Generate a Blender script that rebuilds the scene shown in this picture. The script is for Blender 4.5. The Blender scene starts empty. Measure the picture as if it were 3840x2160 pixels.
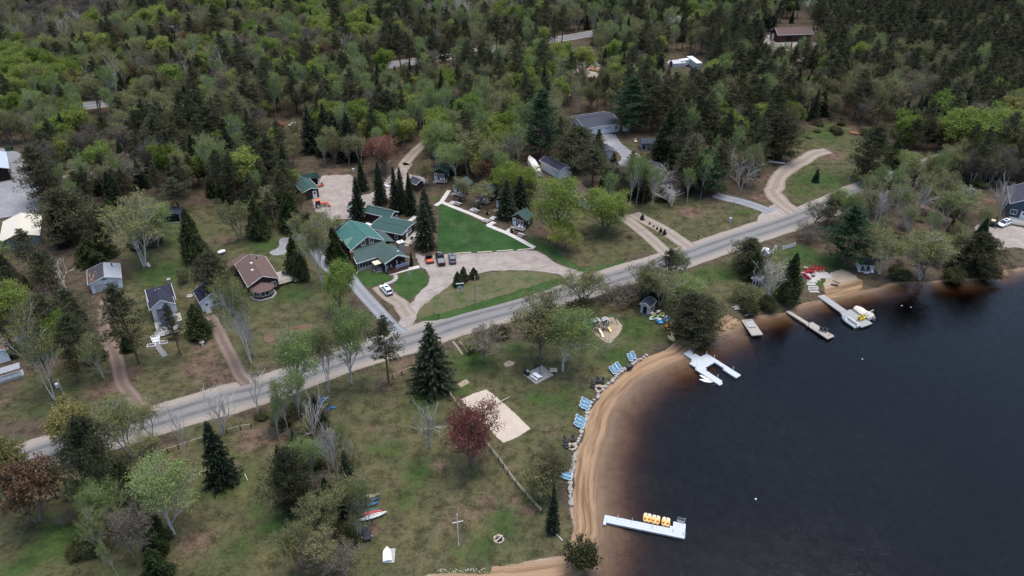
import bpy,math,random
import numpy as np
from mathutils import Vector,Matrix
from mathutils.geometry import tessellate_polygon
SC = bpy.context.scene
COL = SC.collection
Rd = math.radians
rng = random.Random(7)
nrg = np.random.default_rng(7)
# ------------------------------------------------------------------ camera, sky, sun, exposure
CAM_H,PITCH,FOC = 98.0,Rd(32.8),2832.0
cam_d = bpy.data.cameras.new('camera')
cam_d.sensor_width = 36.0
cam_d.lens = FOC / 3840 * 36
cam_d.clip_start,cam_d.clip_end = 1.0,9000.0
cam = bpy.data.objects.new('camera',cam_d)
COL.objects.link(cam)
cam.location = (0,0,CAM_H)
cam.rotation_euler = (Rd(90) - PITCH,0,0)
SC.camera = cam
world = bpy.data.worlds.new('World')
SC.world = world
world.use_nodes = True
wn = world.node_tree
wn.nodes.clear()
sky = wn.nodes.new('ShaderNodeTexSky')
sky.sky_type = 'NISHITA'
sky.sun_disc = False
SUN_EL,SUN_AZ = Rd(80),Rd(55)
sky.sun_elevation = SUN_EL
sky.sun_rotation = SUN_AZ
sky.air_density = 1.5
sky.dust_density = 5.5
sky.ozone_density = 8.5
bg = wn.nodes.new('ShaderNodeBackground')
bg.inputs['Strength'].default_value = 0.15
wo = wn.nodes.new('ShaderNodeOutputWorld')
wn.links.new(sky.outputs[0],bg.inputs[0])
wn.links.new(bg.outputs[0],wo.inputs[0])
sun_d = bpy.data.lights.new('sun','SUN')
sun_d.energy = 1.5
sun_d.angle = Rd(36)
sun_d.color = (1.0,0.92,0.82)
sun = bpy.data.objects.new('sun',sun_d)
COL.objects.link(sun)
sun_dir = Vector((math.sin(SUN_AZ) * math.cos(SUN_EL),math.cos(SUN_AZ) * math.cos(SUN_EL),math.sin(SUN_EL)))
sun.rotation_euler = sun_dir.to_track_quat('Z','Y').to_euler()
sun.location = (0,0,200)
SC.view_settings.view_transform = 'Standard'
SC.view_settings.look = 'None'
SC.view_settings.gamma = 1.0
SC.view_settings.use_curve_mapping = False
SC.view_settings.exposure = 0.74
SC.cycles.max_bounces = 6
SC.cycles.diffuse_bounces = 3
SC.cycles.glossy_bounces = 2
SC.cycles.transparent_max_bounces = 10
SC.cycles.caustics_reflective = False
SC.cycles.caustics_refractive = False
# ------------------------------------------------------------------ survey helpers: where a spot seen from the drone lies on the land
CR = dict(o=(0,0,2576 / 3840),a=(0,0,1.98154),b=(1270,0,1.98154),c=(2540,0,1.98154),d=(0,700,1.98154),
          e=(1270,700,1.98154),f=(2540,700,1.98154),g=(0,1430,1.98154),h=(1270,1430,1.98154),i=(2200,1200,3.22),
          j=(1100,600,4.2617),k=(1600,600,4.2617),l=(2650,900,3.6229),m=(1230,790,4.1395),n=(0,460,2.898),
          p=(280,940,3.6233),r=(2180,1100,5.152),s=(3440,620,4.2625),t=(2220,1880,6.1333),u=(1660,1300,3.6229),
          v=(1940,380,3.8129),w=(0,1300,4.262),x=(1280,1700,3.15),y=(2080,60,2.3),z=(1880,1300,4.2933))
CP,SP = math.cos(PITCH),math.sin(PITCH)
WL = -0.7   # lake level
def full(c,x,y):
 a = CR[c]
 return a[0] + x / a[2],a[1] + y / a[2]
def G(c,x,y,z=0.0):
 u,v = full(c,x,y)
 a,b = (u - 1920) / FOC,-(v - 1080) / FOC
 d = (a,CP + b * SP,-SP + b * CP)
 t = (z - CAM_H) / d[2]
 return Vector((d[0] * t,d[1] * t,z))
def proj(p):
 z = p[2] - CAM_H
 zc = p[1] * CP - z * SP
 yc = p[1] * SP + z * CP
 return 1920 + FOC * p[0] / zc,1080 - FOC * yc / zc,zc
def proj_o(p):
 u,v,d = proj(p)
 return u * 2576 / 3840,v * 2576 / 3840
def height_at(base,vt):
 """height of something upright on base whose top shows at row vt (overview rows)"""
 lo,hi = 0.2,45.0
 for _ in range(30):
  m = (lo + hi) / 2
  if proj_o((base[0],base[1],m))[1] > vt:
   lo = m
  else:
   hi = m
 return lo
def path(spec):
 """'e 0 1285 500 1150 | f 15 530' -> ground points"""
 out = []
 for part in spec.split('|'):
  t = part.split()
  n = [float(q) for q in t[1:]]
  out += [G(t[0],n[i],n[i + 1]) for i in range(0,len(n),2)]
 return out
# ------------------------------------------------------------------ object helpers
KIDS = {}
def link(o,parent=None):
 COL.objects.link(o)
 if parent is not None:
  o.parent = parent
  KIDS.setdefault(parent,[]).append(o)
 return o
def tag(o,label=None,cat=None,group=None,kind=None):
 if label: o['label'] = label
 if cat: o['category'] = cat
 if group: o['group'] = group
 if kind: o['kind'] = kind
 return o
def thing(name,label,cat,loc=(0,0,0),rz=0.0,group=None):
 o = bpy.data.objects.new(name,None)
 o.empty_display_size = 0.3
 link(o)
 o.location = loc
 o.rotation_euler = (0,0,rz)
 return tag(o,label,cat,group)
def dup(root,loc,rz=None,label=None,group=None,sc=None):
 r = root.copy()
 COL.objects.link(r)
 r.location = loc
 if rz is not None: r.rotation_euler = (0,0,rz)
 if sc is not None: r.scale = sc if hasattr(sc,'__len__') else (sc,sc,sc)
 if label: r['label'] = label
 if group: r['group'] = group
 for ch in KIDS.get(root,()):
  c = ch.copy()
  link(c,r)
  for g in KIDS.get(ch,()):
   d = g.copy()
   link(d,c)
 return r
class MB:
 """collects shapes into one mesh"""
 def __init__(s):
  s.v,s.f,s.m,s.sm = [],[],[],False
  s.mi = 0
  s.st = []
 def add(s,vs,fs):
  b = len(s.v)
  s.st.append((b,len(s.f),len(fs)))
  s.v += [tuple(q) for q in vs]
  s.f += [tuple(b + i for i in f) for f in fs]
  s.m += [s.mi] * len(fs)
  return s
 def box(s,c,d,rz=0.0,rx=0.0,ry=0.0,taper=1.0):
  hx,hy,hz = d[0] / 2,d[1] / 2,d[2] / 2
  M = Matrix.Rotation(rz,3,'Z') @ Matrix.Rotation(ry,3,'Y') @ Matrix.Rotation(rx,3,'X')
  vs = []
  for z in (-1,1):
   k = taper if z > 0 else 1
   for x,y in ((-1,-1),(1,-1),(1,1),(-1,1)):
    vs.append(Vector(c) + M @ Vector((x * hx * k,y * hy * k,z * hz)))
  return s.add(vs,[(3,2,1,0),(4,5,6,7),(0,1,5,4),(1,2,6,5),(2,3,7,6),(3,0,4,7)])
 def bar(s,p,q,w,h=None):
  """square bar from p to q"""
  p,q = Vector(p),Vector(q)
  h = h or w
  d = (q - p)
  L = d.length
  if L < 1e-6: return s
  d /= L
  up = Vector((0,0,1)) if abs(d.z) < 0.95 else Vector((0,1,0))
  a = d.cross(up).normalized()
  b = a.cross(d)
  vs = []
  for e in (p,q):
   for x,y in ((-1,-1),(1,-1),(1,1),(-1,1)):
    vs.append(e + a * (x * w / 2) + b * (y * h / 2))
  return s.add(vs,[(3,2,1,0),(4,5,6,7),(0,1,5,4),(1,2,6,5),(2,3,7,6),(3,0,4,7)])
 def tube(s,pts,rad,n=6,cap=True):
  pts = [Vector(q) for q in pts]
  if not hasattr(rad,'__len__'): rad = [rad] * len(pts)
  rings = []
  prev = None
  for i,p in enumerate(pts):
   d = (pts[min(i + 1,len(pts) - 1)] - pts[max(i - 1,0)]).normalized()
   if prev is None:
    up = Vector((0,0,1)) if abs(d.z) < 0.9 else Vector((1,0,0))
    a = d.cross(up).normalized()
   else:
    a = (prev - d * prev.dot(d)).normalized()
   prev = a
   b = d.cross(a)
   rings.append([p + (a * math.cos(6.28319 * k / n) + b * math.sin(6.28319 * k / n)) * rad[i] for k in range(n)])
  vs = [q for r in rings for q in r]
  fs = []
  for i in range(len(pts) - 1):
   for k in range(n):
    k2 = (k + 1) % n
    fs.append((i * n + k,i * n + k2,(i + 1) * n + k2,(i + 1) * n + k))
  if cap:
   fs.append(tuple(range(n - 1,-1,-1)))
   fs.append(tuple((len(pts) - 1) * n + k for k in range(n)))
  return s.add(vs,fs)
 def lathe(s,prof,n=12,c=(0,0,0)):
  vs,fs = [],[]
  for r,z in prof:
   for k in range(n):
    a = 6.28319 * k / n
    vs.append((c[0] + r * math.cos(a),c[1] + r * math.sin(a),c[2] + z))
  for i in range(len(prof) - 1):
   for k in range(n):
    k2 = (k + 1) % n
    fs.append((i * n + k,i * n + k2,(i + 1) * n + k2,(i + 1) * n + k))
  fs.append(tuple(range(n - 1,-1,-1)))
  fs.append(tuple((len(prof) - 1) * n + k for k in range(n)))
  return s.add(vs,fs)
 def prism(s,poly,z0,z1):
  n = len(poly)
  vs = [(p[0],p[1],z0) for p in poly] + [(p[0],p[1],z1) for p in poly]
  fs = [tuple(range(n - 1,-1,-1)),tuple(range(n,2 * n))]
  fs += [(i,(i + 1) % n,n + (i + 1) % n,n + i) for i in range(n)]
  return s.add(vs,fs)
 def loft(s,rings,close=True,caps=True):
  n = len(rings[0])
  vs = [q for r in rings for q in r]
  fs = []
  for i in range(len(rings) - 1):
   for k in range(n if close else n - 1):
    k2 = (k + 1) % n
    fs.append((i * n + k,i * n + k2,(i + 1) * n + k2,(i + 1) * n + k))
  if caps and close:
   fs.append(tuple(range(n - 1,-1,-1)))
   fs.append(tuple((len(rings) - 1) * n + k for k in range(n)))
  return s.add(vs,fs)
 def xf(s,M,start=0):
  s.v[start:] = [tuple(M @ Vector(q)) for q in s.v[start:]]
  return s
 def mesh(s,name,mats):
  me = bpy.data.meshes.new(name)
  me.from_pydata(s.v,[],s.f)
  mats = mats if isinstance(mats,(list,tuple)) else [mats]
  for q in mats: me.materials.append(q)
  if len(mats) > 1: me.polygons.foreach_set('material_index',s.m)
  if s.sm: me.polygons.foreach_set('use_smooth',[True] * len(me.polygons))
  me.update()
  return me
 def each(s,name,mat,parent=None):
  """every shape collected becomes an object of its own"""
  o = None
  for k,(b,f0,n) in enumerate(s.st):
   e = s.st[k + 1][0] if k + 1 < len(s.st) else len(s.v)
   me = bpy.data.meshes.new(name)
   me.from_pydata(s.v[b:e],[],[tuple(i - b for i in f) for f in s.f[f0:f0 + n]])
   me.materials.append(mat)
   o = link(bpy.data.objects.new(name,me),parent)
  return o
 def build(s,name,mats,parent=None,label=None):
  o = bpy.data.objects.new(name,s.mesh(name,mats))
  link(o,parent)
  if label: o['label'] = label
  return o
def bevel(o,w=0.03,seg=1):
 m = o.modifiers.new('bevel','BEVEL')
 m.width = w
 m.segments = seg
 m.limit_method = 'ANGLE'
 return o
# ------------------------------------------------------------------ materials
MAT = {}
def node_mat(name):
 m = bpy.data.materials.new(name)
 m.use_nodes = True
 nt = m.node_tree
 b = nt.nodes['Principled BSDF']
 return m,nt,b
def N(nt,t,**kw):
 n = nt.nodes.new(t)
 for k,v in kw.items():
  if k.startswith('i_'):
   key = k[2:]
   n.inputs[int(key) if key.isdigit() else key.replace('_',' ')].default_value = v
  else:
   setattr(n,k,v)
 return n
def L(nt,a,b):
 nt.links.new(a,b)
def mixc(nt,fac,a,b,mode='MIX'):
 n = nt.nodes.new('ShaderNodeMix')
 n.data_type = 'RGBA'
 n.blend_type = mode
 for s_,v in ((n.inputs[0],fac),(n.inputs[6],a),(n.inputs[7],b)):
  if hasattr(v,'is_linked'):
   L(nt,v,s_)
  else:
   s_.default_value = v if not (isinstance(v,tuple) and len(v) == 3) else (*v,1)
 return n.outputs[2]
def mth(nt,op,a,b=None,c=None,clamp=False):
 n = nt.nodes.new('ShaderNodeMath')
 n.operation = op
 n.use_clamp = clamp
 for i,v in enumerate((a,b,c)):
  if v is None: continue
  if hasattr(v,'is_linked'):
   L(nt,v,n.inputs[i])
  else:
   n.inputs[i].default_value = v
 return n.outputs[0]
def noise(nt,vec,scale,detail=3,rough=0.6,dist=0.0):
 n = N(nt,'ShaderNodeTexNoise')
 n.inputs['Scale'].default_value = scale
 n.inputs['Detail'].default_value = detail
 n.inputs['Roughness'].default_value = rough
 n.inputs['Distortion'].default_value = dist
 if vec is not None: L(nt,vec,n.inputs['Vector'])
 return n.outputs[0]
def ramp(nt,fac,stops):
 n = N(nt,'ShaderNodeValToRGB')
 e = n.color_ramp.elements
 while len(e) < len(stops): e.new(0.5)
 for q,(p,c) in zip(e,stops):
  q.position = p
  q.color = c if len(c) == 4 else (*c,1)
 L(nt,fac,n.inputs[0])
 return n.outputs[0]
def mrange(nt,v,a,b,c=0.0,d=1.0):
 n = N(nt,'ShaderNodeMapRange')
 L(nt,v,n.inputs[0])
 for i,q in enumerate((a,b,c,d)): n.inputs[i + 1].default_value = q
 return n.outputs[0]
def objco(nt):
 return N(nt,'ShaderNodeTexCoord').outputs['Object']
def plain(name,col,rough=0.7,var=0.18,scale=1.5,metal=0.0,col2=None,stretch=(1,1,1),bump=0.0,spec=0.3,coat=0.0):
 if name in MAT: return MAT[name]
 m,nt,b = node_mat(name)
 co = objco(nt)
 mp = N(nt,'ShaderNodeMapping')
 L(nt,co,mp.inputs[0])
 mp.inputs['Scale'].default_value = stretch
 f = noise(nt,mp.outputs[0],scale,4)
 g = noise(nt,mp.outputs[0],scale * 7,3)
 fg = mth(nt,'ADD',mth(nt,'MULTIPLY',f,0.6),mth(nt,'MULTIPLY',g,0.4))
 ca = tuple(c * (1 - var) for c in col)
 cb = col2 or tuple(min(c * (1 + var),1) for c in col)
 L(nt,mixc(nt,mrange(nt,fg,0.35,0.65),ca,cb),b.inputs['Base Color'])
 b.inputs['Roughness'].default_value = rough
 b.inputs['Metallic'].default_value = metal
 b.inputs['Specular IOR Level'].default_value = spec
 if coat: b.inputs['Coat Weight'].default_value = coat
 if bump:
  bn = N(nt,'ShaderNodeBump')
  bn.inputs['Strength'].default_value = bump
  bn.inputs['Distance'].default_value = 0.05
  L(nt,g,bn.inputs['Height'])
  L(nt,bn.outputs[0],b.inputs['Normal'])
 MAT[name] = m
 return m
def foliage_mat(name,ca,cb,cc=None,objvar=0.25,transl=0.25):
 """leaves: colour differs leaf clump to leaf clump (tone) and tree to tree"""
 m,nt,b = node_mat(name)
 at = N(nt,'ShaderNodeAttribute',attribute_name='tone')
 oi = N(nt,'ShaderNodeObjectInfo')
 c = mixc(nt,at.outputs['Fac'],ca,cb)
 if cc: c = mixc(nt,mth(nt,'MULTIPLY',oi.outputs['Random'],0.8),c,cc)
 hs = N(nt,'ShaderNodeHueSaturation')
 L(nt,c,hs.inputs['Color'])
 L(nt,mrange(nt,oi.outputs['Random'],0,1,1 - objvar,1 + objvar),hs.inputs['Value'])
 rr = mth(nt,'FRACT',mth(nt,'MULTIPLY',oi.outputs['Random'],7.31))
 L(nt,mrange(nt,rr,0,1,0.485,0.515),hs.inputs['Hue'])
 L(nt,hs.outputs[0],b.inputs['Base Color'])
 b.inputs['Roughness'].default_value = 0.75
 b.inputs['Specular IOR Level'].default_value = 0.15
 if transl:
  tr = N(nt,'ShaderNodeBsdfTranslucent')
  L(nt,hs.outputs[0],tr.inputs['Color'])
  mx = N(nt,'ShaderNodeMixShader')
  mx.inputs[0].default_value = transl
  L(nt,b.outputs[0],mx.inputs[1])
  L(nt,tr.outputs[0],mx.inputs[2])
  L(nt,mx.outputs[0],nt.nodes['Material Output'].inputs['Surface'])
 MAT[name] = m
 return m
# ------------------------------------------------------------------ polygons on the land
def inside(poly,x,y):
 c = False
 n = len(poly)
 j = n - 1
 for i in range(n):
  xi,yi,xj,yj = poly[i][0],poly[i][1],poly[j][0],poly[j][1]
  if (yi > y) != (yj > y) and x < (xj - xi) * (y - yi) / (yj - yi) + xi: c = not c
  j = i
 return c
def inside_np(poly,X,Y):
 c = np.zeros(X.shape,bool)
 n = len(poly)
 j = n - 1
 for i in range(n):
  xi,yi,xj,yj = poly[i][0],poly[i][1],poly[j][0],poly[j][1]
  if yi != yj:
   k = ((yi > Y) != (yj > Y)) & (X < (xj - xi) * (Y - yi) / (yj - yi) + xi)
   c ^= k
  j = i
 return c
def dist_np(line,X,Y):
 d = np.full(X.shape,1e9)
 for a,b in zip(line[:-1],line[1:]):
  ax,ay,bx,by = a[0],a[1],b[0],b[1]
  dx,dy = bx - ax,by - ay
  q = dx * dx + dy * dy + 1e-9
  t = np.clip(((X - ax) * dx + (Y - ay) * dy) / q,0,1)
  d = np.minimum(d,np.hypot(X - ax - t * dx,Y - ay - t * dy))
 return d
def resample(pts,step,closed=False):
 p = [Vector((q[0],q[1],0)) for q in pts]
 if closed: p = p + [p[0]]
 out = []
 for a,b in zip(p[:-1],p[1:]):
  n = max(1,int(round((b - a).length / step)))
  out += [a.lerp(b,i / n) for i in range(n)]
 if not closed: out.append(p[-1])
 return out
def smooth(pts,it=2,closed=True):
 """Chaikin corner cutting"""
 for _ in range(it):
  n = len(pts)
  o = [] if closed else [pts[0]]
  for i in range(n if closed else n - 1):
   a,b = Vector(pts[i][:2]),Vector(pts[(i + 1) % n][:2])
   o += [a.lerp(b,0.25),a.lerp(b,0.75)]
  if not closed: o.append(pts[-1])
  pts = [Vector((q[0],q[1],0)) for q in o]
 return pts
def wob(x,y,s=1.0):
 return (math.sin(x * 1.7 * s + 1.3 * math.sin(y * 0.9 * s)) + math.sin(y * 2.3 * s + 1.1 * math.sin(x * 1.3 * s + 2)) + 0.6 * math.sin(x * 5.1 * s + y * 4.3 * s)) / 2.6
def area(p):
 return sum(p[i][0] * p[(i + 1) % len(p)][1] - p[(i + 1) % len(p)][0] * p[i][1] for i in range(len(p))) / 2
SHEETS = []   # every cleared patch, for keeping trees off
def sheet(name,pts,z,mat,edge=0.8,jit=0.3,step=1.0,sm=1,keep=True):
 """a flat sheet of ground cover with a ragged, thinning rim"""
 if sm: pts = smooth(pts,sm)
 p = resample(pts,step,True)
 if area(p) < 0: p.reverse()
 n = len(p)
 if keep: SHEETS.append([(q.x,q.y) for q in p[::2]])
 out,inn = [],[]
 for i in range(n):
  t = (p[(i + 1) % n] - p[i - 1])
  if t.length < 1e-6: t = Vector((1,0,0))
  nm = Vector((t.y,-t.x,0)).normalized()
  q = p[i] + nm * (wob(p[i].x,p[i].y) * jit)
  out.append((q.x + nm.x * edge / 2,q.y + nm.y * edge / 2,z))
  inn.append((q.x - nm.x * edge / 2,q.y - nm.y * edge / 2,z))
 fs = [(i,(i + 1) % n,n + (i + 1) % n,n + i) for i in range(n)]
 tris = tessellate_polygon([[Vector(q) for q in inn]])
 for t in tris:
  a,b,c = (inn[k] for k in t)
  if (b[0] - a[0]) * (c[1] - a[1]) - (b[1] - a[1]) * (c[0] - a[0]) < 0: t = (t[0],t[2],t[1])
  fs.append(tuple(n + k for k in t))
 me = bpy.data.meshes.new(name)
 me.from_pydata(out + inn,[],fs)
 at = me.attributes.new('rim','FLOAT','POINT')
 at.data.foreach_set('value',[0.0] * n + [1.0] * n)
 me.materials.append(mat)
 o = bpy.data.objects.new(name,me)
 link(o)
 o['kind'] = 'structure'
 return o
def strip(name,line,width,z,mat,cols=8,step=2.0,sm=2,keep=True,wjit=0.0):
 """a road or path: attribute 'across' runs -1..1 from side to side"""
 c = smooth(line,sm,False) if sm else line
 c = resample(c,step)
 vs,ac = [],[]
 n = len(c)
 Ls,Rs = [],[]
 for i in range(n):
  t = (c[min(i + 1,n - 1)] - c[max(i - 1,0)]).normalized()
  nm = Vector((-t.y,t.x,0))
  w = width * (1 + wjit * wob(c[i].x,c[i].y,0.3))
  for k in range(cols + 1):
   a = 2 * k / cols - 1
   q = c[i] + nm * (a * w / 2)
   vs.append((q.x,q.y,z))
   ac.append(a)
  Ls.append(c[i] + nm * w / 2)
  Rs.append(c[i] - nm * w / 2)
 fs = []
 m = cols + 1
 for i in range(n - 1):
  for k in range(cols):
   fs.append((i * m + k + 1,i * m + k,(i + 1) * m + k,(i + 1) * m + k + 1))
 me = bpy.data.meshes.new(name)
 me.from_pydata(vs,[],fs)
 at = me.attributes.new('across','FLOAT','POINT')
 at.data.foreach_set('value',ac)
 me.materials.append(mat)
 o = bpy.data.objects.new(name,me)
 link(o)
 o['kind'] = 'structure'
 if keep: SHEETS.append([(q.x,q.y) for q in Ls + Rs[::-1]])
 return o
# ------------------------------------------------------------------ ground materials
def geo_pos(nt):
 return N(nt,'ShaderNodeNewGeometry').outputs['Position']
def rim_alpha(nt,bsdf,pos,attr='rim',lo=0.0,across=False,nscale=1.4):
 at = N(nt,'ShaderNodeAttribute',attribute_name=attr)
 r = at.outputs['Fac']
 if across: r = mth(nt,'MULTIPLY',mth(nt,'SUBTRACT',1.0,mth(nt,'ABSOLUTE',r)),across)
 ns = mth(nt,'ADD',mth(nt,'MULTIPLY',noise(nt,pos,nscale,5,0.7),0.75),mth(nt,'MULTIPLY',noise(nt,pos,nscale * 5,3,0.7),0.25))
 a = mrange(nt,mth(nt,'SUBTRACT',mth(nt,'ADD',r,lo),ns),-0.06,0.1)
 tr = N(nt,'ShaderNodeBsdfTransparent')
 mx = N(nt,'ShaderNodeMixShader')
 L(nt,a,mx.inputs[0])
 L(nt,tr.outputs[0],mx.inputs[1])
 L(nt,bsdf.outputs[0],mx.inputs[2])
 L(nt,mx.outputs[0],nt.nodes['Material Output'].inputs['Surface'])
def bumpit(nt,b,h,strength=0.4,dist=0.1):
 bn = N(nt,'ShaderNodeBump')
 bn.inputs['Strength'].default_value = strength
 bn.inputs['Distance'].default_value = dist
 L(nt,h,bn.inputs['Height'])
 L(nt,bn.outputs[0],b.inputs['Normal'])
def soil_mat(name,c1,c2,c3=None,s=0.35,rim=True,fine=6.0,bump=0.4,rough=0.95,patch=None,lo=0.0):
 m,nt,b = node_mat(name)
 pos = geo_pos(nt)
 big = noise(nt,pos,s,4,0.65)
 mid = noise(nt,pos,s * 6,4,0.7)
 fin = noise(nt,pos,fine,3,0.75)
 f = mth(nt,'ADD',mth(nt,'MULTIPLY',big,0.45),mth(nt,'ADD',mth(nt,'MULTIPLY',mid,0.3),mth(nt,'MULTIPLY',fin,0.25)))
 c = mixc(nt,mrange(nt,f,0.38,0.62),c1,c2)
 if c3: c = mixc(nt,mrange(nt,mth(nt,'ADD',mth(nt,'MULTIPLY',noise(nt,pos,s * 1.7,5,0.7),0.7),mth(nt,'MULTIPLY',fin,0.3)),*(patch or (0.52,0.62))),c,c3)
 L(nt,c,b.inputs['Base Color'])
 b.inputs['Roughness'].default_value = rough
 b.inputs['Specular IOR Level'].default_value = 0.1
 bumpit(nt,b,mth(nt,'ADD',fin,mid),bump)
 if rim: rim_alpha(nt,b,pos,lo=lo)
 MAT[name] = m
 return m
def road_mat(name,base,track,edgec,side=None,across=3.0,crown=0.0,centre=None):
 """wheel tracks run along the road"""
 m,nt,b = node_mat(name)
 pos = geo_pos(nt)
 at = N(nt,'ShaderNodeAttribute',attribute_name='across')
 a = mth(nt,'ADD',at.outputs['Fac'],mth(nt,'MULTIPLY',mth(nt,'SUBTRACT',noise(nt,pos,0.12,3),0.5),0.22))
 ab = mth(nt,'ABSOLUTE',a)
 t = mth(nt,'ABSOLUTE',mth(nt,'SUBTRACT',ab,0.46))
 fin = noise(nt,pos,3.5,4,0.75)
 big = noise(nt,pos,0.25,4,0.6)
 tr = mth(nt,'MULTIPLY',mrange(nt,t,0.28,0.04),mrange(nt,big,0.3,0.6,0.5,1.0))
 c = mixc(nt,mth(nt,'MULTIPLY',tr,mrange(nt,fin,0.3,0.6,0.7,1.0)),base,track)
 c = mixc(nt,mth(nt,'MULTIPLY',mrange(nt,ab,0.72,0.98),mrange(nt,big,0.3,0.7,0.5,1.0)),c,edgec)
 if centre: c = mixc(nt,mth(nt,'MULTIPLY',mrange(nt,mth(nt,'ABSOLUTE',a),0.10,0.03),mrange(nt,noise(nt,pos,0.9,3),0.42,0.6)),c,centre)
 c = mixc(nt,mrange(nt,fin,0.35,0.7,0,0.35),c,tuple(q * 0.62 for q in base))
 L(nt,c,b.inputs['Base Color'])
 b.inputs['Roughness'].default_value = 0.92
 b.inputs['Specular IOR Level'].default_value = 0.15
 bumpit(nt,b,fin,0.25,0.05)
 rim_alpha(nt,b,pos,'across',0.0,across)
 MAT[name] = m
 return m
GRAVEL = soil_mat('tan_gravel',(0.185,0.160,0.138),(0.350,0.305,0.265),(0.235,0.205,0.178),0.3,bump=0.25)
GREYGRAVEL = soil_mat('grey_gravel',(0.16,0.16,0.162),(0.26,0.26,0.265),None,0.2,bump=0.3)
LAWN = soil_mat('lawn_grass',(0.011,0.034,0.010),(0.034,0.080,0.022),(0.060,0.084,0.032),0.12,fine=4.0,patch=(0.5,0.66),bump=0.8)
ROUGHGRASS = soil_mat('dry_meadow_grass',(0.075,0.075,0.035),(0.125,0.11,0.065),(0.045,0.075,0.022),0.22,fine=5.0,patch=(0.5,0.58))
VERGE = soil_mat('verge_grass',(0.018,0.046,0.011),(0.050,0.088,0.026),(0.085,0.080,0.042),0.3,fine=7.0,patch=(0.56,0.66))
COURTSAND = soil_mat('court_sand',(0.37,0.308,0.24),(0.47,0.395,0.315),None,0.5,fine=7,bump=0.5)
PLAYSAND = soil_mat('play_sand',(0.22,0.175,0.125),(0.33,0.265,0.20),None,0.6,fine=7,bump=0.4)
LITTER = soil_mat('leaf_litter',(0.10,0.058,0.040),(0.17,0.105,0.078),(0.06,0.05,0.03),0.4,fine=4,patch=(0.5,0.62))
DIRT = soil_mat('packed_dirt',(0.19,0.135,0.095),(0.29,0.22,0.165),(0.11,0.085,0.05),0.4,fine=4,patch=(0.55,0.65))
ASPHALT = road_mat('worn_asphalt',(0.190,0.182,0.172),(0.088,0.087,0.087),(0.24,0.215,0.185),across=14.0)
SHOULDER = road_mat('road_shoulder_gravel',(0.275,0.238,0.20),(0.24,0.208,0.175),(0.22,0.18,0.14),across=5.0)
HIGHWAY = road_mat('highway_asphalt',(0.17,0.17,0.175),(0.135,0.135,0.14),(0.20,0.19,0.18),across=10.0)
DRIVE = road_mat('dirt_drive',(0.23,0.19,0.152),(0.32,0.27,0.222),(0.18,0.145,0.108),across=4.0)
PINKDRIVE = road_mat('needle_drive',(0.14,0.10,0.078),(0.21,0.16,0.13),(0.10,0.074,0.052),across=3.0)
GREYDRIVE = road_mat('grey_drive',(0.19,0.195,0.20),(0.27,0.275,0.285),(0.16,0.16,0.145),across=4.0)
# ------------------------------------------------------------------ shoreline and terrain
SHORE = path('o 200 1640 900 1560 1200 1482 1400 1468 | h 1830 1435 1895 1330 1890 1230 1950 1120 1938 1000 1922 850 1925 700 1938 550 1978 430 2010 370'
             '| i 300 1110 450 900 600 730 760 610 900 560 1000 500 1170 455 1260 380 1350 300 1500 220 1700 120'
             '| l 300 1240 440 1130 640 1062 900 1010 1080 972 1300 882 1500 830 1700 785 1900 742 2100 690 2500 592'
             '| f 1800 700 2000 688 2200 690 2400 645 2576 592 | o 2640 650 2800 590 3200 480 4200 330')
SH = smooth(SHORE,2,False)
LAKE = [(q[0],q[1]) for q in SH] + [(900,700),(900,-200),(-200,-200)]
BEACH_A = path('h 1895 1330 1938 1000 1938 550 | i 330 1060 600 730 900 560 1170 455 1300 330')
SANDPATCH = path('l 1640 500 1700 440 1830 405 1960 450 2040 520 2130 560 2090 640 2000 690 1850 740 1700 790 1560 830 1620 700 1600 600')
BOTTOMSAND = path('o 900 1560 | h 640 1440 1100 1436 1500 1432 1700 1410 1850 1400 1870 1500 600 1700')
def dist_pts(X,Y):
 d = dist_np(SH,X,Y)
 return np.where(inside_np(LAKE,X,Y),-d,d)
def ground_z(d,beach):
 w = np.where(beach < 14,1.0,0.0)
 steep = np.interp(d,[-60,-25,-14,-7,-3,0,1.0,2.6,4],[-8.3,-7.0,-5,-2.6,-1.2,-0.72,-0.5,-0.08,0.0])
 flat = np.interp(d,[-60,-25,-15,-9,-4,0,4.2,5.0,6],[-8.3,-6.5,-4.0,-2.1,-1.08,-0.72,-0.36,-0.05,0.0])
 return steep * (1 - w) + flat * w
def axis(lo,a,b,hi,fine,coarse):
 v = [np.arange(lo,a,coarse),np.arange(a,b,fine),np.arange(b,hi,coarse)]
 return np.concatenate(v)
gx = np.concatenate([[-5000,-2500,-1400,-800,-550],axis(-420,-42,125,421,0.7,3.0),[560,800,1400,2500,5000]])
gy = np.concatenate([[-1500,-600,-200,-60,0,25],axis(45,56,205,600,0.7,3.0),[640,760,1000,1500,2600,5200]])
GX,GY = np.meshgrid(gx,gy)
DS = dist_pts(GX,GY)
BD = dist_np(BEACH_A,GX,GY)
GZ = ground_z(DS,BD)
def blob_field(X,Y,blobs):
 f = np.zeros(X.shape)
 for c,u,v,ru,val in blobs:
  p = G(c,u,v)
  q = G(c,u + ru,v)
  r = (q - p).length
  f = np.maximum(f,val * np.exp(-(((X - p.x) ** 2 + (Y - p.y) ** 2) / (r * r))))
 return f
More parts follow.
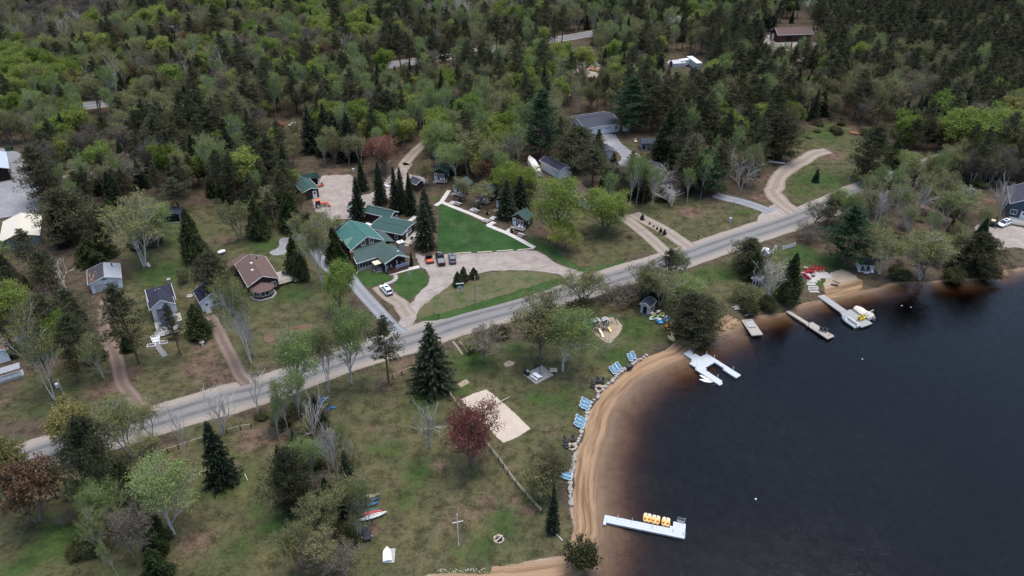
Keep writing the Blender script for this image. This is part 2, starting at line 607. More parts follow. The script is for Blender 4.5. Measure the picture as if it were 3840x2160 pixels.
# grass: clearings, yards and the open slope by the lake ; litter: leaf-strewn ground
OPEN = [path(q) for q in (
 'o 620 960 850 930 1060 890 1300 840 1480 760 1640 690 1860 640 2010 610 2080 660 2180 690 2100 720 1900 770 1700 860 1620 880 1500 960 1440 1100 1420 1300 1440 1449 1430 1480 880 1480 860 1300 830 1100 700 1040',
 'o 0 1200 200 1170 400 1120 620 1040 760 1080 830 1180 860 1340 880 1480 -60 1520 -60 1230',
 'o 230 880 330 700 300 560 460 520 640 500 760 560 820 640 830 760 940 840 800 880 600 960 420 1010 60 1080 -40 1080 0 960 200 900',
 'o 1960 330 2080 310 2180 330 2240 400 2200 470 2060 530 1900 480 1970 400',
 'o 1560 540 1700 500 1860 500 2000 540 1760 610 1660 640 1480 680 1400 640 1330 580 1400 540')]
GREEN = [('d',1180,640,200,1.0),('d',1300,400,120,.8),('d',2180,800,170,.9),('d',1980,430,150,1.0),('d',1640,230,70,.6),('d',130,560,90,.6),
         ('e',1000,1290,160,1.2),('e',1300,1200,120,.9),('e',2200,1050,160,.9),('e',2050,1250,140,.9),('h',900,60,110,1.0),('h',1650,150,140,.8),('h',1500,120,120,.8),
         ('h',600,640,110,.8),('h',500,850,90,.5),('h',1010,700,50,.9),('h',1220,1000,60,1.0),('h',1250,1100,120,.8),('h',400,500,120,.5),('h',650,150,120,.5),
         ('h',1550,700,80,.5),('h',1650,500,120,.6),('h',1100,1200,100,.6),
         ('g',450,1180,180,1.1),('g',2050,1080,150,1.0),('g',1900,950,150,.8),('g',1650,780,110,.6),('g',1750,1250,140,.7),('g',400,250,160,.4),('g',100,1400,120,.7),
         ('f',930,500,150,1.3),('f',1150,560,140,1.1),('f',1080,720,70,.8),('f',200,650,130,.8),('f',480,190,60,.9),('f',100,700,120,.7),
         ('c',1100,1330,150,1.3),('c',950,1350,120,.9),('c',1100,1000,200,.8),('c',1550,1080,80,1.0),('c',1240,960,120,.7),('c',900,1400,120,.8),
         ('s',900,730,90,.8),('s',1200,700,90,.7),('s',120,1130,90,.6),('v',1600,620,90,1.0),('v',1800,790,90,1.0),('l',250,480,160,.9),('l',480,760,120,.5),
         ('w',700,1000,300,.3),('w',900,620,150,.4),('p',900,1380,160,.4),('a',500,1400,80,.4),('j',2250,600,90,1.0),('k',950,900,60,.9)]
BROWN = [('g',1900,430,160,1.0),('g',2050,400,120,1.0),('g',1750,620,120,.6),('g',1300,640,110,1.0),('g',1480,1180,130,1.0),('g',1280,1320,70,1.0),('g',600,900,60,.9),('g',640,1250,60,.7),
         ('g',300,850,150,.6),('g',900,40,110,1.2),('g',1300,480,100,.5),('h',250,1100,60,1.2),('h',750,620,90,.7),('h',1300,880,120,.6),('h',1100,900,110,.7),('h',900,1000,250,.55),('h',1420,950,60,1.2),('h',1550,380,80,.6),
         ('h',350,20,110,.8),('h',250,330,80,.6),('h',1300,640,80,.4),('e',950,1150,120,.5),('e',2080,870,90,1.0),('e',480,1330,140,.8),('e',1700,400,90,1.2),('k',1850,1150,90,1.2),('e',1600,330,80,1.1),
         ('v',150,700,160,1.4),('v',820,1090,90,1.2),('v',1150,1200,90,1.0),('f',100,190,110,1.1),('f',620,80,90,.9),('f',1900,250,170,.9),('f',1600,280,130,.9),('s',200,850,200,1.0),
         ('s',1150,560,120,1.2),('p',1150,1320,260,.5),('p',1800,1300,160,1.2),('p',480,1250,130,1.2),('d',780,820,60,1.2),('d',1680,390,90,.8),('d',950,1380,120,1.0),('d',1500,1330,200,.9),('d',1700,1400,160,1.0),('d',270,620,90,.5),
         ('w',1650,700,300,1.0),('w',100,900,160,.8),('g',120,760,80,.7),('c',1120,1150,130,1.1),('c',1330,960,110,.8),('c',600,1300,110,1.0),('j',1500,280,90,1.2),('j',700,200,220,1.0),('l',420,330,70,.8)]
wobn = 2.5 * np.sin(GX * 0.21 + 2 * np.sin(GY * 0.13)) + 1.5 * np.sin(GY * 0.43 + GX * 0.2)
openf = np.zeros(GX.shape)
for pl in OPEN:
 openf = np.maximum(openf,inside_np(pl,GX + wobn,GY + wobn[::-1]) * 1.0)
k3 = openf.copy()
for _ in range(2):
 k3[1:-1,1:-1] = (k3[1:-1,1:-1] * 2 + k3[:-2,1:-1] + k3[2:,1:-1] + k3[1:-1,:-2] + k3[1:-1,2:]) / 6
openf = k3
sandw = np.where(BD < 16,4.6,1.1)
sand = np.clip((sandw + 0.35 * np.sin(GX * 0.33 + GY * 0.5) - DS) / 0.7,0,1)
lw = G('i',760,330)
sand = np.maximum(sand,np.clip(1 - dist_np(SANDPATCH + SANDPATCH[:1],GX,GY) / 1.0,0,1) * 0.5)
sand = np.maximum(sand,inside_np(SANDPATCH,GX,GY) * 1.0)
sand = np.maximum(sand,inside_np(BOTTOMSAND,GX,GY) * 1.0)
masks = np.stack([sand,blob_field(GX,GY,GREEN),blob_field(GX,GY,BROWN),openf],-1)
ny,nx = GX.shape
verts = np.stack([GX,GY,GZ],-1).reshape(-1,3)
idx = np.arange(nx * ny).reshape(ny,nx)
quads = np.stack([idx[:-1,:-1],idx[:-1,1:],idx[1:,1:],idx[1:,:-1]],-1).reshape(-1,4)
def np_mesh(name,V,Q):
 me = bpy.data.meshes.new(name)
 V = np.asarray(V,np.float32)
 Q = np.asarray(Q,np.int32)
 k = Q.shape[1]
 me.vertices.add(len(V))
 me.vertices.foreach_set('co',V.ravel())
 me.loops.add(Q.size)
 me.loops.foreach_set('vertex_index',Q.ravel())
 me.polygons.add(len(Q))
 me.polygons.foreach_set('loop_start',np.arange(0,Q.size,k,dtype=np.int32))
 me.polygons.foreach_set('loop_total',np.full(len(Q),k,np.int32))
 me.update(calc_edges=True)
 return me
gme = np_mesh('ground',verts,quads)
ca = gme.attributes.new('cover','FLOAT_COLOR','POINT')
ca.data.foreach_set('color',masks.reshape(-1,4).astype(np.float32).ravel())
da = gme.attributes.new('inland','FLOAT','POINT')
da.data.foreach_set('value',DS.astype(np.float32).ravel())
gme.polygons.foreach_set('use_smooth',[True] * len(gme.polygons))
def ground_material():
 m,nt,b = node_mat('ground_cover')
 pos = geo_pos(nt)
 at = N(nt,'ShaderNodeAttribute',attribute_name='cover')
 sp = N(nt,'ShaderNodeSeparateColor')
 L(nt,at.outputs['Color'],sp.inputs[0])
 R_,G_,B_,O_ = sp.outputs[0],sp.outputs[1],sp.outputs[2],at.outputs['Alpha']
 n1 = noise(nt,pos,0.09,5,0.65)
 n2 = noise(nt,pos,0.45,5,0.7)
 n3 = noise(nt,pos,2.2,4,0.75)
 n4 = noise(nt,pos,7.0,3,0.8)
 nn = mth(nt,'ADD',mth(nt,'MULTIPLY',n2,0.5),mth(nt,'ADD',mth(nt,'MULTIPLY',n3,0.3),mth(nt,'MULTIPLY',n4,0.2)))
 # dead bracken, needles and moss under the trees
 forest = mixc(nt,mrange(nt,nn,0.42,0.58),(0.036,0.028,0.018),(0.105,0.080,0.056))
 forest = mixc(nt,mrange(nt,n2,0.55,0.68),forest,(0.045,0.055,0.022))
 # tired spring grass
 dry = mixc(nt,mrange(nt,nn,0.42,0.58),(0.030,0.032,0.014),(0.112,0.098,0.052))
 green = mixc(nt,mrange(nt,nn,0.41,0.59),(0.014,0.036,0.010),(0.056,0.082,0.024))
 gsel = mth(nt,'ADD',mth(nt,'MULTIPLY',G_,0.85),mth(nt,'ADD',mth(nt,'MULTIPLY',mth(nt,'SUBTRACT',nn,0.5),3.4),mth(nt,'MULTIPLY',mth(nt,'SUBTRACT',n1,0.5),2.0)))
 grass = mixc(nt,mrange(nt,gsel,0.02,0.72),dry,green)
 yel = mth(nt,'MULTIPLY',mrange(nt,noise(nt,pos,0.23,4,0.7),0.55,0.72),mrange(nt,n3,0.4,0.6))
 grass = mixc(nt,mth(nt,'MULTIPLY',yel,0.6),grass,(0.14,0.125,0.035))
 litter = mixc(nt,mrange(nt,nn,0.42,0.58),(0.055,0.034,0.022),(0.165,0.108,0.080))
 bsel = mth(nt,'ADD',B_,mth(nt,'MULTIPLY',mth(nt,'SUBTRACT',nn,0.5),2.0))
 c = mixc(nt,mrange(nt,mth(nt,'ADD',O_,mth(nt,'MULTIPLY',mth(nt,'SUBTRACT',nn,0.5),1.4)),0.3,0.7),forest,grass)
 gf = mrange(nt,mth(nt,'ADD',G_,mth(nt,'MULTIPLY',mth(nt,'SUBTRACT',nn,0.5),1.6)),0.35,0.7)
 c = mixc(nt,gf,c,grass)
 c = mixc(nt,mth(nt,'MULTIPLY',mrange(nt,bsel,0.3,0.75),0.85),c,litter)
 # sand, raked and rain-washed along the shore; darker where wet
 inl = N(nt,'ShaderNodeAttribute',attribute_name='inland').outputs['Fac']
 band = N(nt,'ShaderNodeCombineXYZ')
 L(nt,mth(nt,'MULTIPLY',inl,1.5),band.inputs[0])
 sx = N(nt,'ShaderNodeSeparateXYZ')
 L(nt,pos,sx.inputs[0])
 L(nt,mth(nt,'MULTIPLY',sx.outputs[1],0.10),band.inputs[1])
 L(nt,mth(nt,'MULTIPLY',sx.outputs[0],0.06),band.inputs[2])
 lines = noise(nt,band.outputs[0],1.0,4,0.6,0.4)
 sandc = mixc(nt,mrange(nt,lines,0.36,0.58),(0.145,0.086,0.046),(0.305,0.200,0.120))
 sandc = mixc(nt,mrange(nt,n4,0.35,0.7,0,0.3),sandc,(0.18,0.125,0.085))
 sandc = mixc(nt,mrange(nt,inl,3.6,5.2),sandc,mixc(nt,mrange(nt,nn,0.4,0.6),(0.25,0.20,0.145),(0.36,0.30,0.225)))
 wet = mrange(nt,mth(nt,'ADD',inl,mth(nt,'MULTIPLY',mth(nt,'SUBTRACT',n2,0.5),1.4)),1.3,0.2)
 sandc = mixc(nt,mth(nt,'MULTIPLY',wet,0.55),sandc,(0.135,0.095,0.065))
 bed = mixc(nt,mrange(nt,nn,0.4,0.6),(0.15,0.10,0.062),(0.22,0.16,0.108))
 sandc = mixc(nt,mrange(nt,inl,0.1,-0.6),sandc,bed)
 ss = mrange(nt,mth(nt,'ADD',R_,mth(nt,'MULTIPLY',mth(nt,'SUBTRACT',nn,0.5),1.6)),0.38,0.62)
 c = mixc(nt,ss,c,sandc)
 L(nt,c,b.inputs['Base Color'])
 b.inputs['Roughness'].default_value = 0.95
 b.inputs['Specular IOR Level'].default_value = 0.08
 bumpit(nt,b,mth(nt,'ADD',nn,mth(nt,'MULTIPLY',lines,0.3)),0.55,0.18)
 return m
gme.materials.append(ground_material())
ground = link(bpy.data.objects.new('ground',gme))
ground['kind'] = 'structure'
def water_material():
 m,nt,b = node_mat('lake_water')
 out = nt.nodes['Material Output']
 nt.nodes.remove(b)
 pos = geo_pos(nt)
 mp = N(nt,'ShaderNodeMapping')
 L(nt,pos,mp.inputs[0])
 mp.inputs['Rotation'].default_value = (0,0,Rd(25))
 mp.inputs['Scale'].default_value = (1.0,2.1,1.0)
 h = mth(nt,'ADD',noise(nt,mp.outputs[0],1.1,3,0.65,0.6),mth(nt,'MULTIPLY',noise(nt,mp.outputs[0],0.28,3,0.6),1.3))
 calm = mrange(nt,noise(nt,pos,0.03,4,0.6,0.8),0.36,0.62,0.55,1.0)
 bn = N(nt,'ShaderNodeBump')
 L(nt,mth(nt,'MULTIPLY',calm,0.85),bn.inputs['Strength'])
 bn.inputs['Distance'].default_value = 0.085
 L(nt,h,bn.inputs['Height'])
 fr = N(nt,'ShaderNodeFresnel')
 fr.inputs['IOR'].default_value = 1.33
 L(nt,bn.outputs[0],fr.inputs['Normal'])
 gl = N(nt,'ShaderNodeBsdfGlossy')
 gl.inputs['Roughness'].default_value = 0.09
 L(nt,bn.outputs[0],gl.inputs['Normal'])
 tr = N(nt,'ShaderNodeBsdfTransparent')
 mx = N(nt,'ShaderNodeMixShader')
 L(nt,fr.outputs[0],mx.inputs[0])
 L(nt,tr.outputs[0],mx.inputs[1])
 L(nt,gl.outputs[0],mx.inputs[2])
 L(nt,mx.outputs[0],out.inputs['Surface'])
 va = N(nt,'ShaderNodeVolumeAbsorption')
 va.inputs['Color'].default_value = (0.60,0.50,0.43,1)
 va.inputs['Density'].default_value = 2.7
 L(nt,va.outputs[0],out.inputs['Volume'])
 return m
wb = MB()
wb.box((400,200,(WL - 9) / 2),(1040,900,-(-9 - WL)))
water = wb.build('lake_water',water_material())
water['kind'] = 'structure'
# ------------------------------------------------------------------ roads, drives, lawns and sand as thin sheets
ROAD = path('o -160 1205 | g -60 690 280 530 700 425 1200 275 1600 155 2000 55 | e 0 1287 500 1150 900 1008 1250 920 1660 795 2000 695 2400 572 2576 522 | f 400 398 930 228 | o 2140 492 2260 440 2420 390 2620 345')
strip('road_shoulder',ROAD,10.6,0.008,SHOULDER,cols=10,wjit=0.05)
strip('road',ROAD,6.0,0.016,ASPHALT,cols=10)
HW = path('o -120 325 0 303 95 283 217 266 | o 350 249 490 233 674 216 806 192 954 167 1123 143 1258 119 1411 98 1500 82 1600 64 1704 47 1850 26 2009 10 2200 -14 2600 -60')
strip('highway_shoulder',HW,10.5,0.008,SHOULDER,cols=8,step=4)
strip('highway',HW,8.0,0.016,HIGHWAY,cols=8,step=4)
# gravel yards
LOT = path('e 560 480 640 520 720 505 870 500 1150 488 1460 468 1520 500 1620 575 1700 600 1790 625 1850 640 1760 700 1700 740 1700 690 1640 650 1500 628 1280 620 1100 628 1060 645 960 650 880 700 800 770 700 850 600 930 570 1000 520 1060 430 1030 480 960 520 880 600 790 680 690 660 620 600 590 585 540')
sheet('gravel_parking',LOT,0.004,GRAVEL,0.9,0.25)
sheet('gravel_yard',path('j 300 470 420 330 420 260 640 240 900 230 1000 300 1000 420 960 560 1150 560 1350 470 1500 300 1560 200 1660 120 1720 50 1840 10 1900 60 1800 200 1950 250 2150 290 2150 380 1900 420 1500 600 1440 760 1350 860 1000 960 820 930 640 1000 560 900 420 850 330 800 310 640'),0.004,GRAVEL,1.2,0.5)
strip('garage_lane',path('j 1840 60 | b 470 1240 560 1130 620 1080 680 1040 760 1000'),4.5,0.012,DRIVE)
sheet('grey_gravel_yard',path('n -200 250 100 290 220 330 330 400 400 520 430 620 420 800 430 980 330 1010 60 1020 -200 1100'),0.004,GREYGRAVEL,1.2,0.4)
strip('grey_lane',path('e 60 640 130 740 230 850 330 960 400 1040 470 1090'),3.6,0.0125,GREYDRIVE)
strip('grey_lane',path('d 2330 460 2400 560 2480 640 2576 720 | e 60 640'),3.4,0.0125,GREYDRIVE)
strip('short_drive',path('m 790 1170 870 1260 990 1360 1150 1449 | e 470 900 520 960'),4.2,0.0105,DRIVE)
sheet('concrete_pad',path('d 1990 490 2060 460 2080 430 2070 395 2110 375 2200 378 2220 350 2270 345 2290 380 2250 400 2160 400 2120 440 2130 500 2040 515'),0.006,GREYGRAVEL,0.3,0.1)
strip('dirt_drive',path('d 770 1100 820 1180 870 1280 900 1447 | g 920 40 990 120 1060 210'),3.4,0.0105,PINKDRIVE)
strip('dirt_drive',path('d 790 830 770 900 760 1000 790 1120'),3.2,0.009,PINKDRIVE)
strip('dirt_drive',path('d 1560 960 1620 1060 1670 1180 1740 1300 1790 1420 | o 640 975'),3.4,0.0105,PINKDRIVE)
strip('dirt_drive',path('e 2080 200 2180 270 2280 350 2380 440 2440 500 2520 540'),4.4,0.0105,DRIVE)
strip('dirt_drive',path('e 2190 200 2300 260 2420 320 2520 390 2620 460 2600 520'),5.0,0.013,DRIVE)
strip('dirt_drive',path('f 960 235 860 180 760 110 700 30 | c 730 1400 740 1330 800 1270 880 1220 960 1180 1010 1140 1120 1120'),6.0,0.0105,DRIVE,wjit=.15)
sheet('drive_apron',path('f 560 260 700 130 760 130 860 170 960 190 1000 215 930 260 720 300'),0.0095,GRAVEL,1.0,0.3)
strip('grey_lane',path('f 700 190 600 150 480 110 360 85 280 60'),4.6,0.014,GREYDRIVE)
sheet('grey_gravel_yard',path('v 1000 470 1400 450 1440 540 1520 640 1700 740 1850 820 2000 890 1950 960 1780 930 1700 960 1500 940 1430 880 1500 830 1440 720 1350 640 1100 560'),0.004,GREYGRAVEL,0.8,0.3)
sheet('gravel_yard',path('s 900 1000 960 940 1100 930 1250 960 1500 960 1720 1000 1900 1100 1900 1400 1600 1300 1350 1340 1180 1380 1120 1240'),0.004,GRAVEL,1.0,0.3)
strip('grey_lane',path('f 1240 130 1400 110 1600 60 1760 100 1900 190 2050 260'),3.2,0.0105,PINKDRIVE)
sheet('gravel_yard',path('c 620 290 690 250 740 300 980 300 1080 330 1010 440 960 460 690 440 660 350'),0.004,GRAVEL,1.5,0.6,2)
sheet('gravel_yard',path('b 1720 500 1800 480 1940 470 2000 500 1960 580 1760 570 1700 600'),0.004,GRAVEL,2.0,1.0,2)
sheet('gravel_yard',path('a 480 1290 540 1250 640 1230 700 1260 740 1200 780 1240 720 1340 600 1370 480 1350'),0.004,GRAVEL,1.2,0.5)
# fenced-in lawn, island verges and small sand patches
sheet('lawn',path('e 770 125 900 185 1100 285 1250 360 1440 460 1330 475 1150 482 980 490 860 497 740 500 735 400 745 250 740 150'),0.006,LAWN,0.5,0.12,sm=0)
sheet('lawn',path('e 1440 375 1500 420 1620 480 1740 560 1800 610 1720 600 1640 570 1530 495 1470 462 1380 400'),0.007,VERGE,0.8,0.2)
sheet('lawn',path('m 380 960 470 930 620 930 700 960 940 980 985 1030 960 1090 880 1120 720 1170 640 1210 520 1130 440 1040'),0.006,VERGE,0.6,0.2)
sheet('lawn',path('m 1070 1010 1250 940 1440 900 1500 960 1580 1060 1560 1140 1440 1240 1280 1360 1180 1410 1100 1300 1000 1190 1060 1090'),0.006,VERGE,0.6,0.2)
sheet('grass_island',path('e 575 945 640 870 760 780 860 710 960 665 1070 640 1280 622 1500 630 1640 655 1700 690 1690 715 1560 770 1400 830 1200 890 1000 950 800 990 640 1010 590 985'),0.006,ROUGHGRASS,0.7,0.25)
sheet('grass_verge',path('e 600 975 760 945 950 890 1150 830 1350 770 1500 720 1640 680 1700 690 1690 712 1560 765 1400 820 1200 880 1000 940 800 980 640 1008'),0.0105,VERGE,1.2,0.3)
sheet('grass_verge',path('e 1700 600 1840 640 1940 630 2040 600 2160 540 2130 530 2000 580 1850 600'),0.006,VERGE,1.0,0.3)
sheet('volleyball_sand',path('u 245 720 410 640 590 580 680 640 900 830 1200 1115 1000 1230 830 1310 740 1230'),0.006,COURTSAND,0.5,0.12,sm=0)
sheet('play_sand',path('r 200 720 300 560 480 460 640 470 740 560 820 640 760 750 640 880 600 960 480 960 330 850 240 780'),0.006,PLAYSAND,0.6,0.2)
sheet('horseshoe_sand',path('u 825 235 900 185 985 210 960 255 860 280'),0.006,PLAYSAND,0.25,0.06,.4,0,False)
sheet('horseshoe_sand',path('u 190 510 320 440 370 490 250 550'),0.006,PLAYSAND,0.25,0.06,.4,0,False)
sheet('mulch_bed',path('e 870 690 880 730 930 730 1040 690 1060 660 1000 650 940 660'),0.0105,LITTER,0.5,0.1,sm=1)
sheet('mulch_bed',path('e 590 470 720 480 740 505 640 525 590 500'),0.0065,LITTER,0.5,0.1,sm=1)
sheet('mulch_bed',path('d 1950 1110 2060 1060 2250 1020 2350 1015 2340 1060 2200 1110 2060 1170 1980 1160'),0.0065,LITTER,0.7,0.3,sm=1)
sheet('mulch_bed',path('k 1750 1110 1850 1140 1950 1190 2080 1250 2200 1320 2230 1400 2100 1380 1900 1260 1800 1180'),0.0105,LITTER,0.6,0.2)
strip('wheel_ruts',path('e 850 1150 890 1200 920 1245'),0.5,0.005,DRIVE,cols=4,step=.7)
strip('wheel_ruts',path('e 900 1150 935 1195 955 1230'),0.5,0.005,DRIVE,cols=4,step=.7)
# ------------------------------------------------------------------ building materials
M_GREENMETAL = plain('teal_metal_roof',(0.042,0.125,0.102),0.5,0.10,0.8,spec=.4,stretch=(.3,4,1))
M_GREENSHINGLE = plain('grey_green_shingles',(0.058,0.088,0.080),0.95,0.22,2.5,spec=.08)
M_GREENROOF2 = plain('forest_green_shingles',(0.042,0.078,0.070),0.95,0.2,2.5,spec=.08)
M_LIGHTTEAL = plain('pale_teal_metal_roof',(0.20,0.34,0.29),0.5,0.10,1)
M_NAVY = plain('navy_black_shingles',(0.034,0.036,0.052),0.95,0.22,3,spec=.08)
M_SLATE = plain('slate_grey_shingles',(0.055,0.058,0.072),0.95,0.2,3,spec=.08)
M_BROWNROOF = plain('brown_shingles',(0.120,0.082,0.072),0.95,0.2,2.5,spec=.08)
M_CREAMROOF = plain('cream_metal_roof',(0.52,0.48,0.39),0.5,0.06,0.7,stretch=(4,.3,1))
M_GREYMETAL = plain('grey_metal_roof',(0.25,0.26,0.275),0.45,0.14,1,stretch=(5,.3,1))
M_RUSTSHINGLE = plain('patched_black_shingles',(0.045,0.044,0.048),0.95,0.2,3)
M_RUST = plain('bare_rusty_roof_patch',(0.24,0.105,0.055),0.95,0.3,3)
M_PALEBLUE = plain('pale_blue_metal_roof',(0.36,0.42,0.50),0.5,0.06,.8)
M_LOG = plain('dark_brown_logs',(0.050,0.026,0.020),0.8,0.3,2,stretch=(.4,.4,5))
M_BROWNWALL = plain('red_brown_boards',(0.085,0.045,0.036),0.8,0.25,2,stretch=(.4,.4,5))
M_WHITE = plain('white_paint',(0.76,0.76,0.75),0.6,0.05,2)
M_WHITESIDE = plain('white_siding',(0.74,0.76,0.77),0.7,0.05,2,stretch=(.3,.3,6))
M_BLUEGREY = plain('blue_grey_siding',(0.185,0.225,0.255),0.75,0.12,2,stretch=(4,4,.4))
M_BLUEWALL = plain('slate_blue_siding',(0.060,0.088,0.112),0.75,0.12,2,stretch=(.3,.3,6))
M_GREYSIDE = plain('grey_lilac_siding',(0.46,0.45,0.465),0.7,0.06,2,stretch=(.3,.3,6))
M_PALEGREY = plain('pale_grey_boards',(0.40,0.42,0.44),0.75,0.1,2)
M_TRIM = plain('white_trim',(0.72,0.71,0.69),0.6,0.06,2)
M_GLASS = plain('window_glass',(0.028,0.033,0.040),0.12,0.2,1,spec=.6)
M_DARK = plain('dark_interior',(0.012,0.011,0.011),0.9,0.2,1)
M_DECKWOOD = plain('weathered_deck_boards',(0.33,0.295,0.255),0.85,0.16,2,stretch=(.6,6,6))
M_GREYWOOD = plain('silvery_grey_boards',(0.30,0.295,0.28),0.85,0.18,2,stretch=(.6,6,6))
M_REDWOOD = plain('reddish_deck_boards',(0.27,0.185,0.15),0.85,0.2,2,stretch=(.6,6,6))
M_NEWWOOD = plain('new_pale_timber',(0.50,0.43,0.33),0.8,0.12,2)
M_CONC = plain('concrete_slab',(0.45,0.42,0.38),0.9,0.10,1.5)
M_BRICK = plain('red_brick',(0.20,0.095,0.072),0.9,0.25,6)
M_STONE = plain('pale_granite',(0.29,0.268,0.24),0.9,0.28,1.6,bump=.5)
M_TANSTONE = plain('tan_boulder',(0.36,0.30,0.23),0.9,0.25,1.6,bump=.5)
M_STEEL = plain('dull_steel',(0.32,0.33,0.34),0.45,0.12,2,metal=.6)
M_BLACK = plain('black_plastic',(0.018,0.018,0.020),0.5,0.2,2)
M_GREYPLASTIC = plain('mid_grey_plastic',(0.17,0.175,0.18),0.6,0.1,2)
M_RUBBER = plain('tyre_rubber',(0.022,0.022,0.022),0.9,0.2,4)
M_RED = plain('red_paint',(0.36,0.030,0.032),0.5,0.12,2)
M_ORANGERED = plain('orange_red_paint',(0.62,0.13,0.07),0.5,0.1,2)
M_YELLOW = plain('yellow_plastic',(0.68,0.49,0.05),0.5,0.1,2)
M_PALEYEL = plain('faded_yellow_plastic',(0.70,0.56,0.24),0.5,0.1,2)
M_CREAMPL = plain('cream_plastic',(0.66,0.55,0.36),0.5,0.08,2)
M_ORANGE = plain('orange_plastic',(0.66,0.29,0.07),0.5,0.12,2)
M_PALEORANGE = plain('pale_orange_plastic',(0.76,0.46,0.17),0.45,0.08,2)
M_BLUE = plain('bright_blue_plastic',(0.030,0.17,0.42),0.5,0.1,2)
M_SKYBLUE = plain('turquoise_sling',(0.030,0.155,0.26),0.6,0.1,3)
M_PALEBLU = plain('pale_blue_plastic',(0.30,0.50,0.58),0.5,0.1,2)
M_LIME = plain('lime_green_plastic',(0.14,0.46,0.07),0.5,0.1,2)
M_GREENPL = plain('dark_green_plastic',(0.018,0.11,0.055),0.5,0.15,2)
M_DOCKCUBE = plain('pale_grey_float_plastic',(0.43,0.455,0.465),0.55,0.05,2)
M_BEIGE = plain('beige_boat_cover',(0.52,0.47,0.39),0.8,0.06,1)
M_WRAP = plain('white_shrink_wrap',(0.66,0.62,0.575),0.5,0.06,1.2)
M_GELCOAT = plain('white_gelcoat',(0.76,0.77,0.77),0.3,0.03,1,coat=.3)
M_OLIVE = plain('khaki_canoe',(0.36,0.35,0.22),0.5,0.1,2)
M_PINKRED = plain('coral_red_canoe',(0.50,0.080,0.085),0.5,0.1,2)
M_SLATEDARK = plain('charcoal_resin',(0.040,0.043,0.048),0.6,0.15,2)
M_BROWNRES = plain('brown_resin',(0.060,0.034,0.026),0.6,0.15,2)
M_ALU = plain('bare_aluminium',(0.55,0.56,0.57),0.4,0.08,1,metal=.5)
M_SOIL = plain('planter_soil',(0.10,0.055,0.035),0.95,0.3,4)
M_CARWHITE = plain('white_car_paint',(0.74,0.75,0.76),0.3,0.02,1,coat=.6)
M_CARBLACK = plain('black_car_paint',(0.012,0.012,0.014),0.3,0.1,1,coat=.6)
M_CARGREY = plain('grey_car_paint',(0.19,0.185,0.18),0.3,0.05,1,metal=.3,coat=.5)
M_TAILRED = plain('red_lamp_lens',(0.35,0.02,0.02),0.3,0.1,2)
M_POLE = plain('grey_pole_timber',(0.33,0.28,0.23),0.9,0.2,2,stretch=(5,5,.5))
M_WIRE = plain('black_wire',(0.03,0.03,0.032),0.7,0.1,1)
M_TARP = plain('blue_tarpaulin',(0.045,0.14,0.30),0.6,0.2,1.2)
M_DRIFT = plain('bleached_driftwood',(0.50,0.47,0.42),0.9,0.2,3)
# ------------------------------------------------------------------ gabled buildings
def gable(c,A,Lp,Rp,B,ze,W=None,zr=None,Ln=None):
 """A/B ridge ends (near, far), Lp/Rp the near eave tips, as seen from the drone"""
 best = None
 for i in range(4,60):
  z = zr if zr else ze + i * .1
  a,b = G(c,*A,z),G(c,*B,z)
  d = (b - a)
  d.z = 0
  d.normalize()
  if Lp and Rp:
   l,r = G(c,*Lp,ze),G(c,*Rp,ze)
   e = ((l + r) / 2 - a).to_2d().length
   w = (l - r).to_2d().length
  else:
   q = G(c,*(Lp or Rp),ze) - a
   q.z = 0
   e = abs(q.dot(d))
   w = 2 * abs(q.x * d.y - q.y * d.x)
  if best is None or e < best[0]: best = (e,z,a,b,d,w)
  if zr: break
 e,z,a,b,d,w = best
 return dict(o=(a.x,a.y),rz=math.atan2(d.y,d.x) - math.pi / 2,W=W or w,L=Ln or (b - a).length,ze=ze,zr=z,d=d)
def opening(par,fr,face,s,z0,w,h,kind='window',oh=.35,mats=None,mull=1):
 W,Ln = fr['W'] / 2 - oh,fr['L']
 if face == 'F': M = Matrix.Translation((s,oh,z0))
 elif face == 'B': M = Matrix.Translation((s,Ln - oh,z0)) @ Matrix.Rotation(math.pi,4,'Z')
 elif face == 'R': M = Matrix.Translation((W,s,z0)) @ Matrix.Rotation(math.pi / 2,4,'Z')
 else: M = Matrix.Translation((-W,s,z0)) @ Matrix.Rotation(-math.pi / 2,4,'Z')
 t = .11
 m = MB()
 if kind == 'garage_door':
  n = 4
  for i in range(n): m.box((0,-.035,h * (i + .5) / n),(w - .02,.06,h / n - .03))
  m.xf(M)
  o = m.build('garage_door',M_WHITE if mats is None else mats,par)
  if mull:
   g = MB()
   for i in range(5): g.box((w * (-.36 + .18 * i),-.075,h * .86),(w * .13,.03,h * .13))
   g.xf(M)
   g.build('door_pane',M_GLASS,o)
  return o
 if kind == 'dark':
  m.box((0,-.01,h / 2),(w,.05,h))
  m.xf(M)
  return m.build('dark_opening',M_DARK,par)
 m.box((-w / 2 - t / 2,-.05,h / 2),(t,.10,h + 2 * t))
 m.box((w / 2 + t / 2,-.05,h / 2),(t,.10,h + 2 * t))
 m.box((0,-.05,h + t / 2),(w,.10,t))
 m.box((0,-.06,-t / 2),(w,.12,t))
 if kind == 'door':
  m.box((0,-.03,h / 2),(w,.06,h))
  m.xf(M)
  o = m.build('door',M_WHITE if mats is None else mats,par)
  g = MB()
  g.box((0,-.07,h * .72),(w * .55,.03,h * .3))
  g.xf(M)
  g.build('door_pane',M_GLASS,o)
  return o
 for i in range(mull): m.box((w * ((i + 1) / (mull + 1) - .5),-.04,h / 2),(.07,.08,h))
 m.xf(M)
 o = m.build('window',M_TRIM if mats is None else mats,par)
 g = MB()
 g.box((0,-.012,h / 2),(w,.02,h))
 g.xf(M)
 g.build('pane',M_GLASS,o)
 return o
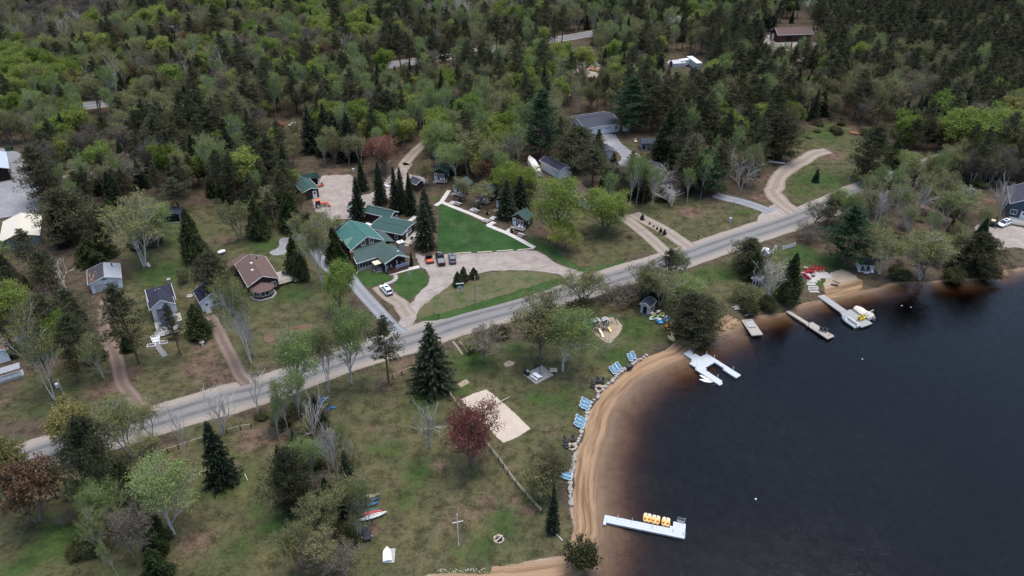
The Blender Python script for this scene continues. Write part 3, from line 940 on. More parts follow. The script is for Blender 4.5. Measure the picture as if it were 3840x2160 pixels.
def house_parts(t,fr,wall,roof,trim=M_TRIM,oh=.35,thick=.14,rake=True,roof2=None,walls=True):
 W,Ln,ze,zr = fr['W'] / 2,fr['L'],fr['ze'],fr['zr']
 sl = (zr - ze) / W
 if walls:
  m = MB()
  x = W - oh
  zt = ze + sl * oh - .05
  P = [(-x,0),(x,0),(x,zt),(0,zr - .08),(-x,zt)]
  m.loft([[(p[0],oh,p[1]) for p in P],[(p[0],Ln - oh,p[1]) for p in P]])
  m.build('wall',wall,t)
 for s_,mm in ((-1,roof),(1,roof2 or roof)):
  m = MB()
  Q = [(0,zr + .001),(s_ * W,ze),(s_ * W,ze + thick),(0,zr + thick)]
  if s_ > 0: Q = Q[::-1]
  m.loft([[(p[0],0,p[1]) for p in Q],[(p[0],Ln,p[1]) for p in Q]])
  r = m.build('roof_slope' if roof2 else 'roof',mm,t)
 if rake:
  m = MB()
  for y in (-.03,Ln + .03):
   for s_ in (-1,1):
    m.bar((0,y,zr + thick / 2),(s_ * (W + .02),y,ze + thick / 2),.05,.19)
  m.each('rake_board',trim,t)
  m = MB()
  for s_ in (-1,1): m.box((s_ * (W + .03),Ln / 2,ze + thick / 2),(.05,Ln,.2))
  m.each('fascia',trim,t)
 m = MB()
 m.bar((0,.02,zr + thick + .02),(0,Ln - .02,zr + thick + .02),.3,.07)
 m.build('ridge_cap',roof,t)
def house(name,label,cat,fr,wall,roof,ops=(),trim=M_TRIM,group=None,**kw):
 t = thing(name,label,cat,(*fr['o'],0),fr['rz'],group)
 house_parts(t,fr,wall,roof,trim,**kw)
 for q in ops: opening(t,fr,*q[:5],**(q[5] if len(q) > 5 else {}))
 return t
def wpt(t,x,y,z=0.0):
 """local point of a thing in world space"""
 return Matrix.Translation(t.location) @ Matrix.Rotation(t.rotation_euler[2],4,'Z') @ Vector((x,y,z))
def planks(par,x0,x1,y0,y1,z,mat,n,along='x',gap=.025,th=.05,jitter=.012):
 """deck boards, one object each"""
 me = None
 for i in range(n):
  m = MB()
  if along == 'x':
   w = (y1 - y0) / n
   if me is None:
    m.box((0,0,0),(x1 - x0,w - gap,th))
    me = m.mesh('plank',mat)
   p = ((x0 + x1) / 2,y0 + w * (i + .5),z + rng.uniform(-jitter,jitter))
  else:
   w = (x1 - x0) / n
   if me is None:
    m.box((0,0,0),(w - gap,y1 - y0,th))
    me = m.mesh('plank',mat)
   p = (x0 + w * (i + .5),(y0 + y1) / 2,z + rng.uniform(-jitter,jitter))
  o = link(bpy.data.objects.new('plank',me),par)
  o.location = p
# ---- the lodge
fr = gable('m',(605,408),(335,610),(875,483),(345,155),4.0)
lodge = house('lodge','big lodge with a bright teal metal gable roof over a grey green shingled front','lodge',fr,M_BROWNWALL,M_GREENMETAL,
              [('F',-1.1,4.35,1.0,1.25,dict(mull=1)),('F',1.15,4.35,1.0,1.25,dict(mull=1))])
LF = fr
d = fr['d']
W0 = fr['W']
# light box with antlers over the upper windows
m = MB()
for s_ in (-1,1):
 m.tube([(0,.3,5.85),(s_ * .3,.22,5.95),(s_ * .5,.2,6.2)],[.04,.035,.02],5)
 m.tube([(s_ * .3,.22,5.95),(s_ * .36,.2,6.2)],[.03,.015],5)
m.build('antlers',M_DRIFT,lodge)
def slab(par,name,pts,mat,th=.14):
 """a roof plane through pts (local)"""
 P = [Vector(q) for q in pts]
 n = sum(((P[i] - P[0]).cross(P[(i + 1) % len(P)] - P[0]) for i in range(1,len(P) - 1)),Vector()).normalized()
 if n.z < 0:
  P.reverse()
  n = -n
 m = MB()
 k = len(P)
 m.add([p for p in P] + [p - n * th for p in P],[tuple(range(k)),tuple(range(2 * k - 1,k - 1,-1))] + [((i + 1) % k,i,k + i,k + (i + 1) % k) for i in range(k)])
 return m.build(name,mat,par)
def loc_in(t,c,x,y,z):
 return (Matrix.Translation(t.location) @ Matrix.Rotation(t.rotation_euler[2],4,'Z')).inverted() @ G(c,x,y,z)
LI = lambda x,y,z: loc_in(lodge,'m',x,y,z)
pA,pB,pC,pD = LI(350,640,4.0),LI(378,700,3.4),LI(440,822,2.7),LI(775,722,2.7)
hw = W0 / 2
ye = pC.y
# long front slope below the gable
slab(lodge,'front_roof',[(-hw - .1,.32,4.05),(hw + .3,.32,4.25),(hw * .75,ye,2.72),(pC.x,ye,2.70)],M_GREENSHINGLE)
# porch gable with its own ridge
ap,lt,rt,rb = LI(1085,692,4.15),LI(880,832,2.75),LI(1265,724,2.75),LI(860,512,4.15)
bk = ap + (rb - ap) * 1.0
dirv = (rb - ap)
slab(lodge,'porch_roof',[ap + Vector((0,0,.06)),bk + Vector((0,0,.06)),lt + dirv * .95 + Vector((0,0,.1)),lt],M_GREENSHINGLE)
slab(lodge,'porch_roof',[ap + Vector((0,0,.06)),bk + Vector((0,0,.06)),rt + dirv * 1.05 + Vector((0,0,.1)),rt],M_GREENSHINGLE)
m = MB()
m.bar(ap + Vector((0,0,.0)),lt,.06,.28)
m.bar(ap + Vector((0,0,.0)),rt,.06,.28)
m.bar((pC.x,ye,2.62),(pD.x,ye,2.62),.06,.2)
m.bar((pC.x,ye,2.62),(-hw - .1,.3,3.97),.06,.2)
m.each('roof_trim',M_TRIM,lodge)
# ground floor walls under it all
m = MB()
x0,x1 = pC.x + .3,lt.x - .1
m.prism([(x0,ye + .35),(x1,ye + .35),(x1,.4),(x0,.4)],0,2.75)
yb = rt.y + 1.9
m.prism([(x1 + .01,yb),(rt.x - .4,yb),(rt.x - .4,LF['L'] * .55),(x1 + .01,LF['L'] * .55)],0,2.7)
m.build('ground_floor_wall',M_LOG,lodge)
for i,x in enumerate(np.linspace(x0 + .9,x1 - .5,6)):
 w = MB()
 w.box((x,ye + .31,1.65),(.86,.10,1.5))
 o = w.build('window',M_TRIM,lodge)
 w = MB()
 w.box((x,ye + .26,1.65),(.70,.03,1.32))
 w.build('pane',M_GLASS,o)
m = MB()
m.box(((x0 + x1) / 2,ye + .27,.4),(x1 - x0,.16,.8))
m.build('stone_base',M_STONE,lodge)
m = MB()
m.tube([(x0 - .05,ye + .1,2.6),(x0 - .05,ye + .2,.3),(x0 - .9,ye - .6,.12)],.06,5)
m.build('downspout',M_TRIM,lodge)
# porch floor, posts, rail, steps
py0,px0,px1 = min(lt.y,rt.y) + .15,lt.x + .15,rt.x - .3
m = MB()
m.box(((px0 + px1) / 2,(py0 + yb) / 2,.3),(px1 - px0,yb - py0,.5))
m.build('porch_floor',M_LOG,lodge)
m = MB()
for x in (px0,(px0 + px1) / 2,px1): m.box((x,py0 + .1,1.6),(.16,.16,2.3))
for x in np.arange(px0 + 2.6,px1,.14): m.box((x,py0 + .1,.95),(.06,.05,.8))
m.box(((px0 + px1) / 2 + 1.3,py0 + .1,1.4),((px1 - px0) - 2.6,.08,.07))
m.each('porch_rail',plain('blue_white_rail',(0.42,0.46,0.55),.6,.2,8),lodge)
m = MB()
for i in range(3): m.box(((px0 + px1) / 2 - .2,py0 - .2 - .3 * i,.42 - .14 * i),(px1 - px0 - .6,.32,.08))
m.build('porch_steps',M_LOG,lodge)
m = MB()
for x in (px0 + .9,px0 + 1.9):
 m.box((x,py0 + 1.0,.85),(.55,.5,.08))
 m.box((x,py0 + 1.25,1.15),(.55,.08,.6))
m.build('porch_bench',M_GREYWOOD,lodge)
m = MB()
m.lathe([(.5,0),(.5,.05),(.05,.06)],12,(px1 - 1.2,py0 + 1.2,1.1))
m.build('porch_table',M_GREYPLASTIC,lodge)
m = MB()
m.box(((ap.x + bk.x) / 2 + 1.2,(ap.y + bk.y) / 2 - 1.7,4.1),(.5,.25,.12))
m.build('skylight',M_WHITE,lodge)
# chimneys
chp,ch2 = LI(365,640,4.6),LI(1120,475,3.6)
m = MB()
m.box((chp.x,chp.y,2.3),(.8,.7,4.5))
m.box((chp.x,chp.y + .05,.9),(1.5,.9,1.8))
m.box((chp.x,chp.y,4.6),(.95,.85,.14))
c1 = m.build('chimney',M_BRICK,lodge)
m = MB()
m.lathe([(.14,0),(.14,.25),(.2,.26),(.2,.32)],8,(chp.x,chp.y,4.66))
m.build('flue',M_STEEL,c1)
m = MB()
m.box((ch2.x,ch2.y,1.7),(1.5,1.2,3.4))
c2 = m.build('chimney',M_STONE,lodge)
m = MB()
m.box((ch2.x,ch2.y,3.46),(1.7,1.4,.12))
m.build('chimney_cap',M_TRIM,c2)
m = MB()
m.lathe([(.15,0),(.15,.3)],8,(ch2.x,ch2.y,3.5))
m.build('flue',M_BLACK,c2)
# dormer on the left slope, rear wing
sl = (LF['zr'] - 4.0) / hw
dz = 4.0 + sl * hw * .32
yq = LF['L'] * .38
m = MB()
m.loft([[(-hw * .98,yq - .9,4.0 + sl * .1),(-hw * .98,yq + .9,4.0 + sl * .1),(-hw * .98,yq,5.0)],[(-hw * .2,yq - .05,5.6),(-hw * .2,yq + .05,5.6),(-hw * .2,yq,5.65)]])
m.build('dormer',M_BROWNWALL,lodge)
for s_ in (-1,1): slab(lodge,'dormer_roof',[(-hw * 1.05,yq,5.22),(-hw * .15,yq,5.75),(-hw * .35,yq + s_ * 1.1,5.0),(-hw * 1.05,yq + s_ * 1.25,4.25)],M_GREENMETAL,.08)
rl = LF['L']
R1,R2,R3,R4 = LI(130,118,4.8),LI(330,132,4.8),LI(60,175,3.2),LI(100,330,3.2)
slab(lodge,'rear_roof',[(-hw * .2,rl - .2,5.2),(-hw * .2,rl + 3.0,5.2),(-hw - .9,rl + 3.0,3.2),(-hw - .9,rl - 4.5,3.2),(-hw - .05,rl - 3.6,3.9)],M_GREENSHINGLE)
slab(lodge,'rear_roof',[(-hw * .2,rl - .2,5.2),(-hw * .2,rl + 3.0,5.2),(hw,rl + 3.0,3.0),(hw,rl - .2,3.0)],M_GREENSHINGLE)
m = MB()
m.prism([(-hw - .5,rl - 4.2),(hw - .3,rl - .5),(hw - .3,rl + 2.7),(-hw - .5,rl + 2.7)],0,3.1)
m.build('rear_wall',M_LOG,lodge)
# flat side roof left of the chimney wall
m = MB()
m.prism([(hw - .2,.6),(hw + 2.6,.6),(hw + 2.6,6.2),(hw - .2,6.2)],0,2.7)
m.build('side_wall',M_LOG,lodge)
slab(lodge,'side_roof',[(hw - .3,.3,3.9),(hw - .3,6.6,3.9),(hw + 3.0,6.6,2.7),(hw + 3.0,.3,2.7)],M_GREENSHINGLE)
# little entry canopy with hot tub shelter
q = LI(775,800,2.3)
ent = thing('canopy_shelter','small flat cream canopy on posts beside the lodge porch','canopy',wpt(lodge,q.x,q.y),lodge.rotation_euler[2])
m = MB()
m.box((0,0,2.3),(2.5,1.9,.12))
m.build('canopy_roof',M_CREAMPL,ent)
m = MB()
for x in (-1.1,1.1):
 for y in (-.8,.8): m.box((x,y,1.15),(.12,.12,2.3))
m.each('post',M_LOG,ent)
m = MB()
m.box((.15,0,.5),(1.9,1.5,.8))
m.build('tub',M_GREYPLASTIC,ent)
m = MB()
m.box((.0,0,.08),(2.5,1.9,.12))
m.build('base_deck',M_GREYWOOD,ent)
# ---- the two long cabins, the yard garage and the far buildings
fr = gable('m',(1258,262),(1140,382),None,(738,160),2.5)
longcab = house('long_cabin','long dark brown cabin with a grey green roof right behind the lodge','cabin',fr,M_LOG,M_GREENROOF2,
    [('F',-.9,.35,.9,2.0,dict(kind='door')),('F',.5,1.0,.9,.9),('F',1.5,1.0,.5,.9,dict(mull=0)),('L',2.0,1.0,.7,.9,dict(mull=0)),('L',fr['L'] * .8,1.0,.7,.9,dict(mull=0))])
m = MB()
m.box((.3,-1.2,.2),(fr['W'] + .4,2.6,.3))
m.build('porch_deck',M_DECKWOOD,longcab)
m = MB()
for x in np.arange(-fr['W'] / 2,fr['W'] / 2 + .5,.9): m.box((x,-2.4,.75),(.09,.09,1.0))
m.box((.3,-2.4,1.2),(fr['W'] + .4,.1,.08))
m.box((.3,-2.4,.8),(fr['W'] + .4,.05,.07))
m.build('railing',M_DECKWOOD,longcab)
m = MB()
for i in range(3): m.box((-fr['W'] / 2 - .3 - .28 * i,-1.5,.3 - .1 * i),(.3,1.2,.08))
m.build('step',M_DECKWOOD,longcab)
fr = gable('j',(1615,830),(1555,940),None,(1180,730),2.5)
house('long_cabin','long dark brown cabin half behind the pointed spruce at the gravel yard','cabin',fr,M_LOG,M_GREENROOF2,
      [('F',-.9,.2,.9,2.0,dict(kind='door')),('F',.5,1.0,.9,.9),('F',1.4,1.0,.5,.9,dict(mull=0))])
fr = gable('j',(868,720),(805,805),None,(1000,640),2.6,zr=3.6,Ln=5)
house('service_hut','small brown hut with a pale teal metal roof at the corner of the gravel yard','hut',fr,M_LOG,M_LIGHTTEAL,[('F',-.2,1.1,1.1,.9,dict(mull=0))])
fr = gable('j',(280,455),(150,525),(428,465),(75,250),2.6)
gar = house('yard_garage','dark brown L shaped garage with a green roof at the gravel yard','garage',fr,M_LOG,M_GREENROOF2,[('F',1.0,.05,1.0,2.1,dict(kind='door'))])
wr = [loc_in(gar,'j',*q) for q in ((375,190,4.4),(425,285,2.6),(290,300,2.6),(70,250,4.4))]
slab(gar,'wing_roof',[(0,fr['L'] - .3,fr['zr'] + .1),wr[0],wr[1],wr[2]],M_GREENROOF2)
xr,yq = max(wr[0].x,wr[1].x),wr[0].y
slab(gar,'wing_roof',[(0,fr['L'] - .3,fr['zr'] + .1),wr[0],(xr,yq + 2.2,2.7),(0,fr['L'] + 2.2,2.7)],M_GREENROOF2)
m = MB()
m.prism([(fr['W'] / 2 - .3,wr[2].y + 1.6),(wr[1].x - .3,wr[1].y + 1.6),(wr[1].x - .3,yq + 1.8),(fr['W'] / 2 - .3,fr['L'] + 1.8)],0,2.7)
m.build('wing_wall',M_DARK,gar)
m = MB()
m.box((wr[1].x - .25,wr[1].y + .3,1.3),(.16,.16,2.6))
m.build('wing_post',M_TRIM,gar)
# ---- five guest cabins round the lawn
fr = gable('k',(1462,875),None,(1570,985),(1598,772),2.6)
fr['W'] = max(5.0,min(5.6,fr['W']))
def cabin(label,at,rz,sc=1.0,first=[]):
 if first: return dup(first[0],at,rz,label,None,sc)
 t = house('guest_cabin',label,'cabin',dict(fr,o=(at[0],at[1]),rz=rz),M_LOG,M_GREENROOF2,
              [('F',-1.35,.55,.85,2.0,dict(kind='door')),('F',.05,1.15,.55,1.25,dict(mull=0)),('F',1.05,1.15,.55,1.25,dict(mull=0)),('R',2.2,1.15,.8,.9,dict(mull=0))],group='guest cabins around the lawn',trim=M_LOG)
 m = MB()
 w = fr['W']
 m.box((.55,-.55,.42),(w - 1.3,1.75,.12))
 for x in (-.9,w / 2 - .4):
  for y in (-1.2,0): m.box((x,y,.2),(.12,.12,.4))
 m.build('porch_deck',M_DECKWOOD,t)
 m = MB()
 for x in np.arange(-.2,w / 2 - .05,.62): m.box((x,-1.36,.85),(.08,.08,.85))
 m.box((w / 4 - .1,-1.36,1.25),(w / 2 + .3,.10,.08))
 m.box((w / 4 - .1,-1.36,.8),(w / 2 + .3,.05,.10))
 m.box((w / 2 - .08,-.6,1.25),(.10,1.6,.08))
 m.each('porch_rail',M_DECKWOOD,t)
 for i in range(4):
  m = MB()
  m.box((-1.35,-.6 - .27 * i,.44 - .12 * i),(1.1,.30,.06))
  m.build('step',M_DECKWOOD,t)
 m = MB()
 m.lathe([(.28,0),(.28,.03)],10,(.9,-.5,1.15))
 m.tube([(.9,-.5,.5),(.9,-.5,1.15)],.03,5)
 m.build('porch_table',M_WHITE,t)
 for x in (.35,1.45):
  m = MB()
  m.box((x,-.35,.82),(.42,.42,.05))
  m.box((x,-.14,1.1),(.42,.05,.55))
  for a in (-.17,.17):
   for b in (-.17,.17): m.box((x + a,-.35 + b,.65),(.04,.04,.34))
  m.build('porch_chair',M_WHITE,t)
 m = MB()
 m.lathe([(.09,0),(.09,.5)],8,(fr['W'] * .2,fr['L'] * .65,fr['zr'] - .4))
 m.build('stove_pipe',M_STEEL,t)
 first.append(t)
 return t
cabin('front guest cabin nearest the lawn tip with a white door and porch rail',fr['o'],fr['rz'])
o3 = G('k',870,700)
cabin('third guest cabin along the boardwalk half hidden by a brown budding tree',(o3.x + .6,o3.y + 1.6,0),fr['rz'])
o2 = G('k',470,590)
cabin('second guest cabin along the boardwalk with a white door above its steps',(o2.x + .6,o2.y + 1.6,0),fr['rz'])
o4 = G('k',1150,850)
cabin('fourth guest cabin along the boardwalk tucked behind the grey topped spruce',(o4.x + .8,o4.y + 1.6,0),fr['rz'])
o1 = G('k',190,375)
cabin('far guest cabin at the back of the lawn with two white windows',(o1.x + .3,o1.y + 1.3,0),fr['rz'] + .35)
fr = gable('j',(2030,330),(1965,400),(2140,410),(2010,320),2.3,zr=3.3,Ln=4)
house('small_cabin','small slate roofed hut behind the spruces at the back of the lawn','hut',fr,M_LOG,M_SLATE)
# ---- west yards
fr = gable('d',(1950,668),(1878,724),(2122,692),(1850,505),2.9)
bh = house('brown_house','brown shingled house with a faceted bay and a big timber deck','house',fr,M_LOG,M_BROWNROOF,
           [('F',2.3,1.1,.9,1.2),('R',2.0,.9,1.2,1.2),('R',6.0,.9,1.2,1.2)])
W2 = fr['W'] / 2
bx,bw = -.6,2.3
m = MB()
hexp = [(bx - bw,.3),(bx - bw,-1.2),(bx - 1.2,-2.4),(bx + 1.2,-2.4),(bx + bw,-1.2),(bx + bw,.3)]
m.prism(hexp,0,2.3)
m.build('bay_wall',M_LOG,bh)
for i in range(1,5):
 a,b = Vector((*hexp[i - 1],0)) if i > 0 else None,Vector((*hexp[i],0))
 mid,dd = (a + b) / 2,(b - a)
 n = Vector((dd.y,-dd.x,0)).normalized() * -1
 if n.y > .3: n = -n
 ang = math.atan2(dd.y,dd.x)
 m = MB()
 ln = dd.length * .8
 for e in (-1,1): m.box((e * ln / 2,0,1.5),(.1,.1,1.2))
 m.box((0,0,2.1),(ln,.1,.1)).box((0,0,.92),(ln,.1,.1)).box((0,0,1.5),(.08,.1,1.2))
 m.xf(Matrix.Translation(mid) @ Matrix.Rotation(ang,4,'Z'))
 o = m.build('window',M_TRIM,bh)
 m = MB()
 m.box((0,0,1.5),(ln - .05,.06,1.1))
 m.xf(Matrix.Translation(mid) @ Matrix.Rotation(ang,4,'Z'))
 m.build('pane',M_GLASS,o)
hx = [(bx + (x - bx) * 1.16,y * 1.16 if y < 0 else y) for x,y in hexp]
for i in range(5): slab(bh,'bay_roof',[(*hx[i],2.25),(*hx[i + 1],2.25),(bx,.1,3.3)],M_BROWNROOF,.1)
m = MB()
m.prism([(bx - 2.8,.2),(bx - 2.8,-1.5),(bx - 1.4,-3.0),(bx + 1.4,-3.0),(bx + 2.8,-1.5),(bx + 2.8,.2)],0,.25)
m.build('stone_skirt',M_STONE,bh)
for x,y in ((-.6,fr['L'] * .62),(-1.2,fr['L'] * .38)):
 m = MB()
 m.box((x,y,fr['zr'] - (abs(x)) * (fr['zr'] - fr['ze']) / W2 + .3),(.5,.5,.35))
 m.build('roof_vent',M_WHITE,bh)
m = MB()
m.lathe([(.12,0),(.12,.9)],8,(1.2,fr['L'] * .8,fr['zr'] - .7))
m.build('stove_pipe',M_BLACK,bh)
slab(bh,'rear_roof',[(-W2 * .2,fr['L'] + 2.5,fr['zr'] - .6),(-W2 * .2,fr['L'] - .1,fr['zr'] - .6),(-W2 - 1.5,fr['L'] - .1,2.5),(-W2 - 1.5,fr['L'] + 2.5,2.5)],M_BROWNROOF)
m = MB()
m.prism([(-W2 - 1.1,fr['L'] - .2),(1.2,fr['L'] - .2),(1.2,fr['L'] + 2.2),(-W2 - 1.1,fr['L'] + 2.2)],0,2.5)
m.build('rear_wall',M_LOG,bh)
pd = loc_in(bh,'d',2150,690,.6)
planks(bh,W2 - .3,pd.x + .8,1.2,7.0,.62,M_DECKWOOD,24,'x')
planks(bh,pd.x + .8,pd.x + 2.4,.6,4.4,.62,M_DECKWOOD,14,'x')
m = MB()
for x in np.arange(W2,pd.x + .8,.7): m.box((x,1.2,1.0),(.08,.08,.9))
m.box(((W2 + pd.x + .8) / 2,1.2,1.45),(pd.x + .8 - W2,.1,.07))
m.build('deck_rail',M_REDWOOD,bh)
fr = gable('p',(1165,680),(1040,798),(1392,738),(1120,520),3.6)
gh = house('grey_cottage','grey cottage with navy roof slopes edged in white behind the red trunked pine','house',fr,M_WHITESIDE,M_NAVY,[('F',0,1.2,.9,1.1)],rake=True)
W2,Ln = fr['W'] / 2,fr['L']
ml = [loc_in(gh,'p',*q) for q in ((1000,545,5.2),(1300,462,5.2))]
yr = (ml[0].y + ml[1].y) / 2
xa,xb = min(ml[0].x,ml[1].x) - .6,max(ml[0].x,ml[1].x) + .2
slab(gh,'main_roof',[(xa,yr,5.5),(xb,yr,5.5),(xb,yr - 3.6,3.2),(xa,yr - 3.6,3.2)],M_NAVY)
slab(gh,'main_roof',[(xa,yr,5.5),(xb,yr,5.5),(xb,yr + 3.6,3.2),(xa,yr + 3.6,3.2)],M_NAVY)
m = MB()
P = [(yr - 3.3,0),(yr + 3.3,0),(yr + 3.3,3.3),(yr,5.4),(yr - 3.3,3.3)]
m.loft([[(xa + .3,*p) for p in P],[(xb - .3,*p) for p in P]])
m.build('main_wall',M_WHITESIDE,gh)
m = MB()
m.bar((xa - .03,yr,5.5),(xa - .03,yr - 3.7,3.15),.08,.3).bar((xb + .03,yr,5.5),(xb + .03,yr - 3.7,3.15),.08,.3)
m.each('verge_board',M_WHITE,gh)
cq = loc_in(gh,'p',1290,440,5.0)
m = MB()
m.box((cq.x,cq.y,2.8),(.7,.7,6.4))
m.box((cq.x,cq.y,6.05),(.8,.8,.1))
m.build('chimney',M_STONE,gh)
yf = -3.6
slab(gh,'porch_roof',[(-W2 * .5,.2,3.3),(W2 * .6,.2,3.3),(W2 * .6,yf,2.4),(-W2 * .5,yf,2.4)],M_NAVY)
m = MB()
for x in (-W2 * .5,W2 * .6): m.box((x,yf + .1,1.2),(.14,.14,2.4))
m.box((0,yf + .1,.8),(W2 * 1.1,.08,.08))
for x in np.arange(-W2 * .5,W2 * .6,.25): m.box((x,yf + .1,.45),(.05,.05,.8))
m.each('porch_rail',M_WHITE,gh)
m = MB()
m.box((W2 * .75,yf * .55,.7),(2.2,3.4,1.4))
m.build('stone_wall',M_STONE,gh)
m = MB()
m.box((-.2,yf * .6,.25),(W2 * 1.7,3.8,.5))
m.build('porch_floor',M_GREYWOOD,gh)
planks(gh,-W2 * 1.1,W2 * .7,yf - 2.6,yf - .2,.3,M_GREYWOOD,14,'x')
m = MB()
for x in np.arange(-W2 * 1.1,W2 * .7,.5): m.box((x,yf - 2.6,.7),(.05,.05,.8))
m.box((-W2 * .2,yf - 2.6,1.1),(W2 * 1.8,.06,.06))
m.build('deck_rail',M_GREYWOOD,gh)
m = MB()
q = loc_in(gh,'p',1100,1200,.4)
for i in range(5): m.box((q.x,q.y + .5 - .25 * i,.5 - .1 * i),(1.5,.26,.06))
for s_ in (-1,1): m.bar((q.x + s_ * .8,q.y + .6,1.1),(q.x + s_ * .8,q.y - .6,.7),.08)
m.build('front_steps',M_WHITE,gh)
fr = gable('p',(390,362),(205,458),(665,375),(375,168),2.7)
wg = house('white_garage','white double garage with one grey metal slope and one rusty patched slope','garage',fr,M_WHITESIDE,M_RUSTSHINGLE,
           [('F',-1.35,.1,2.35,2.1,dict(kind='garage_door',mull=0,mats=M_GREYSIDE)),('F',1.35,.1,2.35,2.1,dict(kind='garage_door',mull=0,mats=M_GREYSIDE))],roof2=M_GREYMETAL)
W2,Ln = fr['W'] / 2,fr['L']
sl = (fr['zr'] - fr['ze']) / W2
for x,y,a,b in ((-.75,.25,.5,.2),(-.6,.4,.2,.3),(-.85,.55,.16,.5),(-.5,.62,.3,.12),(-.7,.12,.25,.1),(-.88,.2,.12,.25),(-.4,.45,.12,.1)):
 pl = []
 for k in range(9):
  an = 6.283 * k / 9
  rr = .8 + .5 * rng.random()
  X,Y = W2 * x + math.cos(an) * a * rr * 1.1,Ln * y + math.sin(an) * b * rr * 2.2
  X = max(-W2 + .05,min(-.1,X))
  pl.append((X,Y,fr['zr'] + .15 + sl * X + .006))
 slab(wg,'bare_patch',pl,M_RUST,.004)
m = MB()
m.lathe([(.12,0),(.12,1.0),(.18,1.02),(.18,1.15)],8,(W2 * .55,Ln * .75,fr['zr'] - .8))
m.build('stove_pipe',M_BLACK,wg)
m = MB()
for s_ in (-1,1): m.tube([(0,.25,3.2),(s_ * .35,.2,3.15),(s_ * .45,.2,2.95)],.04,5)
m.box((0,.27,3.15),(.9,.1,.14))
m.build('flood_lamp',M_BLACK,wg)
fr = gable('p',(1850,590),(1700,690),(2040,690),(1760,430),2.7,zr=4.2)
nc = house('navy_cottage','small cottage with a navy roof and stone base under the broad pine','house',fr,M_WHITESIDE,M_NAVY,[('F',-1.4,.3,.8,1.9,dict(kind='door')),('F',.8,1.1,1.4,.9)])
m = MB()
m.box((.9,.15,.5),(fr['W'] * .55,.3,1.0))
m.build('stone_base',M_STONE,nc)
m = MB()
for i in range(3): m.box((-1.4,-.3 - .3 * i,.35 - .12 * i),(1.2,.3,.1))
m.build('step',M_GREYWOOD,nc)
fr = gable('n',(190,1212),(40,1280),(465,1240),(225,985),3.0)
house('cream_barn','blue grey barn with a pale cream metal roof at the left edge','barn',fr,M_BLUEGREY,M_CREAMROOF,trim=M_CREAMPL)
fr = gable('n',(-90,480),None,(105,515),(-120,300),3.6,zr=5.2)
sh = house('open_shed','open fronted equipment shed with a pale blue roof at the left edge','shed',fr,M_DARK,M_PALEBLUE,[('F',0,.05,fr['W'] - 1.2,3.0,dict(kind='dark'))])
m = MB()
m.box((fr['W'] / 2 - .3,-.4,1.7),(.25,.25,3.4))
m.each('post',M_REDWOOD,sh)
fr = gable('d',(1270,200),(1240,212),(1350,205),(1280,170),2.2,zr=2.9,W=4.6,Ln=4.4)
os_ = house('open_shed','small black roofed shed with an open dark front under the crooked pine','shed',fr,M_DARK,M_NAVY,rake=False)
m = MB()
m.box((0,-.2,.2),(4.4,.14,.14)).box((-2.1,-.2,1.1),(.14,.14,2.2)).box((2.1,-.2,1.1),(.14,.14,2.2))
m.each('post',M_PALEGREY,os_)
fr = gable('w',(-180,60),None,(130,60),(-200,-120),2.8,zr=4.0)
lh = house('brown_roofed_house','house with a brown roof and white walls cut by the left edge','house',fr,M_WHITESIDE,M_BROWNROOF)
b = G('w',60,560)
cv = thing('covered_porch','white open porch with a pale sheet roof at the left edge house','porch',(b.x - 1,b.y,0),fr['rz'])
m = MB()
m.box((0,0,.25),(9,2.2,.5))
m.build('floor',M_GREYWOOD,cv)
m = MB()
for x in (-4,-2,0,2,4): m.box((x,-1,1.3),(.14,.14,2.1))
m.box((2.4,-1,.9),(3.6,.08,.6)).box((-1,.2,1.4),(2.2,.1,1.7))
m.each('post',M_WHITE,cv)
m = MB()
m.box((2.4,-.1,2.35),(4,2.2,.08))
m.build('porch_roof',M_GREYMETAL,cv)
# ---- woods side
fr = gable('v',(850,255),None,(965,397),(1358,178),3.0)
tg = house('triple_garage','white triple garage with a long slate roof against the dark woods','garage',fr,M_WHITESIDE,M_SLATE,
           [('R',fr['L'] * f,.1,fr['L'] * .17,2.1,dict(kind='garage_door')) for f in (.18,.42,.66)] + [('R',fr['L'] * .89,.9,.9,1.3)])
m = MB()
m.box((-fr['W'] * .3,-1.6,1.2),(2.6,2.8,2.4))
m.build('lean_to',M_GREYWOOD,tg)
m = MB()
m.box((-fr['W'] * .3,-1.6,2.5),(3.1,3.2,.14),ry=.08)
m.build('lean_to_roof',M_SLATE,tg)
fr = gable('v',(690,940),(560,1000),(740,965),(395,785),2.8)
dg = house('dark_garage','pale garage with a black blue roof beside the wrapped boat','garage',fr,M_WHITESIDE,M_NAVY,[('F',.3,.1,2.6,2.1,dict(kind='garage_door',mull=0)),('L',2.0,1.0,.8,.8)])
m = MB()
m.box((fr['W'] / 2 + .3,.6,1.2),(.5,.5,.7))
m.build('air_unit',M_WHITE,dg)
fr = gable('v',(1110,1360),(1050,1470),(1230,1450),(830,1130),2.8,zr=4.6)
wh = house('white_gabled_house','white house with a brown roof behind the yellow green maple','house',fr,M_WHITESIDE,M_BROWNROOF,[('F',-.6,.2,.9,2.0,dict(kind='door',mats=M_BLACK)),('F',1.2,1.0,1.0,1.1),('F',0,3.0,.5,.6,dict(mull=0))])
slab(wh,'cross_roof',[(-fr['W'] / 2 - 2.2,2.6,2.7),(-fr['W'] / 2 - 2.2,6.4,2.7),(-.5,5,4.1),(-.5,3.4,4.1)],M_BROWNROOF)
fr = gable('v',(1295,682),(1205,780),(1390,705),(1050,520),2.5,zr=3.7)
house('grey_hidden_hut','grey roofed hut hidden between evergreens below the triple garage','hut',fr,M_PALEGREY,M_SLATE)
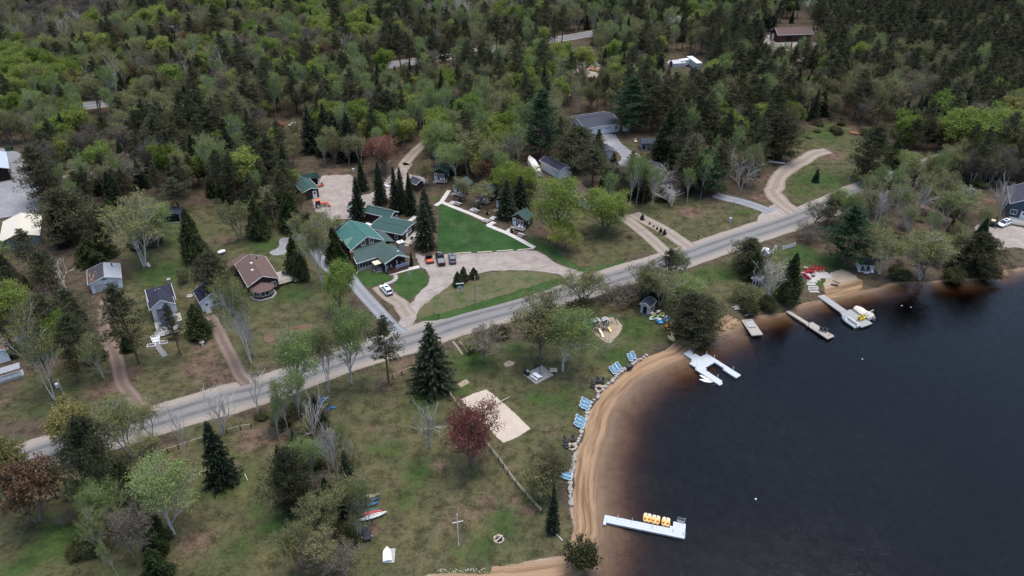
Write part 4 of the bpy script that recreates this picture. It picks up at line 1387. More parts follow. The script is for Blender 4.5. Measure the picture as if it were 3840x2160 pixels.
fr = gable('v',(1640,975),(1570,1010),(1770,1000),(1760,950),2.3,zr=3.0,Ln=5)
house('navy_hut','small navy roofed hut at the end of the grey gravel','hut',fr,M_PALEGREY,M_NAVY)
fr = gable('v',(1870,560),(1770,610),(1985,605),(1850,505),2.4,zr=3.3,W=4.6,Ln=4.2)
b = G('v',1870,700)
ss = thing('screened_shelter','small blue grey shelter with a navy roof and tall screened bays','shelter',(b.x,b.y,0),fr['rz'] * .2)
fr = dict(W=5.0,L=4.0,ze=2.4,zr=3.5)
m = MB()
m.add([],[])
slab(ss,'roof',[(-2.6,-.3,2.45),(2.6,-.3,2.45),(2.6,1.8,3.6),(-2.6,1.8,3.6)],M_SLATE)
slab(ss,'roof',[(-2.6,3.9,2.45),(2.6,3.9,2.45),(2.6,1.8,3.6),(-2.6,1.8,3.6)],M_SLATE)
m = MB()
for x in (-2.3,-.6,.6,2.3): m.box((x,0,1.2),(.2,.2,2.4))
m.box((0,0,.12),(4.6,.2,.24)).box((0,0,2.36),(4.6,.22,.18))
m.each('post',M_PALEGREY,ss)
m = MB()
m.prism([(-2.3,.5),(2.3,.5),(2.3,3.6),(-2.3,3.6)],.0,2.4)
m.build('wall',M_BLUEGREY,ss)
for x in (-1.5,1.5):
 m = MB()
 m.box((x,.2,.45),(.6,.5,.1)).box((x,.42,.85),(.6,.1,.8))
 m.build('chair',M_BLACK,ss)
fr = gable('v',(1545,345),(1512,362),(1582,358),(1552,330),2.1,zr=2.8,W=2.6,Ln=2.6)
b = G('v',1545,432)
house('garden_shed','tiny white garden shed right of the triple garage','shed',dict(fr,o=(b.x,b.y),rz=-.15),M_WHITESIDE,M_SLATE,[('F',0,.1,.8,1.8,dict(kind='door'))])
b = G('v',2165,1270)
pv = thing('garden_pavilion','little open pavilion with a navy hipped roof between white birches','pavilion',(b.x,b.y + 1.2,0),.2)
m = MB()
m.add([(-2,-2,2.4),(2,-2,2.4),(2,2,2.4),(-2,2,2.4),(0,0,3.6)],[(0,1,4),(1,2,4),(2,3,4),(3,0,4),(3,2,1,0)])
m.build('roof',M_NAVY,pv)
m = MB()
for x in (-1.7,1.7):
 for y in (-1.7,1.7): m.box((x,y,1.2),(.16,.16,2.4))
m.each('post',M_WHITE,pv)
m = MB()
m.box((0,0,.08),(3.8,3.8,.16))
m.build('floor',M_CONC,pv)
b = G('v',1990,1130)
fr = dict(o=(b.x,b.y + 1),rz=.2,W=6.0,L=5,ze=2.6,zr=3.8)
house('navy_roofed_cottage','navy roofed cottage half hidden left of the little pavilion','cottage',fr,M_PALEGREY,M_NAVY,[('F',1,1,.9,1)])
fr = gable('c',(725,205),(700,250),(740,262),(990,196),3.4,zr=6.0,W=9)
fb = house('brown_barn','long barn with a brown metal roof and a white door deep in the pines','barn',fr,M_LOG,M_BROWNROOF,[('F',-1.2,.1,2.4,2.8,dict(kind='garage_door',mull=0)),('R',6,.1,3,2.6,dict(kind='dark'))])
b = G('a',1325,235)
house('hidden_cottage','pale roofed cottage glimpsed through the far hillside wood','cottage',dict(o=(b.x,b.y),rz=1.35,W=7,L=9,ze=2.8,zr=4.6),M_BLUEGREY,M_PALEBLUE)
b = G('s',690,590)
house('hidden_cottage','grey green roofed cottage behind the row of white birches','cottage',dict(o=(b.x + 1.5,b.y),rz=.45,W=8,L=8,ze=2.6,zr=4.4),M_BLUEGREY,M_GREENROOF2,[('F',0,1,1.2,1)])
# ---- blue house at the right edge
b0,b1 = G('s',1500,850),G('s',1700,905)
fr = dict(W=11.0,L=12.0,ze=4.0,zr=7.2,o=(b1.x + 1.4,b1.y + .6),rz=-.45)
bl = house('blue_house','slate blue house with white windows cut by the right edge','house',fr,M_BLUEWALL,M_SLATE,[('F',-3.9,1.2,1.4,1.2),('F',-1.2,.3,1.7,2.0,dict(kind='door')),('F',-1.0,3.6,1.2,1.2),('F',2.4,1.2,1.4,1.2)])
planks(bl,-4.6,5.2,-3.2,.2,.35,M_GREYWOOD,16,'x')
m = MB()
for i in range(2): m.box((.4,-3.4 - .35 * i,.24 - .12 * i),(9.4,.36,.08))
m.build('step',M_GREYWOOD,bl)
# ---- lakeside sheds
b = G('r',1195,400)
fr = dict(W=2.6,L=3.2,ze=2.1,zr=3.0,o=(b.x + .2,b.y),rz=-.62)
house('lake_shed','small grey garden shed with a dark door beside the kayak rack','shed',fr,M_GREYSIDE,M_SLATE,[('F',0,.1,.9,1.8,dict(kind='dark',oh=.2)),('R',1.5,1.1,.5,.5,dict(mull=0,oh=.2,mats=M_BLACK))],oh=.2)
b = G('l',655,640)
fr = dict(W=2.3,L=2.4,ze=2.0,zr=2.6,o=(b.x,b.y),rz=-.5)
house('lake_shed','blue grey shed with dark double doors left of the large dead tree','shed',fr,M_BLUEWALL,M_SLATE,[('F',-.35,.1,.5,1.7,dict(kind='window',mull=0,oh=.2,mats=M_WHITE)),('F',.35,.1,.5,1.7,dict(kind='window',mull=0,oh=.2,mats=M_WHITE))],oh=.2)
b = G('l',2160,430)
ph = thing('playhouse','white lakeside hut with a slate roof and two dark chairs on its step','hut',(b.x,b.y,0),-.12)
m = MB()
m.prism([(-1.7,.9),(1.7,.9),(1.7,3.0),(-1.7,3.0)],0,2.0)
m.build('wall',M_WHITESIDE,ph)
slab(ph,'roof',[(-1.9,.1,1.95),(1.9,.1,1.95),(1.9,1.9,2.9),(-1.9,1.9,2.9)],M_SLATE)
slab(ph,'roof',[(-1.9,3.3,1.95),(1.9,3.3,1.95),(1.9,1.9,2.9),(-1.9,1.9,2.9)],M_SLATE)
m = MB()
m.box((0,.3,.1),(3.6,1.4,.2)).box((0,-.6,.05),(1.2,.5,.1))
m.build('step',M_WHITESIDE,ph)
m = MB()
for x in (-1.7,1.7): m.box((x,.3,1.0),(.12,.12,2.0))
m.box((0,.86,1.0),(.9,.06,1.8))
m.each('post',M_WHITE,ph)
b = G('f',1480,425)
gz = thing('lakeside_pavilion','dark open pavilion with a grey hipped roof above the playhouse','pavilion',(b.x,b.y + .6,0),.35)
m = MB()
m.add([(-2.3,-1.8,2.1),(2.3,-1.8,2.1),(2.3,1.8,2.1),(-2.3,1.8,2.1),(-.8,0,3.0),(.8,0,3.0)],[(0,1,5,4),(1,2,5),(2,3,4,5),(3,0,4),(3,2,1,0)])
m.build('roof',M_SLATE,gz)
m = MB()
for x in (-2,2):
 for y in (-1.5,1.5): m.box((x,y,1.05),(.16,.16,2.1))
m.box((0,1.5,.6),(4,.1,1.0))
m.each('post',M_LOG,gz)
# ------------------------------------------------------------------ tree kinds (mesh generators)
BARK = plain('grey_bark',(0.13,0.105,0.085),0.9,0.35,3,stretch=(4,4,.6))
PINEBARK = plain('red_pine_bark',(0.15,0.085,0.055),0.9,0.35,3,stretch=(4,4,.6))
BIRCHBARK = plain('white_birch_bark',(0.47,0.44,0.395),0.8,0.3,2,col2=(0.60,0.57,0.52),stretch=(1,1,4))
DEADBARK = plain('bleached_bark',(0.40,0.37,0.335),0.85,0.3,3)
TWIG = plain('twig_bark',(0.20,0.165,0.135),0.9,0.3,3)
F_PINE = foliage_mat('pine_needles',(0.040,0.051,0.026),(0.090,0.102,0.048),(0.072,0.070,0.040))
F_WPINE = foliage_mat('soft_pine_needles',(0.026,0.054,0.026),(0.062,0.108,0.046),(0.045,0.07,0.034))
F_SPRUCE = foliage_mat('spruce_needles',(0.023,0.037,0.021),(0.058,0.077,0.039),(0.048,0.054,0.030))
F_CEDAR = foliage_mat('cedar_sprays',(0.030,0.048,0.018),(0.064,0.094,0.030),(0.052,0.058,0.024))
F_MAPLE = foliage_mat('new_maple_leaves',(0.125,0.195,0.034),(0.250,0.330,0.068),(0.23,0.25,0.07),0.2,0.4)
F_ASPEN = foliage_mat('aspen_leaves',(0.125,0.205,0.052),(0.255,0.335,0.105),(0.20,0.23,0.085),0.2,0.4)
F_BIRCH = foliage_mat('birch_leaves',(0.140,0.165,0.050),(0.255,0.275,0.095),(0.19,0.185,0.08),0.2,0.4)
F_BUD = foliage_mat('leaf_buds',(0.125,0.122,0.052),(0.225,0.215,0.092),(0.18,0.185,0.078),0.25,0.3)
F_YEL = foliage_mat('yellow_catkins',(0.17,0.165,0.055),(0.28,0.265,0.095),None,0.15,0.35)
F_RED = foliage_mat('red_maple_buds',(0.17,0.060,0.046),(0.30,0.110,0.082),None,0.2,0.3)
F_RUST = foliage_mat('rust_buds',(0.090,0.050,0.030),(0.150,0.085,0.052),None,0.2,0.3)
F_GREYTWIG = foliage_mat('grey_twigs',(0.085,0.076,0.056),(0.135,0.120,0.092),None,0.2,0.1)
F_BLUE = foliage_mat('blue_spruce_needles',(0.022,0.045,0.034),(0.045,0.075,0.058),None,0.1)
F_MOCK = foliage_mat('shrub_leaves',(0.038,0.050,0.020),(0.085,0.098,0.036),(0.085,0.070,0.035),0.25,0.3)
class Leaves:
 def __init__(s,seed):
  s.r = np.random.default_rng(seed)
  s.V,s.T = [],[]
 def quads(s,C,size,up=0.0,aspect=1.0,tone=None,fold=0.25,along=None):
  """a scatter of small bent leaf faces centred on C"""
  C = np.asarray(C,float)
  n = len(C)
  if n == 0: return
  r = s.r
  nm = r.normal(size=(n,3))
  nm[:,2] = nm[:,2] * (1 - up) + up * 2.0
  nm /= np.linalg.norm(nm,axis=1)[:,None] + 1e-9
  a = r.normal(size=(n,3)) if along is None else np.asarray(along,float) + r.normal(size=(n,3)) * 0.25
  a -= nm * (a * nm).sum(1)[:,None]
  a /= np.linalg.norm(a,axis=1)[:,None] + 1e-9
  b = np.cross(nm,a)
  sz = size * (0.65 + 0.7 * r.random(n))[:,None]
  k = sz * aspect
  j = lambda: 1 + 0.35 * (r.random((n,1)) - 0.5)
  P = np.stack([C - a * sz * j() + nm * sz * fold * 0,C - b * k * j() - nm * sz * fold,C + a * sz * j(),C + b * k * j() - nm * sz * fold],1)
  s.V.append(P.reshape(-1,3))
  s.T.append(r.random(n) if tone is None else np.clip(np.asarray(tone) + (r.random(n) - .5) * 0.35,0,1))
 def mesh(s,name,mat):
  V = np.concatenate(s.V)
  T = np.concatenate(s.T)
  me = np_mesh(name,V,np.arange(len(V)).reshape(-1,4))
  at = me.attributes.new('tone','FLOAT','FACE')
  at.data.foreach_set('value',T.astype(np.float32))
  me.materials.append(mat)
  return me
class Wood:
 """branch skeleton kept as tapered tubes"""
 def __init__(s,seed):
  s.r = random.Random(seed)
  s.mb = MB()
  s.tips = []
 def limb(s,p,d,ln,r0,r1,n=5,seg=3,wig=0.12,lift=0.0):
  pts = [Vector(p)]
  rad = [r0]
  d = Vector(d).normalized()
  for i in range(seg):
   d = (d + Vector((s.r.uniform(-wig,wig),s.r.uniform(-wig,wig),s.r.uniform(-wig,wig) + lift))).normalized()
   pts.append(pts[-1] + d * ln / seg)
   rad.append(r0 + (r1 - r0) * (i + 1) / seg)
  s.mb.tube(pts,rad,n,cap=False)
  return pts,rad,d
def grow(w,p,d,ln,r,lv,maxlv,spread,kids,shrink=0.66,lift=0.08,start=0.35,wig=0.14,minr=0.012):
 pts,rad,d2 = w.limb(p,d,ln,r,max(r * 0.55,minr),5 if lv < 2 else 3,4 if lv < 2 else 2,wig,lift)
 w.tips.append((pts[-1],d2,lv))
 if lv >= maxlv: return
 k = kids[min(lv,len(kids) - 1)]
 a0 = w.r.uniform(0,6.28)
 for i in range(k):
  t = start + (1 - start) * (i + 0.6 * w.r.random()) / k
  f = min(t,0.999) * (len(pts) - 1)
  i0 = int(f)
  q = pts[i0].lerp(pts[i0 + 1],f - i0)
  rr = rad[i0] + (rad[i0 + 1] - rad[i0]) * (f - i0)
  ax = a0 + i * 2.4 + w.r.uniform(-.4,.4)
  dd = (pts[i0 + 1] - pts[i0]).normalized()
  u = dd.orthogonal().normalized()
  v = dd.cross(u)
  sp = spread * w.r.uniform(0.75,1.25)
  nd = dd * math.cos(sp) + (u * math.cos(ax) + v * math.sin(ax)) * math.sin(sp)
  grow(w,q,nd,ln * shrink * (1.15 - 0.45 * t) * w.r.uniform(0.8,1.2),max(rr * 0.62,minr),lv + 1,maxlv,spread,kids,shrink,lift,0.25,wig,minr)
TREES = {}   # kind -> list of (trunk mesh, crown mesh, nominal height, nominal crown radius)
def kind(name,wood,leaves,barkmat,leafmat,h,rad):
 tm = wood.mb.mesh(name + '_trunk',barkmat) if wood.mb.v else None
 cm = leaves.mesh(name + '_crown',leafmat) if leaves.V else None
 TREES.setdefault(name,[]).append((tm,cm,h,rad))
def make_spruce(name,seed,leafmat,h=14.0,rad=2.9,dens=1.0,gap=0.0,ls=0.34):
 w,lf = Wood(seed),Leaves(seed)
 r = lf.r
 w.mb.tube([(0,0,-.2),(0.03,0,h * .5),(0,0,h)],[h * .014,h * .009,0.02],6,False)
 z = h * (0.05 + gap)
 C,A,T = [],[],[]
 while z < h * 0.985:
  f = (z - h * 0.04) / (h * 0.96)
  R_ = rad * ((1 - f) ** 0.82) * (0.82 + 0.3 * r.random()) + 0.12
  nb = max(4,int((5 + 7 * (1 - f)) * dens))
  a0 = r.random() * 6.28
  for b in range(nb):
   a = a0 + 6.283 * b / nb + r.normal() * 0.18
   Lb = R_ * (0.75 + 0.4 * r.random())
   tone = r.random()
   m = max(2,int(Lb / (ls * 0.62)))
   t = (np.arange(m) + 0.5 + 0.3 * r.random(m)) / m
   rr = Lb * t
   zz = z + Lb * (0.10 - 0.42 * t + 0.22 * t * t) + r.normal(size=m) * 0.05
   lat = r.normal(size=m) * (0.26 * Lb * (1.05 - t)) * 0.7
   ca,sa = math.cos(a),math.sin(a)
   C.append(np.stack([ca * rr - sa * lat,sa * rr + ca * lat,zz],1))
   A.append(np.tile([ca,sa,-0.25],(m,1)))
   T.append(np.full(m,tone))
  z += h * 0.030 * (0.8 + 0.5 * r.random()) * (0.75 + 0.5 * (1 - f))
 C,A,T = np.concatenate(C),np.concatenate(A),np.concatenate(T)
 lf.quads(C,ls,0.55,0.55,T,0.3,A)
 lf.quads(C + r.normal(size=C.shape) * 0.14 - [0,0,0.12],ls * 0.75,0.3,0.5,T,0.3,A)
 kind(name,w,lf,BARK,leafmat,h,rad)
def make_pine(name,seed,leafmat,h=17.0,rad=3.6,bare=0.4,nb=46,puff=26,ls=0.26,barkmat=None,flat=0.5,point=1.0):
 w,lf = Wood(seed),Leaves(seed)
 r = lf.r
 bend = r.normal(size=2) * 0.35
 spine = [Vector((bend[0] * (t ** 2),bend[1] * math.sin(t * 2.5),h * t)) for t in np.linspace(0,1,7)]
 spine[0].z = -.2
 w.mb.tube(spine,[h * .015 * (1 - .9 * t) + .02 for t in np.linspace(0,1,7)],6,False)
 for i in range(nb):
  f = (i + 0.5) / nb
  z = bare + (1 - bare) * f
  prof = (math.sin(min(1,(f * 1.25 + 0.12)) * 3.14159 * 0.62 + 0.35)) * (1 - f ** (2.2 * point)) + 0.10
  a = i * 2.39996 + r.normal() * 0.45
  Lb = max(0.35,rad * prof * (0.6 + 0.6 * r.random()))
  k = z * 6
  i0 = min(int(k),5)
  p0 = spine[i0].lerp(spine[i0 + 1],k - i0)
  rise = (0.05 + 0.5 * f + r.normal() * 0.12)
  d = Vector((math.cos(a),math.sin(a),rise))
  pts,rd,dd = w.limb(p0,d,Lb,0.055 * (1.2 - f) + .02,0.015,3,2,0.12,0.05)
  tone = r.random()
  for q,s_ in ((pts[-1],1.0),(pts[1],0.75)) if Lb > 1.1 else ((pts[-1],0.8),):
   m = max(6,int(puff * s_))
   e = r.normal(size=(m,3))
   e /= np.linalg.norm(e,axis=1)[:,None]
   rad_p = s_ * (0.42 + 0.20 * Lb) * (0.6 + 0.4 * r.random((m,1)))
   C = np.array(q) + e * rad_p * [1,1,flat] + [0,0,0.1]
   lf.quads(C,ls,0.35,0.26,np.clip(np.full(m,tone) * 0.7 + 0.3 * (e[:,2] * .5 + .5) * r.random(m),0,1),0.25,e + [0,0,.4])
 kind(name,w,lf,barkmat or PINEBARK,leafmat,h,rad)
def make_cedar(name,seed,leafmat,h=9.0,rad=2.0,n=2600,ls=0.24,blunt=0.75):
 w,lf = Wood(seed),Leaves(seed)
 r = lf.r
 w.mb.tube([(0,0,-.2),(0,0,h * .9)],[h * .016,0.03],6,False)
 f = r.random(n) ** 1.15
 a = r.random(n) * 6.283
 lump = 1 + 0.20 * np.sin(3 * a + 9 * f + seed) + 0.16 * np.sin(7 * a - 17 * f) + 0.08 * np.sin(13 * a + 31 * f)
 R_ = rad * ((1 - f) ** blunt) * (0.35 + 0.65 * np.minimum(1,f * 9 + 0.55)) * lump
 k = 1 - 0.55 * r.random(n) ** 2.2
 C = np.stack([np.cos(a) * R_ * k,np.sin(a) * R_ * k,h * (0.04 + 0.96 * f) + r.normal(size=n) * 0.1],1)
 T = 0.5 + 0.5 * np.sin(5 * a + 14 * f + seed * 2) * np.sin(9 * f + 2 * a)
 lf.quads(C,ls,0.1,0.5,T,0.3,np.stack([np.cos(a) * .5,np.sin(a) * .5,np.full(n,0.9)],1))
 kind(name,w,lf,BARK,leafmat,h,rad)
def make_leafy(name,seed,leafmat,h=13.0,rad=4.0,stems=1,maxlv=3,spread=0.62,kids=(7,5,4),per=9,ls=0.26,barkmat=None,base=0.28,
               r0=0.22,clump=0.75,lift=0.10,minlv=2,lean=0.12,twigs=0,shrink=0.62,wig=0.14,tl=0.66,minr=0.015):
 w,lf = Wood(seed),Leaves(seed)
 r = lf.r
 for s_ in range(stems):
  a = 6.283 * s_ / stems + r.random()
  k = 0.0 if stems == 1 else lean + 0.1 * r.random()
  d = Vector((math.cos(a) * k,math.sin(a) * k,1))
  grow(w,Vector((math.cos(a) * .15 * (stems > 1),math.sin(a) * .15 * (stems > 1),-.2)),d,h * tl * (0.85 + .3 * r.random() if stems > 1 else 1),r0 / math.sqrt(stems),0,maxlv,spread,kids,shrink,lift,base,wig,minr)
 tips = [t for t in w.tips if t[2] >= minlv]
 if per:
  P = np.array([tuple(t[0]) for t in tips])
  tone = r.random(len(P))
  m = per
  C = np.repeat(P,m,0) + r.normal(size=(len(P) * m,3)) * clump * [0.5,0.5,0.38]
  lf.quads(C,ls,0.3,0.6,np.repeat(tone,m),0.2)
 # measure and trim to nominal size
 allv = np.array(w.mb.v)
 if lf.V: allv = np.concatenate([allv] + lf.V)
 top = allv[:,2].max()
 rr = np.percentile(np.hypot(allv[:,0],allv[:,1]),86)
 w.mb.v = [(x * rad / rr,y * rad / rr,z * h / top) for x,y,z in w.mb.v]
 lf.V = [q * [rad / rr,rad / rr,h / top] for q in lf.V]
 kind(name,w,lf,barkmat or BARK,leafmat,h,rad)
def make_shrub(name,seed,leafmat,h=2.2,rad=1.7,per=18,ls=0.095):
 make_leafy(name,seed,leafmat,h,rad,7,2,0.6,(6,4),per,ls,TWIG,0.2,0.09,0.35,0.12,1,0.55,0)
for q in range(4): make_spruce('spruce_tree',11 + q,F_SPRUCE,14,2.5 + .35 * q,1.15 + .1 * q,ls=.27)
for q in range(2): make_spruce('fir_tree',31 + q,F_SPRUCE,12,3.2,1.5,ls=0.27)
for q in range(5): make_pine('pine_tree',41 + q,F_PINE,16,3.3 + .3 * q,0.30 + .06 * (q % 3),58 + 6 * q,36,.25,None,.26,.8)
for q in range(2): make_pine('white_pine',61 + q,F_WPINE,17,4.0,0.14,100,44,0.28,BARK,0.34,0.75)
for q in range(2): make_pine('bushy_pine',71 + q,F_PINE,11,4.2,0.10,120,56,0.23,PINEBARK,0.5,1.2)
for q in range(3): make_cedar('cedar_tree',81 + q,F_CEDAR,9,2.1,6500,.165)
for q in range(4): make_leafy('maple_tree',91 + q,F_MAPLE,13,3.6,1 + q % 2,3,0.5,(9,7,5),15,0.2,BARK,0.2,clump=.8)
for q in range(2): make_leafy('broad_tree',201 + q,F_MAPLE,13,4.0,1 + q,3,0.5,(9,7,6),26,0.125,BARK,0.16,clump=.85)
for q in range(2): make_leafy('pale_broad_tree',211 + q,F_ASPEN,13,4.0,1 + q,3,0.5,(9,7,6),20,0.125,BIRCHBARK,0.2,clump=.85)
for q in range(3): make_leafy('aspen_tree',101 + q,F_ASPEN,15,2.4,1,3,0.42,(12,6,4),12,0.17,BIRCHBARK,0.35,0.17,0.6,0.09,tl=.8)
for q in range(4): make_leafy('birch_tree',111 + q,F_BIRCH,14,3.0,2 + q % 2,3,0.42,(8,5,5),11,0.155,BIRCHBARK,0.38,0.24,0.55,0.10,lean=0.16,tl=.8)
for q in range(4): make_leafy('budding_tree',121 + q,F_BUD,12,3.0,1 + q % 3,3,0.45,(8,6,5),10,0.12,TWIG,0.28,0.2,0.5)
for q in range(3): make_leafy('bare_tree',131 + q,F_GREYTWIG,11,3.2,1 + q,3,0.48,(6,4,3),0,0.1,DEADBARK,0.25,0.27,0.4,0.13,wig=0.3,minr=.022,tl=.8)
for q in range(2): make_leafy('grey_tree',141 + q,F_GREYTWIG,12,3.4,1 + q,3,0.5,(8,6,6),8,0.11,TWIG,0.3,0.2,0.4)
for q in range(2): make_leafy('red_maple',151 + q,F_RED,10,3.6,3,3,0.5,(9,7,6),6,0.115,TWIG,0.1,0.3,0.42)
make_leafy('rust_tree',161,F_RUST,9,3.4,2,3,0.55,(8,6,5),9,0.14,TWIG,0.2,0.22,0.4)
for q in range(2): make_leafy('yellow_tree',171 + q,F_YEL,8,3.6,4,3,0.5,(7,6,5),14,0.14,TWIG,0.25,0.26,0.45,lean=.3)
make_spruce('blue_spruce',181,F_BLUE,4,1.3,1.2,ls=0.2)
for q in range(2): make_shrub('shrub',191 + q,F_MOCK)
make_shrub('budding_shrub',195,F_BUD,2.6,1.8,14,0.075)
make_shrub('grey_shrub',197,F_GREYTWIG,3.0,2.2,12,0.06)
NTREE = [0]
def tree(knd,x,y,h,label,cat='tree',name=None,wide=1.0,group=None,var=None,z=0.0,lean=None):
 vs = TREES[knd]
 tm,cm,h0,r0 = vs[(NTREE[0] if var is None else var) % len(vs)]
 NTREE[0] += 1
 nm = name or (knd if knd.endswith(('_tree','shrub')) else knd + '_tree')
 t = thing(nm,label,cat,(x,y,z),rng.uniform(0,6.28),group)
 s = h / h0
 t.scale = (s * wide,s * wide,s)
 if lean:
  t.rotation_euler = (lean[0],lean[1],t.rotation_euler[2])
 if tm: link(bpy.data.objects.new('trunk',tm),t)
 if cm: link(bpy.data.objects.new('crown',cm),t)
 return t
MANUAL = []
def T(knd,cb,bx,by,ct,tx,ty,wpx,label,**kw):
 """a tree whose foot and top both show; wpx = crown width in overview pixels"""
 b = G(cb,bx,by)
 vt = full(ct,tx,ty)[1] * 2576 / 3840
 h = max(0.8,height_at(b,vt))
 u,v,dz = proj((b.x,b.y,h * .6))
 rad = wpx * 0.5 * dz / FOC * 3840 / 2576
 vs = TREES[knd]
 v_ = vs[NTREE[0] % len(vs)]
 wide = (rad / v_[3]) / (h / v_[2])
 MANUAL.append((b.x,b.y,rad))
 return tree(knd,b.x,b.y,h,label,wide=max(0.45,min(2.2,wide)),**kw)
# ------------------------------------------------------------------ trees one can tell apart, foot by foot
# T(kind, foot crop, x, y, top crop, x, y, crown width, label)
T('spruce_tree','o',1090,974,'o',1089,812,98,'tall dark spruce standing alone on the grass just below the road',cat='spruce tree',var=2)
T('red_maple','o',1188,1170,'o',1195,1005,122,'red budding maple covering the left corner of the volleyball sand',cat='maple tree',var=0)
T('bare_tree','h',680,490,'h',690,60,135,'bleached leafless tree left of the red budding maple',cat='bare tree',var=0)
T('pine_tree','o',978,962,'o',975,798,106,'open crowned pine with a reddish trunk beside the big lone spruce',cat='pine tree',var=1)
T('fir_tree','o',562,1212,'o',538,1056,92,'broad dark fir alone on the left slope below the road',cat='fir tree')
T('bushy_pine','o',276,1275,'o',262,1062,140,'huge dense black green pine at the left edge of the road',cat='pine tree')
T('cedar_tree','g',985,900,'g',985,575,66,'mid green cedar squeezed between the dense black pine and a green aspen',cat='cedar tree')
T('pale_broad_tree','o',438,1343,'o',430,1186,172,'wide fresh green tree with a pale trunk on the lower left slope',cat='broadleaf tree',var=2)
T('pale_broad_tree','o',296,1335,'o',272,1213,100,'fresh green aspen with thin white stems under the dense black pine',cat='aspen tree')
T('grey_tree','o',350,1425,'o',338,1288,112,'purplish grey twiggy tree at the foot of the fresh green aspen',cat='bare tree')
T('cedar_tree','o',398,1400,'o',384,1316,60,'dark cedar behind the wide fresh green tree trunk',cat='cedar tree')
T('cedar_tree','o',404,1462,'o',396,1380,80,'bright green cedar cut by the bottom edge of the picture',cat='cedar tree')
T('rust_tree','o',98,1312,'o',80,1168,140,'rust coloured budding tree over the rail fence in the lower left',cat='rust tree')
T('yellow_tree','g',140,880,'g',40,410,88,'yellow green tree on the left edge beside the rust coloured tree',cat='yellow tree')
T('yellow_tree','g',625,500,'g',560,160,110,'yellow flowering tree in front of the left power pole',cat='yellow tree')
T('birch_tree','g',985,560,'g',930,110,110,'thin pale birch hanging over the road right of the yellow tree',cat='birch tree')
T('birch_tree','g',1130,420,'g',1110,130,70,'second thin birch over the road, right of the pale one',cat='birch tree')
T('bare_tree','g',1390,580,'g',1310,130,66,'small white dead tree leaning over the road verge',cat='bare tree',var=1)
T('bare_tree','g',1660,400,'g',1630,60,84,'white dead tree directly behind the broad dark fir',cat='bare tree',var=2)
T('bare_tree','g',1915,240,'g',1830,-90,90,'dark leafless tree leaning across the road',cat='bare tree',var=0)
T('budding_tree','g',1170,680,'g',1120,370,76,'small budding tree beside the broken rail below the road',cat='budding tree')
T('pale_broad_tree','o',752,1012,'o',738,832,132,'bright yellow green tree rising from the road verge',cat='broadleaf tree',var=0)
T('pale_broad_tree','o',884,965,'o',878,768,112,'tall light green aspen right of the bright yellow green verge tree',cat='aspen tree')
T('birch_tree','o',828,988,'o',818,800,60,'slim birch between the two bright green verge trees',cat='birch tree')
T('bare_tree','g',2340,440,'g',2350,70,90,'white forked dead tree in front of the blue tarpaulin',cat='bare tree',var=1)
T('bare_tree','g',2515,740,'g',2520,250,60,'tall white dead tree in the middle thicket',cat='bare tree',var=2)
T('bare_tree','g',2460,720,'g',2420,350,50,'slender grey dead tree left of the tall white one',cat='bare tree',var=0)
T('bare_tree','h',90,740,'h',100,400,60,'grey dead tree leaning over the meadow edge',cat='bare tree',var=0)
T('budding_tree','h',130,800,'h',160,480,60,'half leafed tree beside the grey leaning dead tree',cat='budding tree')
T('spruce_tree','g',2205,530,'g',2195,355,38,'small pointed spruce in the middle thicket, left of a pair',cat='spruce tree',var=0)
T('spruce_tree','g',2275,620,'g',2265,430,46,'small pointed spruce in the middle thicket, right of a pair',cat='spruce tree',var=1)
T('pale_broad_tree','g',2340,640,'g',2320,430,80,'green young aspen behind the pair of small spruces',cat='aspen tree')
T('bushy_pine','g',2210,960,'g',2180,530,122,'grey green rounded pine in the middle of the lower slope',cat='pine tree')
T('grey_tree','g',2380,960,'g',2330,680,80,'grey twiggy tree beside the rounded pine',cat='bare tree')
T('budding_tree','g',2440,1200,'g',2450,800,92,'yellowish budding tree at the edge of the lower meadow',cat='budding tree')
T('spruce_tree','h',60,980,'h',55,715,40,'narrow dark spruce left of the canoe rack',cat='spruce tree',var=3)
T('birch_tree','x',225,950,'x',200,240,60,'thin young birch in front of the canoe rack',cat='birch tree',var=1)
T('birch_tree','x',318,900,'x',360,300,56,'slender young birch right beside the red canoe',cat='birch tree',var=2)
T('birch_tree','x',190,970,'x',140,560,54,'small sparse birch left of the canoe rack',cat='birch tree',var=0)
T('cedar_tree','x',100,1060,'x',100,870,44,'little green cedar below the sparse birches',cat='cedar tree')
T('cedar_tree','h',-60,1000,'h',-40,720,60,'dark cedar in the thicket left of the canoes',cat='cedar tree')
T('bushy_pine','h',-80,1120,'h',-100,830,74,'dark bushy pine in the thicket below the budding tree',cat='pine tree')
T('grey_tree','h',60,1450,'h',40,1250,110,'purplish grey bush at the bottom edge left of the overturned boat',cat='bush')
T('spruce_tree','h',1590,1115,'h',1580,775,62,'thin spruce at the lower end of the rail fence',cat='spruce tree',var=0)
T('shrub','h',1800,1390,'h',1760,1200,70,'round green shrub on the corner of the lower beach',cat='bush')
T('budding_shrub','h',1490,880,'h',1490,610,60,'twiggy grey shrub between the rail fence and the beach',cat='bush')
T('budding_tree','h',1600,800,'h',1560,480,80,'faint yellow budding sapling behind the lower loungers',cat='budding tree')
T('budding_tree','e',1500,1275,'e',1430,800,150,'big brownish yellow budding tree beside the picnic deck',cat='budding tree',var=2)
T('pale_broad_tree','e',1665,1370,'e',1700,940,142,'big pale green tree just above the picnic deck',cat='broadleaf tree')
T('budding_tree','e',1830,900,'e',1840,610,108,'round pale yellow green tree at the resort exit',cat='yellow tree')
T('grey_tree','e',1070,1300,'e',1070,1030,104,'grey leafless spreading tree above the horseshoe pits',cat='bush')
